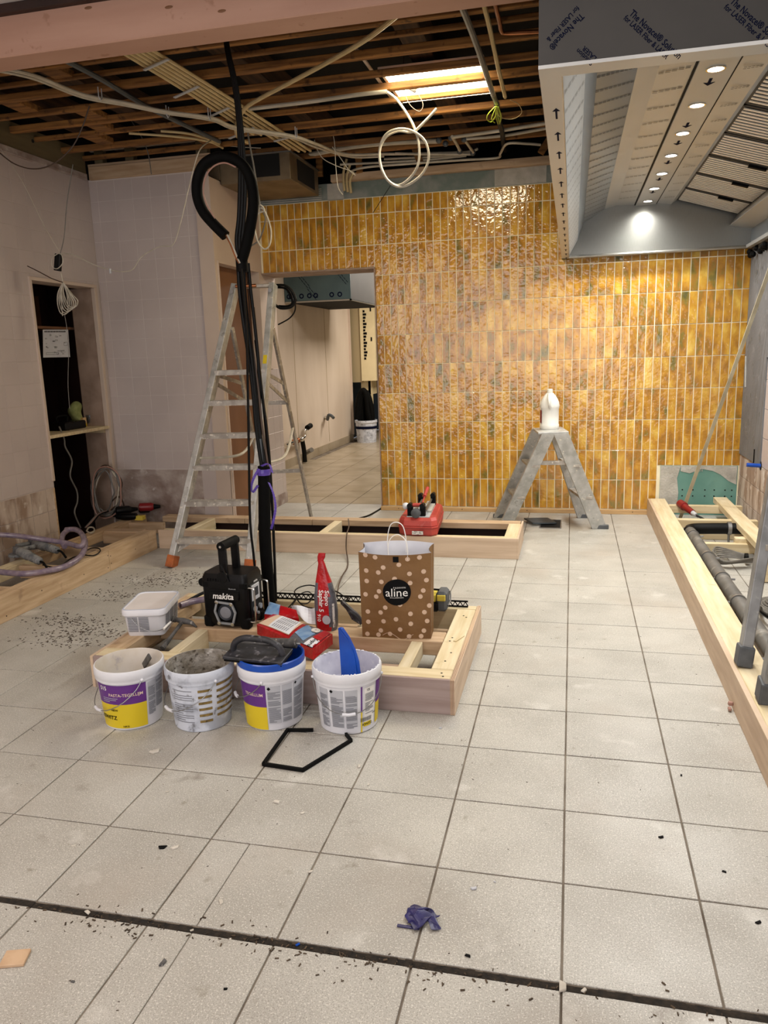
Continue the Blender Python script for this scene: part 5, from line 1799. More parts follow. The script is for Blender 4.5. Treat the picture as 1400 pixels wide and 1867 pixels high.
sp = thing('spatula', 'mortar-stained spatula handle leaning inside the leftmost bucket', 'trowel', (-1.60, 1.0, .1))
MB().beam(pz(257, 1222, .13), py(273, 1196, 1.04), .024, .008, up=(0, -1, .3)).build('handle', 'duststeel', sp, bev=.003)
MB().beam(pz(257, 1222, .13), pz(257, 1222, .13) + Vector((-.03, -.02, -.08)), .03, .004, up=(0, -1, .3)).build('blade', 'duststeel', sp)

B2 = bucket('mortar-splashed bucket printed with gold bars, second from the left of the four', -1.352, 1.018, 'bucketdirt', 'mud')
for k in range(6):
    z = .172 - k * .0245
    patch(B2, 'print_bar', -.12, .30, z - .010, z, 'gold', n=5)
    patch(B2, 'print_bar', .45, .97, z + .004, z + .014, 'gold', n=6)
fine(B2, -.85, -.30, .03, .17, 'printdk', dz=.009, seed=7, hh=.0025)
handle(B2, .42, -1.1, .09)
MB().lathe([(.001, .07), (.108, .068)], 24).build('mortar', 'mud', B2, local=True)
b = MB()
r_ = random.Random(4)
for i in range(26):
    a, r = r_.uniform(0, 6.3), r_.uniform(0, .095)
    b.ball((r * math.cos(a), r * math.sin(a), .072), r_.uniform(.008, .018), seg=7, rings=4)
tag(b.build('mortar_lumps', 'mud', B2, local=True), kind='stuff')

B3 = bucket('white bucket with a blue rim on top and a black float lying across it', -1.085, 1.078, 'bucket', 'bucketin')
patch(B3, 'label_band', -.97, -.24, .098, .186, 'lpurple', label='purple label band')
patch(B3, 'label_band', -.97, -.24, .006, .098, 'lyellow', label='yellow label band')
for s0, s1, sd in ((-.20, .22, 11), (.26, .58, 12), (.62, .92, 13)):
    patch(B3, 'print_panel', s0, s1, .03, .182, 'lgrey', off=.0008)
    fine(B3, s0 + .02, s1 - .02, .03, .158, seed=sd)
btext(B3, 'TEGELLUM', -.62, .146, .0165, 'pinkish')
btext(B3, '\u25C6', -.14, .172, .014, 'blackink')
btext(B3, '\u25C6', .68, .176, .012, 'blackink')
handle(B3, -.32, -1.35, .125)
MB().lathe([(.108, .15), (.119, .238), (.1265, .240), (.1265, .262), (.123, .266), (.118, .262), (.105, .15)], 48, closed=True).build('blue_inner_rim', 'blue', B3, smooth=True, local=True)
MB().lathe([(.001, .16), (.110, .16)], 24).build('inner_bottom', 'blackr', B3, local=True)

B4 = bucket('white bucket full of print with a blue scraper in it, rightmost of the four', -.795, 1.098, 'bucket', 'bucketin')
for s0, s1, sd in ((-.86, -.62, 21), (-.55, -.16, 22), (-.10, .28, 23), (.50, .80, 24)):
    patch(B4, 'print_panel', s0, s1, .03, .178, 'lgrey' if sd < 24 else 'whiteink', off=.0008)
    fine(B4, s0 + .02, s1 - .02, .03 if sd < 24 else .075, .155, seed=sd)
patch(B4, 'label_band', .385, .435, .085, .186, 'lpurple', n=3, label='purple label stripe')
patch(B4, 'label_band', .385, .435, .004, .085, 'lyellow', n=3, label='yellow label stripe')
patch(B4, 'label_band', .86, .995, .10, .19, 'lpurple', label='purple label band')
patch(B4, 'label_band', .86, .995, .02, .10, 'lyellow', label='yellow label band')
btext(B4, 'CE', .62, .168, .011, 'blackink')
btext(B4, '|||||||||||', .56, .055, .017, 'blackink')
btext(B4, '16KG', .80, .068, .008, 'blackink')
patch(B4, 'logo_plate', .47, .72, .024, .042, 'lyellow', off=.0014, n=4)
btext(B4, 'KIWITZ', .60, .033, .0125, 'blackink', off=.0026)
btext(B4, '\u25C6', -.50, .172, .014, 'blackink')
handle(B4, -1.38, .0, .095)
MB().lathe([(.001, .148), (.1155, .146)], 30).build('adhesive_paste', 'bucketin', B4, local=True)
b = MB()
for i in range(40):
    a = r_.uniform(0, 6.3)
    b.ball((.123 * math.cos(a), .123 * math.sin(a), .2385), r_.uniform(.002, .007), .005, .003, seg=6, rings=4)
tag(b.build('adhesive_crumbs', 'paper', B4, local=True), kind='stuff')
sc4 = thing('plastic_scraper', 'bright blue curved plastic scraper standing in the rightmost bucket', 'scraper', py(636, 1215, 1.10))
pts = [py(u, v, 1.085) for u, v in ((616, 1145), (622, 1145), (634, 1162), (645, 1185), (652, 1208), (655, 1232), (622, 1234), (619, 1190))]
MB().prism(pts, (.004, .012, 0)).build('blade', 'blue', sc4, bev=.002)
MB().tube(crom([py(u, v, 1.083) for u, v in ((617, 1146), (634, 1168), (645, 1195), (650, 1230))], 4), .0028, 6).build('rib', 'blue', sc4, smooth=True)

# float and sponge roller on bucket three
ft = thing('grout_float', 'black mortar-dusted float lying across the blue-rimmed bucket', 'float', (-1.12, 1.0, .266))
fm = frame_mtx(Vector((-1.118, 1.035, .270)), (1, -.05, -.02), (0.05, 1, .12))
MB().cbox(-.118, .118, -.055, .055, 0, .012, .002).xf(fm).build('plate', 'darkfloat', ft)
MB().cbox(-.116, .116, -.053, .053, -.010, 0, .003).xf(fm).build('pad', 'blackr', ft)
hp = [(-.10, 0, .012), (-.088, 0, .045), (-.05, 0, .066), (0, 0, .068), (.05, 0, .066), (.088, 0, .045), (.10, 0, .012)]
MB().tube(crom([fm @ Vector(p) for p in hp], 5), .0125, 10).build('handle', 'darkfloat', ft, smooth=True)
ro = thing('sponge_roll', 'grey mortar-caked roll lying behind the float handle', 'roll', (-1.12, 1.15, .27))
MB().tube([Vector((-1.235, 1.115, .285)), Vector((-1.0, 1.13, .287))], .019, 12).build('roll', 'duststeel', ro, smooth=True)
MB().tube([Vector((-1.25, 1.114, .285)), Vector((-.985, 1.131, .287))], .006, 8).build('core', 'wire', ro, smooth=True)

# flat white tub with lid
TB = thing('plastic_tub', 'rectangular white tub with cloudy lid standing on the left end of the middle plinth', 'tub', (-1.880, 1.595, PH), rz=R(13))


def rrect(w_, d_, r, z, n=6):
    out = []
    for cx, cy, a0 in ((w_ / 2 - r, d_ / 2 - r, 0), (-w_ / 2 + r, d_ / 2 - r, 90), (-w_ / 2 + r, -d_ / 2 + r, 180), (w_ / 2 - r, -d_ / 2 + r, 270)):
        for k in range(n + 1):
            a = R(a0 + 90 * k / n)
            out.append(Vector((cx + r * math.cos(a), cy + r * math.sin(a), z)))
    return out


def loft(rings, caps=True):
    n = len(rings[0])
    b = MB()
    vs = [p for r in rings for p in r]
    fs = [(i * n + k, i * n + (k + 1) % n, (i + 1) * n + (k + 1) % n, (i + 1) * n + k) for i in range(len(rings) - 1) for k in range(n)]
    if caps:
        fs += [tuple(range(n))[::-1], tuple((len(rings) - 1) * n + k for k in range(n))]
    return b.add(vs, fs)


loft([rrect(.165, .245, .025, 0), rrect(.17, .25, .03, .006), rrect(.187, .27, .032, .105)]).build('body', 'bucket', TB, smooth=True, local=True)
loft([rrect(.197, .280, .034, .098), rrect(.203, .286, .036, .100), rrect(.203, .286, .036, .122), rrect(.196, .279, .034, .127), rrect(.186, .268, .03, .127), rrect(.182, .264, .03, .121)], caps=False).build('lid', 'bucket', TB, smooth=True, local=True)
loft([rrect(.181, .263, .03, .1205), rrect(.179, .261, .03, .1225)]).build('lid_top', 'lidw', TB, local=True)
loft([rrect(.194, .277, .034, .1275), rrect(.188, .270, .032, .1279)], caps=False).build('lid_edge', 'bluerim', TB, local=True)
b = MB()
for i in range(2):
    for k in range(9):
        z = .022 + k * .008
        b.box(-.072 + i * .05, -.028 + i * .05, -.1275 - (z / .105) * .010, -.1265 - (z / .105) * .010, z, z + .0045)
for i in range(3):
    for k in range(11):
        z = .018 + k * .0072
        b.box(.0845 + (z / .105) * .0112, .0855 + (z / .105) * .0112, -.10 + i * .068, -.045 + i * .068, z, z + .004)
tag(b.build('fine_print', 'printdk', TB, local=True), kind='stuff')
pts = [Vector(p) for p in ((-.05, -.146, .092), (-.02, -.155, .06), (.03, -.160, .035), (.075, -.145, .032), (.105, -.10, .04), (.112, -.04, .06), (.108, .02, .09))]
hh = MB().tube(crom(pts, 5), .0018, 6).build('wire_handle', 'wire', TB, smooth=True, local=True)
MB().tube([pts[3] + Vector((.012, .01, .001)), pts[4] + Vector((-.0, .02, .006))], .006, 10).build('grip', 'whiteink', hh, smooth=True, local=True)

# hammer
hm = thing('hammer', 'dusty claw hammer lying on the middle plinth beside the white tub', 'hammer', pz(335, 1135, .165))
ha, hb_ = pz(312, 1128, .175), pz(360, 1137, .160)
hmid = ha.lerp(hb_, .45)
MB().tube([ha, ha.lerp(hb_, .18), ha.lerp(hb_, .2), hmid, ha.lerp(hb_, .62), ha.lerp(hb_, .8) + Vector((0, -.004, -.0)), hb_ + Vector((0, -.012, -.012))], [.014, .014, .010, .015, .013, .010, .004], 12).build('head', 'duststeel', hm, smooth=True)
MB().tube([hmid, hmid.lerp(pz(296, 1182, .10), .5), pz(296, 1182, .10)], [.009, .008, .012], 8).build('handle', 'duststeel', hm, smooth=True)
# foam tube
fo2 = thing('hose_piece', 'short piece of grey violet hose lying left of the black radio', 'hose', pz(350, 1098, .16))
b = MB().tube(crom([pz(328, 1104, .157), pz(350, 1097, .158), pz(378, 1092, .158)], 4), .0165, 14)
b.build('hose', 'hose', fo2, smooth=True)
MB().tube([pz(328, 1104, .157), pz(328, 1104, .157) + Vector((-.001, -.0005, 0))], .011, 12).build('bore', 'blackhole', fo2)
cable('black_hose', 'black cable bending behind the hose piece left of the radio', [pz(338, 1098, .15), (-1.80, 1.98, .19), (-1.70, 2.0, .20), (-1.60, 1.98, .16)], .008, 'bcable')

# ================================================================== RADIO
RD = thing('site_radio', 'black jobsite radio with a silver hexagonal speaker guard, standing on the middle plinth', 'radio', (-1.642, 1.624, PH), rz=R(-4))
body = loft([rrect(.215, .150, .02, .012), rrect(.228, .165, .024, .03), rrect(.232, .168, .024, .20), rrect(.231, .167, .024, .238), rrect(.215, .152, .024, .257)])
body.mapv(lambda v: (v.x + .118, v.y + .088, v.z))
body.build('body', 'blackp', RD, smooth=True, local=True)
for x in (.025, .211):
    for y in (.026, .150):
        MB().cbox(x - .024, x + .024, y - .022, y + .022, .0, .055, .008).build('corner_bumper', 'blackr', RD, local=True)
        MB().cbox(x - .022, x + .022, y - .022, y + .022, .185, .225, .009).build('corner_bumper', 'blackr', RD, local=True)
MB().cyl((-.006, .03, .205), (-.006, .14, .205), .020, seg=16).build('side_roll', 'blackr', RD, smooth=True, local=True)
b = MB().cbox(.045, .195, -.001, .006, .150, .185, .003).build('front_panel', 'blackp', RD, local=True)
b = MB()
for k in range(6):
    b.cbox(.035 + k * .014, .042 + k * .014, .0, .03, .222, .236, .002)
tag(b.build('vent_ribs', 'blackr', RD, local=True), kind='stuff')
# handle: two posts and a ribbed grip running front to back
for y in (.022, .138):
    MB().beam((.118, y, .225), (.115, y, .375), .040, .016, up=(0, 1, 0)).build('handle_post', 'blackp', RD, local=True, bev=.004)
MB().cyl((.116, .008, .385), (.116, .152, .385), .021, seg=16).build('handle_grip', 'blackr', RD, smooth=True, local=True)
for z in (.385, .243):
    MB().cyl((.116, .006, z), (.116, .003, z), .006, seg=10).build('bolt', 'silver', RD, local=True)
MB().cyl((.116, .012, .243), (.116, .000, .243), .026, seg=18).build('handle_hub', 'blackp', RD, smooth=True, local=True)
MB().tube([(.150, .0, .225), (.118, -.004, .305)], .004, 6).build('antenna', 'blackp', RD, local=True)
hx_ = [(.084, .128), (.157, .122), (.174, .080), (.158, .026), (.090, .028), (.070, .082)]
gd = MB()
for i in range(6):
    a, c = hx_[i], hx_[(i + 1) % 6]
    gd.beam((a[0], -.004, a[1]), (c[0], -.004, c[1]), .009, .008, up=(0, 1, 0))
gd.build('speaker_guard', 'greyp', RD, local=True)
for i in (0, 1, 3, 4):
    MB().lathe([(.001, 0), (.009, 0), (.009, .004), (.004, .005), (.001, .005)], 14).xf(Matrix.Translation((hx_[i][0], -.007, hx_[i][1])) @ Matrix.Rotation(PI / 2, 4, 'X')).build('guard_screw', 'silver', RD, local=True, smooth=True)
MB().lathe([(.040, 0), (.036, .004), (.012, -.004), (.001, .0)], 28).xf(Matrix.Translation((.122, .001, .078)) @ Matrix.Rotation(PI / 2, 4, 'X')).build('speaker', 'speaker', RD, local=True, smooth=True)
MB().lathe([(.028, 0), (.020, .003), (.010, .001), (.001, .004)], 24).xf(Matrix.Translation((.122, -.001, .078)) @ Matrix.Rotation(PI / 2, 4, 'X')).build('speaker_cone', 'printdk', RD, local=True, smooth=True)
t = text_mb('makita', .034, bold=True, italic=.18)
w_ = max(v.x for v in t.v) - min(v.x for v in t.v)
t.xf(Matrix.Translation((.117, -.0065, .156)) @ Matrix.Rotation(PI / 2, 4, 'X') @ Matrix.Scale(.106 / w_, 4))
t.v = [v for v in t.v]
t.build('lettering', 'whiteink', RD, local=True)
MB().cbox(.045, .195, -.005, .0, .138, .176, .002).build('logo_panel', 'blackp', RD, local=True)
t = text_mb('Bluetooth', .009)
t.xf(Matrix.Translation((.165, -.003, .193)) @ Matrix.Rotation(PI / 2, 4, 'X'))
t.build('lettering', 'lgreyp', RD, local=True)
# control side (right)
X_ = .236
MB().cbox(X_ - .004, X_ + .003, .03, .145, .045, .205, .003).build('control_panel', 'blackp', RD, local=True)
MB().cbox(X_ + .002, X_ + .006, .04, .115, .125, .200, .002).build('display_bezel', 'lgreyp', RD, local=True)
MB().box(X_ + .006, X_ + .0068, .055, .10, .145, .185).build('display', 'speaker', RD, local=True)
for y, z, r in ((.06, .085, .013), (.11, .085, .013), (.085, .06, .007)):
    MB().cyl((X_ + .002, y, z), (X_ + .012, y, z), r, seg=14).build('knob', 'greyp', RD, local=True, smooth=True)
for y in (.022, .158):
    MB().tube(crom([(X_ - .004, y, .195), (X_ + .022, y, .192), (X_ + .026, y, .17), (X_ + .026, y, .06), (X_ + .020, y, .036), (X_ - .004, y, .034)], 4), .0045, 8).build('guard_bar', 'silver', RD, smooth=True, local=True)
t = text_mb('makita', .014, bold=True)
t.xf(Matrix.Translation((X_ + .001, .09, .212)) @ Matrix.Rotation(PI / 2, 4, 'Z') @ Matrix.Rotation(PI / 2, 4, 'X'))
t.build('lettering', 'whiteink', RD, local=True)

# ================================================================== PAPER BAG
BG = thing('paper_bag', 'brown paper bag with pale dots and a round black shop sticker on the middle plinth', 'bag', (-.873, 1.612, PH), rz=R(4))
BW, BH, BD = .302, .385, .11


def bagf(fx, fz, side=0):
    """front panel of the bag in its own frame"""
    bul = -.018 * math.sin(PI * min(max(fx, 0), 1)) * (.3 + .7 * fz) + .006 * math.sin(7 * fx + 4 * fz) * math.sin(PI * fx)
    return Vector((fx * BW - .006 + .012 * fz * fx + (0.004 * (1 - fz)), bul, fz * BH - .010 * math.sin(PI * fx) * (fz ** 3)))


def bagb(fx, fz):
    p = bagf(fx, fz)
    return Vector((p.x, BD + .02 * math.sin(PI * fx) * fz + .006 * math.sin(5 * fx + 3 * fz), fz * (BH + .012) + .008 * math.sin(PI * fx) * fz ** 3))


nf = 14
outer = MB()
outer.grid(bagf, nf, nf, mi=0)
outer.grid(lambda u, v: bagb(1 - u, v), nf, nf, mi=0)
outer.grid(lambda u, v: (lambda a, c: a.lerp(c, u) + Vector((-.014 * math.sin(PI * u) * v, 0, 0)))(bagf(1, v), bagb(1, v)), 6, nf, mi=0)
outer.grid(lambda u, v: (lambda a, c: a.lerp(c, u) + Vector((.014 * math.sin(PI * u) * v, 0, 0)))(bagb(0, v), bagf(0, v)), 6, nf, mi=0)
outer.add([bagf(0, 0), bagf(1, 0), bagb(1, 0), bagb(0, 0)], [(0, 3, 2, 1)])
outer.build('paper_shell', 'kraft', BG, smooth=True, local=True)
E_ = Vector((0, .0022, 0))
inner = MB()
inner.grid(lambda u, v: bagf(u, .05 + .95 * v) + E_ + Vector((0, 0, .0012 * v)), nf, nf)
inner.grid(lambda u, v: bagb(1 - u, .05 + .95 * v) - E_ + Vector((0, 0, .0012 * v)), nf, nf)
inner.grid(lambda u, v: (lambda a, c: a.lerp(c, u) + Vector((-.014 * math.sin(PI * u) * v - .002, 0, 0)))(bagf(1, v), bagb(1, v)), 6, nf)
inner.grid(lambda u, v: (lambda a, c: a.lerp(c, u) + Vector((.014 * math.sin(PI * u) * v + .002, 0, 0)))(bagb(0, v), bagf(0, v)), 6, nf)
inner.build('white_lining', 'paper', BG, smooth=True, local=True)
dm = MB()
for cx, cy in ((410, 678), (628, 636), (163, 748), (338, 758), (773, 778), (970, 750), (162, 905), (378, 897), (565, 850), (780, 918), (1008, 880), (338, 1045), (963, 1033), (135, 1108),
               (293, 1130), (922, 1123), (420, 1288), (635, 1235), (1048, 1257), (157, 1367), (347, 1368), (780, 1378), (978, 1356), (572, 1458), (385, 1502), (157, 1522), (783, 1526), (1017, 1487),
               (628, 1612), (338, 1647), (970, 1632), (135, 1706), (300, 1714), (475, 1690), (757, 1714), (930, 1714), (160, 515), (300, 530), (915, 535), (750, 552)):
    fx, fz = (cx - 58) / 1015, (1755 - cy) / 1268
    ring = [bagf(fx, fz) + Vector((0, -.0009, 0))]
    for k in range(14):
        a = 2 * PI * k / 14
        ring.append(bagf(fx + .0335 * math.cos(a), fz + .0270 * math.sin(a)) + Vector((0, -.0009, 0)))
    dm.add(ring, [(0, 1 + k, 1 + (k + 1) % 14) for k in range(14)])
tag(dm.build('dot_print', 'dot', BG, local=True), kind='stuff')
fx, fz = (592 - 58) / 1015, (1755 - 1052) / 1268
ring = [bagf(fx, fz) + Vector((0, -.0035, 0))]
for rr__ in (.06, .12, .196):
    for k in range(28):
        a = 2 * PI * k / 28
        ring.append(bagf(fx + rr__ * math.cos(a), fz + rr__ * .79 * math.sin(a)) + Vector((0, -.0020, 0)))
stk = MB().add(ring, [(0, 1 + k, 1 + (k + 1) % 28) for k in range(28)] + [(1 + j * 28 + k, 1 + (j + 1) * 28 + k, 1 + (j + 1) * 28 + (k + 1) % 28, 1 + j * 28 + (k + 1) % 28) for j in range(2) for k in range(28)])
stk.build('round_sticker', 'blackink', BG, local=True)
for s_, sz, dz, wd in (('aline', .046, -.002, .093), ('FASHION', .0085, .021, .050), ('WILLEBROEK', .007, -.024, .058)):
    t = text_mb(s_, sz, spacing=1.0 if s_ == 'aline' else 1.3)
    w_ = max(v.x for v in t.v) - min(v.x for v in t.v)
    k_ = wd / w_
    cx_ = fx * BW + (.012 if s_ == 'FASHION' else 0)
    t.mapv(lambda v: bagf((cx_ + v.x * k_) / BW, fz + (dz + v.y * k_) / BH) + Vector((0, -.0050, 0)))
    t.build('lettering', 'whiteink', BG, local=True)
p = bagf(.52, .965)
MB().box(p.x - .012, p.x + .012, p.y - .003, p.y - .001, p.z - .018, p.z + .006).build('closing_tab', 'blackink', BG, local=True)
for (x0_, x1_, yy, zt_) in ((.105, .185, BD + .006, .105), (.128, .208, -.010, .080)):
    pts = [Vector((x0_, yy, BH - .03)), Vector((x0_ - .002, yy, BH + .03)), Vector((x0_ + .012, yy, BH + zt_ - .015)), Vector(((x0_ + x1_) / 2, yy, BH + zt_)), Vector((x1_ - .012, yy, BH + zt_ - .018)), Vector((x1_, yy, BH + .03)), Vector((x1_, yy, BH - .03))]
    MB().tube(crom(pts, 6), .0022, 6).build('cord_handle', 'whiteink', BG, smooth=True, local=True)
pts = [bagf(.30 + .45 * i / 8, .03 + .035 * math.sin(i * .9)) + Vector((0, -.003, 0)) for i in range(9)]
MB().tube(crom(pts, 3), .001, 5).build('bottom_cord', 'dot', BG, local=True)

# ================================================================== GROUT BAGS
SB = thing('grout_bag', 'upright red grout bag with a twisted narrow top, left of the paper bag', 'bag', (-1.062, 1.690, PH), rz=R(-6))
rings = []
for z, wx, wy, dx in ((0, .046, .034, 0), (.02, .051, .036, 0), (.09, .053, .034, 0), (.16, .050, .030, -.002), (.22, .036, .024, -.006), (.27, .024, .015, -.010), (.305, .016, .010, -.012), (.318, .013, .008, -.016), (.335, .019, .007, -.012), (.352, .016, .004, -.008)):
    r1 = []
    for k in range(20):
        a = 2 * PI * k / 20
        c_, s_ = math.cos(a), math.sin(a)
        r1.append(Vector((dx + wx * math.copysign(abs(c_) ** .6, c_), wy * math.copysign(abs(s_) ** .7, s_) + .002 * math.sin(9 * z * 20 + a), z)))
    rings.append(r1)
bb = loft(rings)
bb.m = []
for f in bb.f:
    c_ = sum((bb.v[i] for i in f), Vector()) / len(f)
    bb.m.append(1 if abs(c_.x + .002) > .036 * (1 - c_.z * 1.6) and c_.z < .24 else 0)
bb.build('foil_bag', ['redbag', 'greybag'], SB, smooth=True, local=True)


def sbf(x, z):
    wy = [(0, .034), (.02, .036), (.09, .034), (.16, .030), (.22, .024), (.3, .012)]
    for (z0, a), (z1, c) in zip(wy, wy[1:]):
        if z0 <= z <= z1:
            return Vector((x, -(a + (c - a) * (z - z0) / (z1 - z0)) - .0042, z))
    return Vector((x, -.04, z))


for s_, sz, x, z, ln in (('Sopro', .030, .020, .155, .070), ('Saphir 5', .030, -.008, .140, .100), ('910', .020, -.020, .062, .034)):
    t = text_mb(s_, sz, bold=True)
    w_ = max(v.x for v in t.v) - min(v.x for v in t.v)
    k_ = ln / w_
    t.mapv(lambda v: sbf(x + v.y * k_, z - v.x * k_))
    t.build('lettering', 'whiteink', SB, local=True)
ring = [sbf(.016, .055)] + [sbf(.016 + .020 * math.cos(2 * PI * k / 20), .055 + .021 * math.sin(2 * PI * k / 20)) for k in range(20)]
MB().add(ring, [(0, 1 + k, 1 + (k + 1) % 20) for k in range(20)]).build('round_emblem', 'lgrey', SB, local=True)
MB().add([sbf(.042, .02) + Vector((.003, .006, 0)), sbf(.049, .02) + Vector((.003, .016, 0)), sbf(.047, .13) + Vector((.003, .014, 0)), sbf(.041, .13) + Vector((.002, .005, 0))], [(0, 1, 2, 3)]).build('print_panel', 'labelw', SB, local=True)


def slab(par, c, th_, m, name='bag'):
    """soft rectangular package from four top corners"""
    def f(u, v):
        p = c[0].lerp(c[1], u).lerp(c[3].lerp(c[2], u), v)
        return p + Vector((0, 0, .010 * math.sin(PI * u) ** .5 * math.sin(PI * v) ** .5 if 0 < u < 1 and 0 < v < 1 else 0))
    return MB().grid(f, 10, 8, thick=(0, 0, -th_)).build(name, m, par, smooth=False), f


def onslab(par, f, quad, m, name, up=.002):
    n = 6
    def g_(u, v):
        a = (quad[0][0] + (quad[1][0] - quad[0][0]) * u, quad[0][1] + (quad[1][1] - quad[0][1]) * u)
        c = (quad[3][0] + (quad[2][0] - quad[3][0]) * u, quad[3][1] + (quad[2][1] - quad[3][1]) * u)
        q_ = (a[0] + (c[0] - a[0]) * v, a[1] + (c[1] - a[1]) * v)
        return f(*q_) + Vector((0, 0, up))
    return MB().grid(g_, n, n).build(name, m, par)


LB = thing('grout_bag', 'grout bag lying flat with white text label, red edge and blue picture, beside the radio', 'bag', pz(540, 1160, PH))
cr = [pz(468, 1139, .195), pz(570, 1184, .195), pz(606, 1156, .195), pz(500, 1118, .195)]
_, f_ = slab(LB, cr, .045, 'redbag', 'foil_bag')
onslab(LB, f_, [(.60, .02), (.98, .02), (.98, .98), (.60, .98)], 'greybag', 'print_panel', .001)
onslab(LB, f_, [(.0, .10), (.56, .10), (.54, .95), (.08, .95)], 'dot', 'print_panel', .0015)
onslab(LB, f_, [(.18, .12), (.56, .12), (.50, .95), (.16, .95)], 'paper', 'text_label', .0025)
onslab(LB, f_, [(.60, .30), (.80, .12), (.84, .62), (.62, .96)], 'bluebag', 'picture', .0025)
onslab(LB, f_, [(.86, .45), (.98, .35), (.98, .98), (.88, .98)], 'redbag', 'red_corner', .003)
onslab(LB, f_, [(.84, .02), (.98, .04), (.98, .42), (.86, .40)], 'paper', 'logo_plate', .003)


def tslab(par, f, s_, u, v, h_, m, up=.004, flip=1):
    """text lying on the slab, reading along its short side"""
    t = text_mb(s_, 1., bold=True)
    t.mapv(lambda q_: f(u - q_.y * h_ * flip, v + q_.x * h_ * 2.3 * flip) + Vector((0, 0, up)))
    t.build('lettering', m, par)


tslab(LB, f_, 'Sopro', .925, .22, .075, 'blackink', flip=-1)
onslab(LB, f_, [(.97, .08), (.985, .08), (.985, .22), (.97, .22)], 'redbag', 'logo_mark', .004)
ring = [(.80, .78)] + [(.80 + .06 * math.cos(2 * PI * k / 16), .78 + .15 * math.sin(2 * PI * k / 16)) for k in range(16)]
MB().add([f_(*p) + Vector((0, 0, .005)) for p in ring], [(0, 1 + k, 1 + (k + 1) % 16) for k in range(16)]).build('round_emblem', 'labelw', LB)
b = MB()
for i in range(8):
    for j in range(3):
        u0, v0 = .22 + i * .036, .18 + j * .24
        b.add([f_(u0, v0) + Vector((0, 0, .0035)), f_(u0 + .014, v0) + Vector((0, 0, .0035)), f_(u0 + .014, v0 + .19) + Vector((0, 0, .0035)), f_(u0, v0 + .19) + Vector((0, 0, .0035))], [(0, 1, 2, 3)])
tag(b.build('fine_print', 'printdk', LB), kind='stuff')
LB2 = thing('grout_bag', 'crumpled blue and red grout bag behind the flat lying one', 'bag', pz(510, 1115, PH))
cr = [pz(482, 1120, .19), pz(545, 1128, .19), pz(540, 1112, .215), pz(492, 1098, .215)]
_, f2 = slab(LB2, cr, .04, 'redbag', 'foil_bag')
onslab(LB2, f2, [(.0, .0), (.42, .0), (.42, 1.), (.0, 1.)], 'bluebag', 'picture', .002)
PS = thing('paper_sheet', 'crumpled white sheet standing behind the upright and lying grout bags', 'paper', pz(552, 1125, PH))
c0, c1_, c2_, c3_ = py(531, 1118, 1.86), py(580, 1142, 1.80), py(579, 1108, 1.88), py(530, 1105, 1.90)
MB().grid(lambda u, v: c0.lerp(c1_, u).lerp(c3_.lerp(c2_, u), v) + Vector((0, .008 * math.sin(9 * u + 3 * v), .008 * math.sin(7 * u))), 8, 5, thick=(0, .001, .0005)).build('sheet', 'paper', PS)
PB = thing('plastic_bundle', 'dark crumpled plastic sleeve lying between the upright red bag and the paper bag', 'plastic', pz(640, 1125, PH))
b = MB()
for k in range(7):
    a = py(624 + k * 3, 1098 + k * 3, 1.86 - .01 * k)
    c = py(645 + k * 2.5, 1132 + k * 1.5 - 4, 1.80)
    b.tube(crom([a, a.lerp(c, .5) + Vector((0, .0, .01)), c], 4), .012, 6)
b.build('sleeve', 'darkfloat', PB, smooth=True)
RB = thing('red_packet', 'red and patterned packet on the floor inside the middle plinth', 'packet', (-.83, 1.48, .004))
MB().cbox(-.98, -.80, 1.46, 1.58, .004, .045, .006).build('packet', 'redbag', RB)
MB().cbox(-.795, -.69, 1.47, 1.585, .004, .035, .006).build('sleeve', 'dot', RB)

# lattice profile along the back rail
TR_ = thing('lattice_profile', 'black perforated metal profile lying along the back of the middle plinth', 'profile', (-1.0, 2.075, PH))
b = MB()
b.box(-1.62, -.47, 2.07, 2.074, PH, PH + .008).box(-1.62, -.47, 2.07, 2.074, PH + .026, PH + .034)
for k in range(46):
    x = -1.62 + k * .025
    b.beam((x, 2.072, PH + .006), (x + .0125, 2.072, PH + .028), .004, .004, up=(0, 1, 0)).beam((x + .0125, 2.072, PH + .028), (x + .025, 2.072, PH + .006), .004, .004, up=(0, 1, 0))
b.build('profile', 'blackr', TR_)
# laser level
LZ = thing('laser_level', 'yellow and black laser tool behind the paper bag', 'tool', (-.585, 2.05, PH))
MB().cbox(-.70, -.60, 1.98, 2.07, PH, PH + .045, .008).build('base', 'blackp', LZ)
MB().cbox(-.685, -.612, 1.99, 2.075, PH + .045, PH + .085, .006).build('window_block', 'yellowp', LZ)
MB().cbox(-.612, -.560, 1.985, 2.085, PH, PH + .098, .012).build('end_guard', 'greyrub', LZ)
MB().cbox(-.606, -.566, 1.980, 2.00, PH + .055, PH + .085, .003).build('warning_label', 'yellowp', LZ)
MB().tube(crom([(-.556, 2.0, PH + .03), (-.548, 2.03, PH + .05), (-.556, 2.07, PH + .08)], 4), .004, 6).build('clip', 'silver', LZ, smooth=True)
MB().tube(crom([(-.70, 2.0, PH + .09), (-.66, 2.01, PH + .103), (-.60, 2.02, PH + .10)], 4), .005, 6).build('strap', 'blackr', LZ, smooth=True)
tag(MB().beam(pz(829, 1169, PH + .003), pz(844, 1159, PH + .003), .014, .004).build('wood_shim', 'pale'), 'thin pale wood shim lying on the right rail of the middle plinth', 'shim')

# ================================================================== CABLE BUNDLE
CB = thing('cable_bundle', 'thick bundle of black and brown cables hanging from the joists into a black sleeve', 'cable', (-1.47, 2.0, 0))
YB = 2.0


def bpt(l, y=YB, dy=0.):
    return [py(u, v, y + dy * i) for i, (u, v) in enumerate(l)]


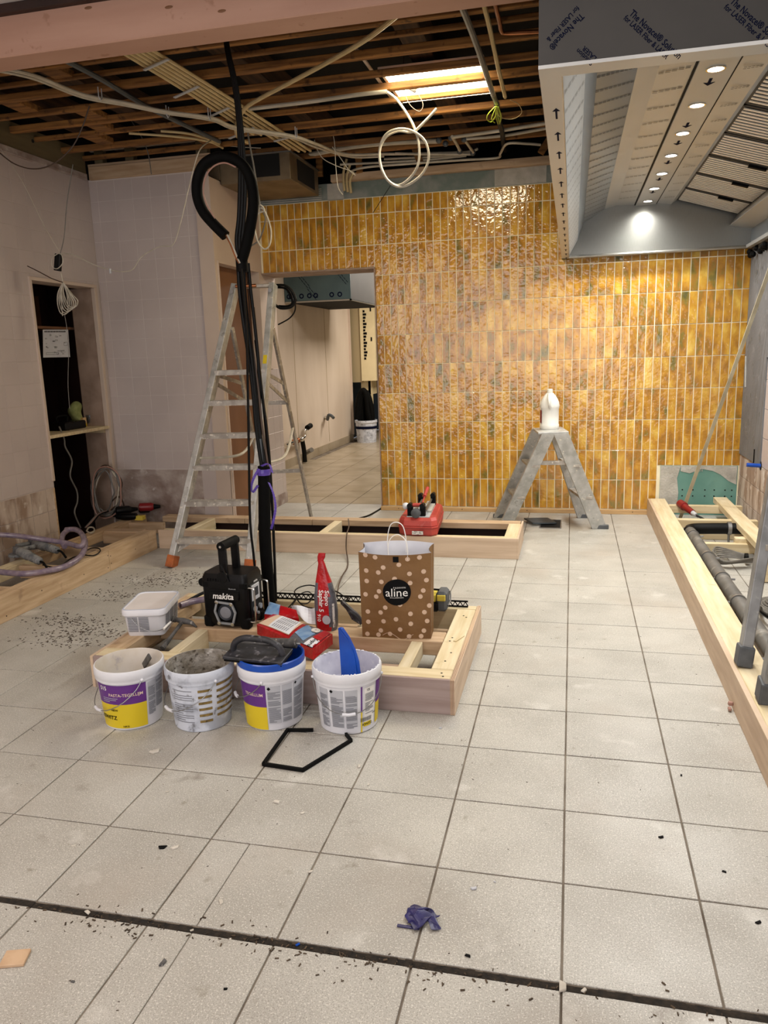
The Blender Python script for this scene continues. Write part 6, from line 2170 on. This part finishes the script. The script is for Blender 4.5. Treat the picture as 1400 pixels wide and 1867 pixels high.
cable('sleeve', None, [py(481, 850, YB), py(482, 900, YB), py(483, 980, YB), py(488, 1050, YB), py(492, 1100, YB), Vector((py(492, 1100, YB).x, YB, .01))], .030, 'foam', parent=CB, seg=16)
cable('inner_tube', None, [py(474, 800, YB), py(479, 850, YB), py(480, 900, YB)], .012, 'darkpipe', parent=CB, seg=10)
base = [(440, 480), (443, 530), (450, 590), (458, 650), (464, 710), (468, 770), (473, 815), (480, 860)]
for k, (dx, m_, r) in enumerate(((-5, 'bcable', .009), (0, 'bcable', .010), (5, 'bcable', .009), (8, 'brcable', .006), (2, 'pkcable', .0055), (-2, 'pkcable', .005), (11, 'bcable', .008))):
    l = [(u + dx * (.5 + .5 * math.sin(1 + i * .6 + k)) + dx * .3, v) for i, (u, v) in enumerate(base)]
    cable('cable', None, bpt(l, YB - .012 + .006 * k), r, m_, parent=CB, seg=8)
cable('thin_cable', None, bpt([(440, 490), (449, 600), (452, 720), (454, 850), (456, 950), (462, 1010), (466, 1050)], YB - .05), .006, 'bcable', parent=CB)
cable('thin_cable', None, bpt([(466, 620), (478, 720), (488, 800), (494, 880), (499, 980), (503, 1095)], YB + .03), .007, 'bcable', parent=CB)
cable('thin_cable', None, bpt([(462, 560), (474, 680), (484, 780), (489, 850)], YB + .04), .006, 'brcable', parent=CB)
for k, (dx, r) in enumerate(((-6, .009), (-1, .009), (4, .0085))):
    cable('riser', None, bpt([(440 + dx * .6, 482), (437 + dx, 440), (441 + dx, 395), (443 + dx, 330), (439 + dx * .6, 240), (430 + dx * .5, 160), (417 + dx * .4, 100), (409 + dx * .3, 50)], YB), r, 'bcable', parent=CB, seg=8)
cable('thin_wire', None, bpt([(446, 470), (450, 430), (452, 390), (455, 350)], YB - .02), .004, 'wcable', parent=CB)
MB().cyl(py(440, 470, YB) + Vector((0, 0, .0)), py(442, 496, YB), .028, seg=14).build('tape_wrap', 'blackr', CB, smooth=True)
cable('insulated_loop', None, bpt([(441, 474), (448, 450), (457, 410), (462, 365), (456, 325), (440, 299), (415, 287), (390, 289), (370, 303), (360, 330), (360, 358), (370, 385), (388, 407), (411, 430)], YB - .03), .0245, 'foam', parent=CB, seg=16)
for k, (m_, dx) in enumerate((('copper', 0), ('wcable', 3))):
    cable('loose_wire', None, bpt([(411 + dx, 428), (420 + dx, 445), (428 + dx, 465), (436 + dx * .5, 480)], YB - .03), .004, m_, parent=CB)
cable('loose_wire', None, bpt([(392, 398), (378, 375), (371, 350), (375, 322), (390, 303), (410, 297), (430, 305)], YB - .052), .0035, 'pkcable', parent=CB)
# purple tape
tp = MB()
tp.lathe([(.032, .0), (.034, .012), (.033, .03)], 16, py(481, 866, YB))
tp.build('purple_tape', 'purple', CB)
for l in ([(472, 855), (464, 868), (458, 885), (460, 898), (470, 885)], [(490, 880), (498, 900), (502, 925), (498, 950), (494, 965)], [(476, 850), (490, 846), (496, 862)]):
    c_ = crom(bpt(l, YB - .035), 5)
    b = MB()
    for i in range(len(c_) - 1):
        b.add([c_[i] + Vector((-.006, 0, .003)), c_[i + 1] + Vector((-.004, 0, .003)), c_[i + 1] + Vector((.004, .004, -.003)), c_[i] + Vector((.006, .004, -.003))], [(0, 1, 2, 3)])
    b.build('purple_strip', 'purple', CB)
# loops of black cable on the ladder
lc = thing('hanging_black_cable', 'black cable loops hung on the right side of the tall ladder', 'cable', py(515, 550, 3.72))
for k, l in enumerate(([(503, 520), (520, 521), (533, 532), (538, 548), (530, 560), (512, 562), (502, 556)], [(503, 524), (520, 526), (530, 538), (533, 552), (525, 558), (508, 558)], [(537, 545), (538, 565), (528, 580), (507, 592)])):
    cable('cable_loop', None, [py(u, v, 3.74 + .01 * k) for u, v in l], [.010, .008, .005][k], 'bcable', parent=lc)
# thin black cords round the plinths
o = cable('floor_cable', 'thin black cord looping behind the upright grout bag', [pz(u, v, .15) for u, v in ((524, 1110), (540, 1090), (537, 1078), (548, 1070), (565, 1067), (583, 1071))] + [pz(u, v, .17) for u, v in ((612, 1078), (628, 1088), (636, 1090), (628, 1096))], .0035, 'bcable')
o = cable('floor_cable', 'small ring of black cord on the back rail left of the upright grout bag', [pz(u, v, .16) for u, v in ((527, 1113), (538, 1096), (548, 1083), (562, 1079), (570, 1087), (562, 1099), (548, 1100), (540, 1090), (552, 1104), (575, 1110))], .003, 'bcable')
o = cable('floor_cable', 'thin grey brown cord running from the back plinth to the middle plinth', [py(635, 946, 3.9), pz(636, 960, .15), pz(632, 975, .145), py(631, 1000, 3.47), pz(634, 1022, .01), pz(633, 1035, .01), pz(624, 1050, .02), pz(618, 1065, .03), pz(614, 1085, .12)], .0042, 'brcable')

# ================================================================== RED TILE CUTTER CASE
RC = thing('tile_cutter_case', 'red plastic case with a small tile cutter on top, standing on the back plinth', 'case', (-1.0, 3.85, PH))
fl_, fr_, br_, bl_ = Vector((-1.130, 3.50, PH)), Vector((-.858, 3.49, PH)), Vector((-.905, 4.06, PH)), Vector((-1.16, 4.06, PH))


def casep(u, v, z, ins=0.):
    p = fl_.lerp(fr_, u).lerp(bl_.lerp(br_, u), v)
    c_ = (fl_ + fr_ + br_ + bl_) / 4
    d_ = (c_ - p).normalized()
    return Vector((p.x, p.y, PH + z)) + Vector((d_.x, d_.y, 0)) * ins


def cring(z, ins, r=.12):
    out = []
    for (u, v, du, dv) in ((0, 0, 1, 1), (1, 0, -1, 1), (1, 1, -1, -1), (0, 1, 1, -1)):
        pa_ = (u + du * .14, v), (u, v + dv * .07)
        if (u, v) in ((0, 0), (1, 1)):
            pa_ = pa_[::-1]
        for q_ in pa_:
            out.append(casep(q_[0], q_[1], z, ins))
    return out


loft([cring(0, .02), cring(.01, .006), cring(.055, 0)]).build('lower_shell', 'red', RC, bev=.004)
loft([cring(.056, -.006), cring(.066, -.006)]).build('seam_flange', 'red', RC, bev=.002)
loft([cring(.067, 0), cring(.105, .010), cring(.125, .03)]).build('upper_shell', 'red', RC, bev=.005)
MB().box(-1.03, -.955, 3.484, 3.490, PH + .014, PH + .038).build('white_sticker', 'labelw', RC)
MB().prism([casep(.22, .05, .125, 0), casep(.80, .05, .125, 0), casep(.80, .88, .125, 0), casep(.22, .88, .125, 0)], (0, 0, .006)).build('base_plate', 'lgreyp', RC)
MB().prism([casep(.54, .30, .131), casep(.80, .30, .131), casep(.80, .92, .131), casep(.54, .92, .131)], (0, 0, .012)).build('cutting_table', 'adh', RC)
for u in (.44, .70):
    MB().tube([casep(u, .12, .165), casep(u, .80, .175)], .007, 8).build('guide_rod', 'wire', RC, smooth=True)
for (u, v) in ((.30, .10), (.62, .10), (.40, .75), (.74, .80)):
    p = casep(u, v, .125)
    MB().cbox(p.x - .018, p.x + .018, p.y - .02, p.y + .02, p.z, p.z + .075, .005).build('rod_mount', 'blackr', RC)
    MB().cyl((p.x, p.y - .03, p.z + .078), (p.x, p.y + .02, p.z + .078), .017, seg=12).build('mount_cap', 'blackp', RC, smooth=True)
p = casep(.46, .06, .155)
MB().lathe([(.001, 0), (.033, 0), (.033, .02), (.022, .028), (.001, .028)], 20).xf(Matrix.Translation(p) @ Matrix.Rotation(PI / 2, 4, 'X')).build('wheel_housing', 'greyrub', RC, smooth=True)
MB().tube([casep(.36, .12, .20), casep(.64, .12, .205)], .013, 10).build('cross_handle', 'red', RC, smooth=True)
MB().tube([casep(.58, .20, .20), casep(.62, .50, .255)], .005, 6).tube([casep(.60, .38, .235), casep(.64, .58, .275)], .013, 8).build('lever', 'red', RC, smooth=True)
p = casep(.17, .15, .19)
MB().tube([casep(.30, .2, .15), p], .006, 6).ball(p, .024, seg=12, rings=8).build('white_knob', 'paper', RC, smooth=True)

# ================================================================== LEFT PLINTH: HOSE AND TOOLS
zh = .20
HS = thing('suction_hose', 'transparent violet hose looping over the left plinth', 'hose', pz(90, 1010, .2))
cable('hose', None, [pz(u, v, z) for u, v, z in ((-30, 974, .30), (20, 976, .28), (70, 982, .24), (120, 990, .21), (146, 996, .21), (153, 985, .235), (146, 970, .25), (130, 965, .25), (116, 973, .235), (113, 987, .21), (118, 997, .19),)], .017, 'hose', parent=HS, seg=14)
cable('hose', None, [pz(u, v, z) for u, v, z in ((120, 966, .23), (140, 966, .235), (153, 980, .21), (155, 997, .19), (146, 1015, .17), (120, 1032, .165), (85, 1041, .165), (40, 1046, .165), (-25, 1040, .165))], .018, 'hose', parent=HS, seg=14)
o = cable('grinder_cord', 'black cord loop lying right of the grinders on the left plinth', [pz(u, v, .15) for u, v in ((78, 1030), (105, 1034), (130, 1018), (150, 1012), (170, 1013), (182, 1006), (180, 1000), (165, 1000), (150, 1010), (142, 1018))], .004, 'bcable')


def grinder(label, p0, p1, hd, up=.0):
    t = thing('angle_grinder', label, 'grinder', p0, group=None)
    d = (p1 - p0)
    MB().tube([p0, p0 + d * .08, p0 + d * .45, p0 + d * .5, p0 + d * .62, p0 + d * .95, p1], [.018, .030, .032, .026, .027, .024, .012], 14).build('motor_body', 'grinder', t, smooth=True)
    hh_ = p0 - d.normalized() * .02
    MB().tube([hh_ + Vector((0, 0, .025)), hh_ + Vector((0, 0, -.02))], [.024, .030], 12).build('gear_head', 'duststeel', t, smooth=True)
    MB().lathe([(.001, 0), (.055, 0), (.058, -.008), (.056, -.016), (.001, -.012)], 20, hh_ + Vector((0, 0, -.022)), a0=0, a1=2 * PI).build('disc_guard', 'grinder', t, smooth=True)
    s_ = d.cross(Vector((0, 0, 1))).normalized()
    MB().tube([hh_, hh_ + s_ * hd * .03, hh_ + s_ * hd * .11], [.008, .013, .014], 10).build('side_handle', 'grinder', t, smooth=True)
    MB().tube(crom([p1, p1 + d.normalized() * .04, p1 + d.normalized() * .09 + Vector((0, 0, -.03))], 4), [.007] * 9, 8).build('cord_sleeve', 'blackr', t, smooth=True)
    return t


grinder('dusty angle grinder nearer the hose end on the left plinth', pz(34, 1004, .20), pz(74, 1024, .175), -1)
grinder('dusty angle grinder behind the other one, in front of the stripped wall', pz(62, 990, .19), pz(106, 1004, .18), 1)


def drill(label, c, rz, m):
    t = thing('cordless_drill', label, 'drill', c, rz=rz)
    MB().tube([(-.07, 0, .065), (-.06, 0, .065), (.03, 0, .065), (.05, 0, .065)], [.02, .034, .034, .024], 14).build('motor_body', m, t, smooth=True, local=True)
    MB().tube([(.05, 0, .065), (.10, 0, .065)], [.022, .012], 12).build('chuck', 'blackr', t, smooth=True, local=True)
    MB().beam((-.02, 0, .045), (-.05, .10, .035), .032, .03).build('grip', 'blackr', t, local=True, bev=.006)
    MB().cbox(-.10, -.01, .09, .16, .0, .06, .008).build('battery', 'blackp', t, local=True)
    return t


drill('black and red cordless tool on the plinth corner, right one', Vector((-3.30, 4.0, PH)), .3, 'redp')
drill('black cordless tool on the plinth corner, beside the cable coil', Vector((-3.42, 3.86, PH)), .6, 'blackp')
YT = thing('yellow_tool', 'black and yellow cordless tool lying lowest before the bare plaster', 'tool', pz(232, 940, PH))
p = pz(232, 942, PH + .03)
MB().tube([p + Vector((-.09, 0, 0)), p + Vector((-.02, 0, 0)), p + Vector((.07, .02, 0))], [.022, .03, .026], 12).build('body', 'blackp', YT, smooth=True)
MB().cbox(p.x + .06, p.x + .13, p.y, p.y + .05, PH, PH + .035, .005).build('battery', 'yellowp', YT)
# coil of wire on the niche edge
WC = thing('wire_coil', 'tall loop of pink and grey wires hanging low beside the dark niche', 'cable', py(195, 895, 3.9))
for k, (rx, ry, m_, sx_) in enumerate(((27, 47, 'pkcable', 0), (24, 43, 'gcable', 2), (26, 45, 'gcable', 1), (18, 38, 'gcable', -3), (22, 44, 'wcable', 3), (28, 46, 'brcable', 1))):
    pts = [py(193 + sx_ + rx * math.cos(2 * PI * i / 16) + 3 * math.sin(k + i), 896 + ry * math.sin(2 * PI * i / 16) + 2 * math.cos(i * k), 3.86 + .01 * k) for i in range(16)]
    cable('wire_loop', None, pts, .006, m_, parent=WC, closed=True, n=3)
for k in range(3):
    cable('wire_end', None, [py(192 + k * 3, 932, 3.86), py(178 + k * 2, 938, 3.8), py(163 + k * 3, 953, 3.7), py(155 + k * 2, 962, 3.65)], .006, ['gcable', 'pkcable', 'bcable'][k], parent=WC)
cable('wire_end', None, [py(202, 930, 3.9), py(214, 922, 3.9), py(226, 930, 3.95), py(224, 915, 3.95), py(215, 905, 3.95), py(203, 915, 3.9)], .006, 'brcable', parent=WC)
cable('snaking_cable', 'dark cord snaking down from the shelf inside the niche', [px(u, v, -3.66) for u, v in ((108, 778), (117, 800), (119, 815), (131, 840), (128, 868), (140, 895), (141, 915), (136, 935), (147, 962))], .006, 'gcable')
cable('floor_cable', 'white cord ring on the floor of the niche', [pz(u, v, .16) for u, v in ((158, 968), (162, 962), (170, 962), (172, 968), (165, 972), (158, 968))], .006, 'wcable')
tag(MB().beam(px(207, 870, -3.60), px(213, 958, -3.58), .05, .012, up=(1, 0, 0)).build('grey_panel_strip', 'bareplaster'), 'grey board strip standing at the right side of the niche foot', 'board')

# on the niche shelf
zs = .857
CL = thing('green_cloth', 'pale green cloth standing bunched on the niche shelf', 'cloth', px(137, 770, -3.86))
c_ = px(137, 745, -3.86)
b = MB().ball((c_.x, c_.y, zs + .10), .055, .05, .10, 18, 14)
b.mapv(lambda v: (v.x + .012 * math.sin(v.z * 50), v.y + .012 * math.sin(v.z * 34 + v.x * 40), max(v.z, zs)))
b.build('cloth', 'cloth', CL, smooth=True)
CU = thing('plastic_cup', 'clear ribbed plastic cup at the right end of the niche shelf', 'cup', (px(166, 776, -3.78).x, px(166, 776, -3.78).y, zs))
MB().lathe([(.001, 0), (.022, 0), (.024, .02), (.028, .022), (.034, .085), (.036, .087), (.033, .086), (.026, .022), (.001, .002)], 20).build('cup', 'clear', CU, smooth=True, local=True)
q_ = px(152, 776, -3.80)
pk = thing('small_carton', 'small white and yellow carton between the cloth and the cup', 'carton', (q_.x, q_.y, zs))
MB().cbox(-.022, .022, -.02, .02, 0, .07, .003).build('carton', 'packy', pk, local=True)
MB().cbox(-.0225, .0225, -.0205, .0205, .0, .025, .003).build('yellow_band', 'lyellow', pk, local=True)
q_ = px(118, 784, -3.80)
dt = thing('dark_toolcase', 'dark toolbox with cables heaped on the left part of the niche shelf', 'toolbox', (q_.x, q_.y, zs))
MB().cbox(-.10, .10, -.12, .14, 0, .06, .008).build('box', 'blackp', dt, local=True)
MB().tube(crom([(0, -.08, .06), (0, -.08, .10), (0, .04, .10), (0, .04, .06)], 5), .008, 8).build('handle', 'blackr', dt, smooth=True, local=True)
for k in range(3):
    MB().tube(coil_pts((.09, -.08 + .05 * k, .03), (0, 1, 0), (0, 0, 1), .03, .03, 1.2, .004, 12, k), .004, 6).build('cable_loop', 'bcable', dt, smooth=True, local=True)
# paper plan
pn = thing('paper_plan', 'white sheet with a hand drawn plan hanging under the upper niche shelf', 'paper', px(103, 625, -3.84))
qd = [px(79, 653, -3.85), px(128, 651, -3.85), px(124, 601, -3.85), px(78, 601, -3.85)]
qd[0].z = qd[1].z
MB().prism(qd, (-.0015, 0, 0)).build('sheet', 'paper', pn)


def qp(u, v):
    return qd[0].lerp(qd[1], u).lerp(qd[3].lerp(qd[2], u), v) + Vector((.001, 0, 0))


b = MB()
r_ = random.Random(9)


def qrect(u0, v0, u1, v1, t=.008):
    for a in ((u0, v0, u1, v0 + t), (u0, v1, u1, v1 + t), (u0, v0, u0 + t, v1), (u1, v0, u1 + t, v1)):
        b.add([qp(a[0], a[1]), qp(a[2], a[1]), qp(a[2], a[3]), qp(a[0], a[3])], [(0, 1, 2, 3)])


for i in range(26):
    u, v = r_.uniform(.06, .86), r_.uniform(.10, .80)
    if r_.random() < .5:
        qrect(u, v, u + r_.uniform(.03, .1), v + r_.uniform(.02, .06))
    else:
        l_ = r_.uniform(.02, .10)
        b.add([qp(u, v), qp(u + l_, v), qp(u + l_, v + .015), qp(u, v + .015)], [(0, 1, 2, 3)])
qrect(.78, .42, .92, .54)
qrect(.10, .10, .55, .17)
for i in range(14):
    b.add([qp(.06 + i * .06, .90), qp(.10 + i * .06, .90), qp(.10 + i * .06, .96), qp(.06 + i * .06, .96)], [(0, 1, 2, 3)])
tag(b.build('drawn_marks', 'blackink', pn), kind='stuff')

# ================================================================== PASSAGE
HH = thing('passage_hood', 'film-covered extraction hood seen through the doorway', 'extractor hood', (-2.98, 8.5, 2.0))
MB().box(-3.395, -2.565, 7.66, 7.67, 2.0, 2.65).build('front_panel', 'tealfilm', HH)
MB().box(-2.575, -2.565, 7.67, 9.5, 2.0, 2.65).build('side_panel', 'filmdark', HH)
MB().box(-3.395, -2.565, 7.66, 9.5, 1.995, 2.003).build('underside', 'blackhole', HH)
MB().box(-3.395, -2.56, 7.655, 7.68, 1.985, 2.0).box(-2.58, -2.56, 7.655, 9.5, 1.985, 2.0).build('lip', 'steel', HH)
b = MB()
for (x, z) in ((-3.33, 2.50), (-3.20, 2.28), (-3.02, 2.46), (-2.82, 2.52), (-2.72, 2.30), (-3.10, 2.14), (-3.36, 2.12)):
    for k in range(2):
        for j in range(4):
            xx, zz = x + j * .028 + k * .02, z - j * .034 + k * .02
            b.beam((xx, 7.658, zz), (xx + .020, 7.658, zz - .026), .004, .008, up=(0, 1, 0))
    b.merge(MB().lathe([(.016, 0), (.030, 0), (.030, .001), (.016, .001)], 14, closed=True).xf(Matrix.Translation((x + .02, 7.659, 2.06)) @ Matrix.Rotation(PI / 2, 4, 'X')))
tag(b.build('film_print', 'ink', HH), kind='stuff')
CBN = thing('cream_cabinet', 'tall cream wall cabinet with a printed strip at the end of the passage', 'cabinet', (-3.1, 10.6, .9))
a, c = py(655, 570, 10.5), py(686, 694, 10.5)
MB().box(a.x, c.x, 10.5, 11.1, c.z, 2.25).build('door', 'cab', CBN)
MB().box(a.x - .16, a.x, 10.52, 11.1, c.z - .02, 2.25).build('side', 'cabside', CBN)
MB().box(a.x - .04, c.x - .12, 10.60, 11.0, c.z - .22, c.z).build('lower_box', 'cab', CBN)
MB().box(c.x - .16, c.x - .10, 10.6, 10.66, .0, c.z).build('post', 'cab', CBN)
b = MB()
for k in range(16):
    z = c.z + .33 + k * .048
    b.box(a.x + .055, a.x + .085 + .012 * (k % 3), 10.495, 10.5, z, z + .034)
tag(b.build('printed_strip', 'blackink', CBN), kind='stuff')
for z in (2.0, 1.55):
    MB().box(a.x + .17, a.x + .19, 10.495, 10.5, z, z + .06).build('small_mark', 'blackink', CBN)
BK = thing('bucket', 'grey white bucket with a dark blue band under the passage hoses', 'bucket', (-3.12, 10.25, 0))
MB().lathe([(.001, 0), (.150, 0), (.165, .30), (.175, .31), (.175, .345), (.165, .345), (.15, .02), (.001, .02)], 28).build('body', 'bucketdirt', BK, smooth=True, local=True)
MB().lathe([(.1655, .215), (.1685, .255)], 28).build('blue_band', 'ink', BK, local=True)
HO = thing('black_hoses', 'thick black hoses hanging in front of the cream cabinet', 'hose', (-3.0, 10.3, 0))
for k, l in enumerate(([(651, 765), (653, 735), (657, 718), (663, 712), (668, 725), (671, 750), (676, 775), (678, 795)], [(655, 768), (657, 740), (661, 722), (668, 716), (675, 735), (678, 760), (677, 790)], [(659, 768), (660, 740), (662, 720), (660, 730), (661, 768)], [(664, 740), (670, 765), (676, 780)])):
    cable('hose', None, [py(u, v, 10.34 + .02 * k) for u, v in l], .045 if k < 3 else .035, 'foam', parent=HO, seg=10)
VT = thing('wall_valve', 'chrome and brass valve fittings with black pipe low on the passage wall', 'valve', (-3.38, 8.2, .3))
def vp(u, v, x=-3.33):
    return px(u, v, x)
MB().tube(crom([vp(520, 812), vp(535, 806), vp(550, 801)], 4), .022, 10).build('pipe', 'chrome', VT, smooth=True)
MB().tube(crom([vp(550, 801), vp(556, 795), vp(556, 785), vp(562, 782)], 4), .016, 10).build('tap', 'chrome', VT, smooth=True)
MB().tube(crom([vp(551, 803), vp(554, 820), vp(556, 842)], 4), .030, 10).build('black_pipe', 'bcable', VT, smooth=True)
for (u, v) in ((526, 810), (535, 806), (543, 803), (550, 801)):
    MB().ball(vp(u, v), .035, seg=10, rings=7).build('fitting', 'copper' if u % 2 else 'chrome', VT, smooth=True)
MB().cyl(vp(560, 780), vp(566, 776), .035, seg=10).build('knob', 'blackr', VT, smooth=True)
tag(MB().cyl(px(557, 826, -3.385), px(568, 820, -3.24), .03, seg=12).build('pipe_stub', 'wire', smooth=True), 'short steel pipe stub low on the passage wall', 'pipe')
TPp = thing('wall_tap', 'small tap sticking out of the passage wall above the valve', 'tap', px(598, 762, -3.36))
MB().cyl(px(593, 762, -3.39), px(598, 761, -3.33), .03, seg=12).build('mount', 'chrome', TPp, smooth=True)
MB().tube(crom([px(597, 765, -3.34), px(599, 757, -3.3), px(604, 758, -3.26), px(608, 762, -3.22)], 4), .022, 10).build('spout', 'darkpipe', TPp, smooth=True)
cable('floor_cable', 'thin black cord on the floor behind the back plinth, entering the passage', [pz(655, 945, .005), pz(672, 940, .005), pz(690, 930, .005), pz(697, 925, .005)], .008, 'bcable')

# ================================================================== THINGS ON THE FLOOR
bf = thing('black_strip_frame', 'open black plastic strip bent into a five-sided outline on the floor tiles', 'strip', pz(560, 1370, 0))
pp_ = [pz(u, v, .006) for u, v in ((571, 1331), (524, 1331), (480, 1393), (552, 1404), (598, 1376), (640, 1350), (631, 1339))]
for i in range(6):
    MB().beam(pp_[i], pp_[i + 1] + (pp_[i + 1] - pp_[i]).normalized() * .003, .009, .012).build('strip', 'blackr', bf)
gv = thing('crumpled_glove', 'crumpled dark purple plastic scrap on the floor in front', 'plastic scrap', pz(768, 1677, 0))
cg = pz(768, 1677, 0)
r_ = random.Random(12)


def gf(u, v):
    x, y = (u - .5) * .062, (v - .5) * .055
    rr = math.hypot(x / .03, y / .027)
    z = .018 * max(0, 1 - rr * .8) + .014 * noise.noise(Vector((x * 40, y * 40, 3))) + .006
    tw_ = .8 * math.sin(v * 3)
    return cg + Vector((x * (1 + .35 * math.sin(v * 7)) + .012 * math.sin(v * 9), y * (1 + .4 * math.sin(u * 6)) + .01 * math.sin(u * 11), max(z, .001)))


MB().grid(gf, 22, 18, thick=(0, 0, .0012)).build('scrap', 'glove', gv)
b = MB().beam(pz(724, 1687, .003), pz(765, 1693, .003), .008, .002)
b.build('strip_end', 'glove', gv)
MB().grid(lambda u, v: pz(745, 1660, 0).lerp(pz(775, 1672, 0), u) + Vector((0, -.028 * v, .004 + .012 * abs(math.sin(u * 5 + v * 3)))), 8, 5, thick=(0, 0, .001)).build('fold', 'glove', gv)
tl = pz(28, 1750, .0)
tag(MB().cbox(-.028, .028, -.024, .024, 0, .008, .0012).xf(Matrix.Translation(tl) @ Matrix.Rotation(R(18), 4, 'Z')).build('tile_offcut', 'beigechip'), 'small beige square tile offcut on the floor at the lower left', 'offcut')
# plaster chips, each one by itself
chips = [(283, 1372, .030, 0), (320, 1547, .018, 0), (296, 1546, .020, 1), (655, 1398, .016, 0), (305, 1444, .010, 0), (505, 1463, .018, 0), (552, 1483, .012, 0), (162, 1370, .012, 0), (404, 1645, .016, 0),
         (160, 1664, .016, 0), (566, 1590, .012, 0), (672, 1431, .010, 0), (864, 1621, .014, 2), (902, 1608, .006, 2), (853, 1743, .012, 1), (1205, 1527, .014, 1), (1242, 1414, .010, 1), (1065, 1807, .012, 0), (1383, 1683, .014, 1),
         (1026, 1801, .024, 0), (1320, 1590, .010, 1), (298, 1757, .018, 3), (419, 1712, .008, 0), (411, 1804, .008, 1), (133, 1790, .009, 3), (350, 1697, .008, 0), (826, 1279, .010, 2), (803, 1328, .010, 2), (134, 1543, .012, 0), (543, 1723, .010, 4)]
names = {0: 'white plaster chip on the grey floor tiles', 1: 'dark sliver on the grey floor tiles', 2: 'grey crumb on the grey floor tiles', 3: 'grey stone chip on the front floor tiles', 4: 'small blue plastic piece in the dark joint'}
mats_ = {0: 'chip', 1: 'blackink', 2: 'lgrey', 3: 'duststeel', 4: 'blue'}
where = ['right in front of the leftmost bucket', 'below the leftmost bucket', 'beside the white one below the leftmost bucket', 'right of the black strip outline', 'in front of the mortar-splashed bucket', 'below the black strip outline',
         'lower right of the black strip outline', 'left in front of the buckets', 'just above the dark joint at the left', 'on the left part of the dark joint', 'in the middle of the foreground', 'right of the black strip outline, smaller',
         'above the purple scrap to its right', 'tiny, high right of the purple scrap', 'below the purple scrap', 'on the right part of the floor', 'near the right plinth', 'lying on the dark joint at the right', 'at the right edge below the middle',
         'long, lying across the dark joint', 'at the lower right edge', 'below the dark joint at the left', 'touching the dark joint', 'front centre left', 'near the beige offcut', 'just on the dark joint, small', 'near the corner of the middle plinth', 'in front of the corner of the middle plinth', 'at the left, among tiles', 'in the joint']
for i, (u, v, s_, k) in enumerate(chips):
    p = pz(u, v, 0)
    r_ = random.Random(i)
    b = MB().cbox(-s_ / 2, s_ / 2, -s_ * r_.uniform(.2, .35), s_ * r_.uniform(.2, .35), 0, s_ * r_.uniform(.2, .35), s_ * .06)
    b.mapv(lambda q_: (q_.x * (1 + .3 * math.sin(q_.y * 200)), q_.y, q_.z))
    b.xf(Matrix.Translation(p) @ Matrix.Rotation(r_.uniform(0, 3.1), 4, 'Z'))
    o = b.build('floor_chip', mats_[k])
    lb = {0: 'white plaster chip', 1: 'dark sliver', 2: 'grey crumb', 3: 'grey stone chip', 4: 'small blue plastic piece'}[k] + ' ' + where[i]
    tag(o, lb, 'debris', 'crumbs scattered on the floor')
# crumbs and shavings nobody could count
r_ = random.Random(21)
b = MB()
for i in range(520):
    x = r_.uniform(-1.9, 1.4)
    if r_.random() < .5:
        x = r_.choice([-.62, -.35, .75, .95, -1.1]) + r_.gauss(0, .12)
    y = -.012 - abs(r_.gauss(0, .028)) if r_.random() < .75 else r_.gauss(0, .03)
    s_ = r_.uniform(.0012, .005)
    b.merge(MB().box(-s_, s_, -s_ * .35, s_ * .35, 0, s_ * .5).xf(Matrix.Translation((x, y, 0)) @ Matrix.Rotation(r_.uniform(0, 3.1), 4, 'Z')))
o = b.build('dirt_crumbs', 'shave')
tag(o, 'dark dirt crumbs spilled along the black floor joint', 'dirt', kind='stuff')
b = MB()
for i in range(1700):
    t_ = r_.random()
    if t_ < .72:
        c_ = pz(*r_.choice([(170, 1150), (220, 1085), (130, 1130), (290, 1060), (120, 1165), (350, 1050)]), 0)
        x, y = c_.x + r_.gauss(0, .14), c_.y + r_.gauss(0, .06)
    else:
        x, y = r_.uniform(-2.4, .6), r_.uniform(-.4, 3.4)
    if x < -2.93 or (-1.98 < x < -.40 and 1.19 < y < 2.12):
        continue
    s_ = r_.uniform(.001, .0065) if t_ < .72 else r_.uniform(.0008, .0028)
    b.merge(MB().box(-s_, s_, -s_ * .3, s_ * .3, 0, s_ * .4).xf(Matrix.Translation((x, y, 0)) @ Matrix.Rotation(r_.uniform(0, 3.1), 4, 'Z')))
o = b.build('shavings', 'shave')
tag(o, 'fine dark shavings strewn over the floor tiles at the left', 'dirt', kind='stuff')
for _n in ('_a',):
    for o in bpy.data.objects:
        if _n in o:
            del o[_n]
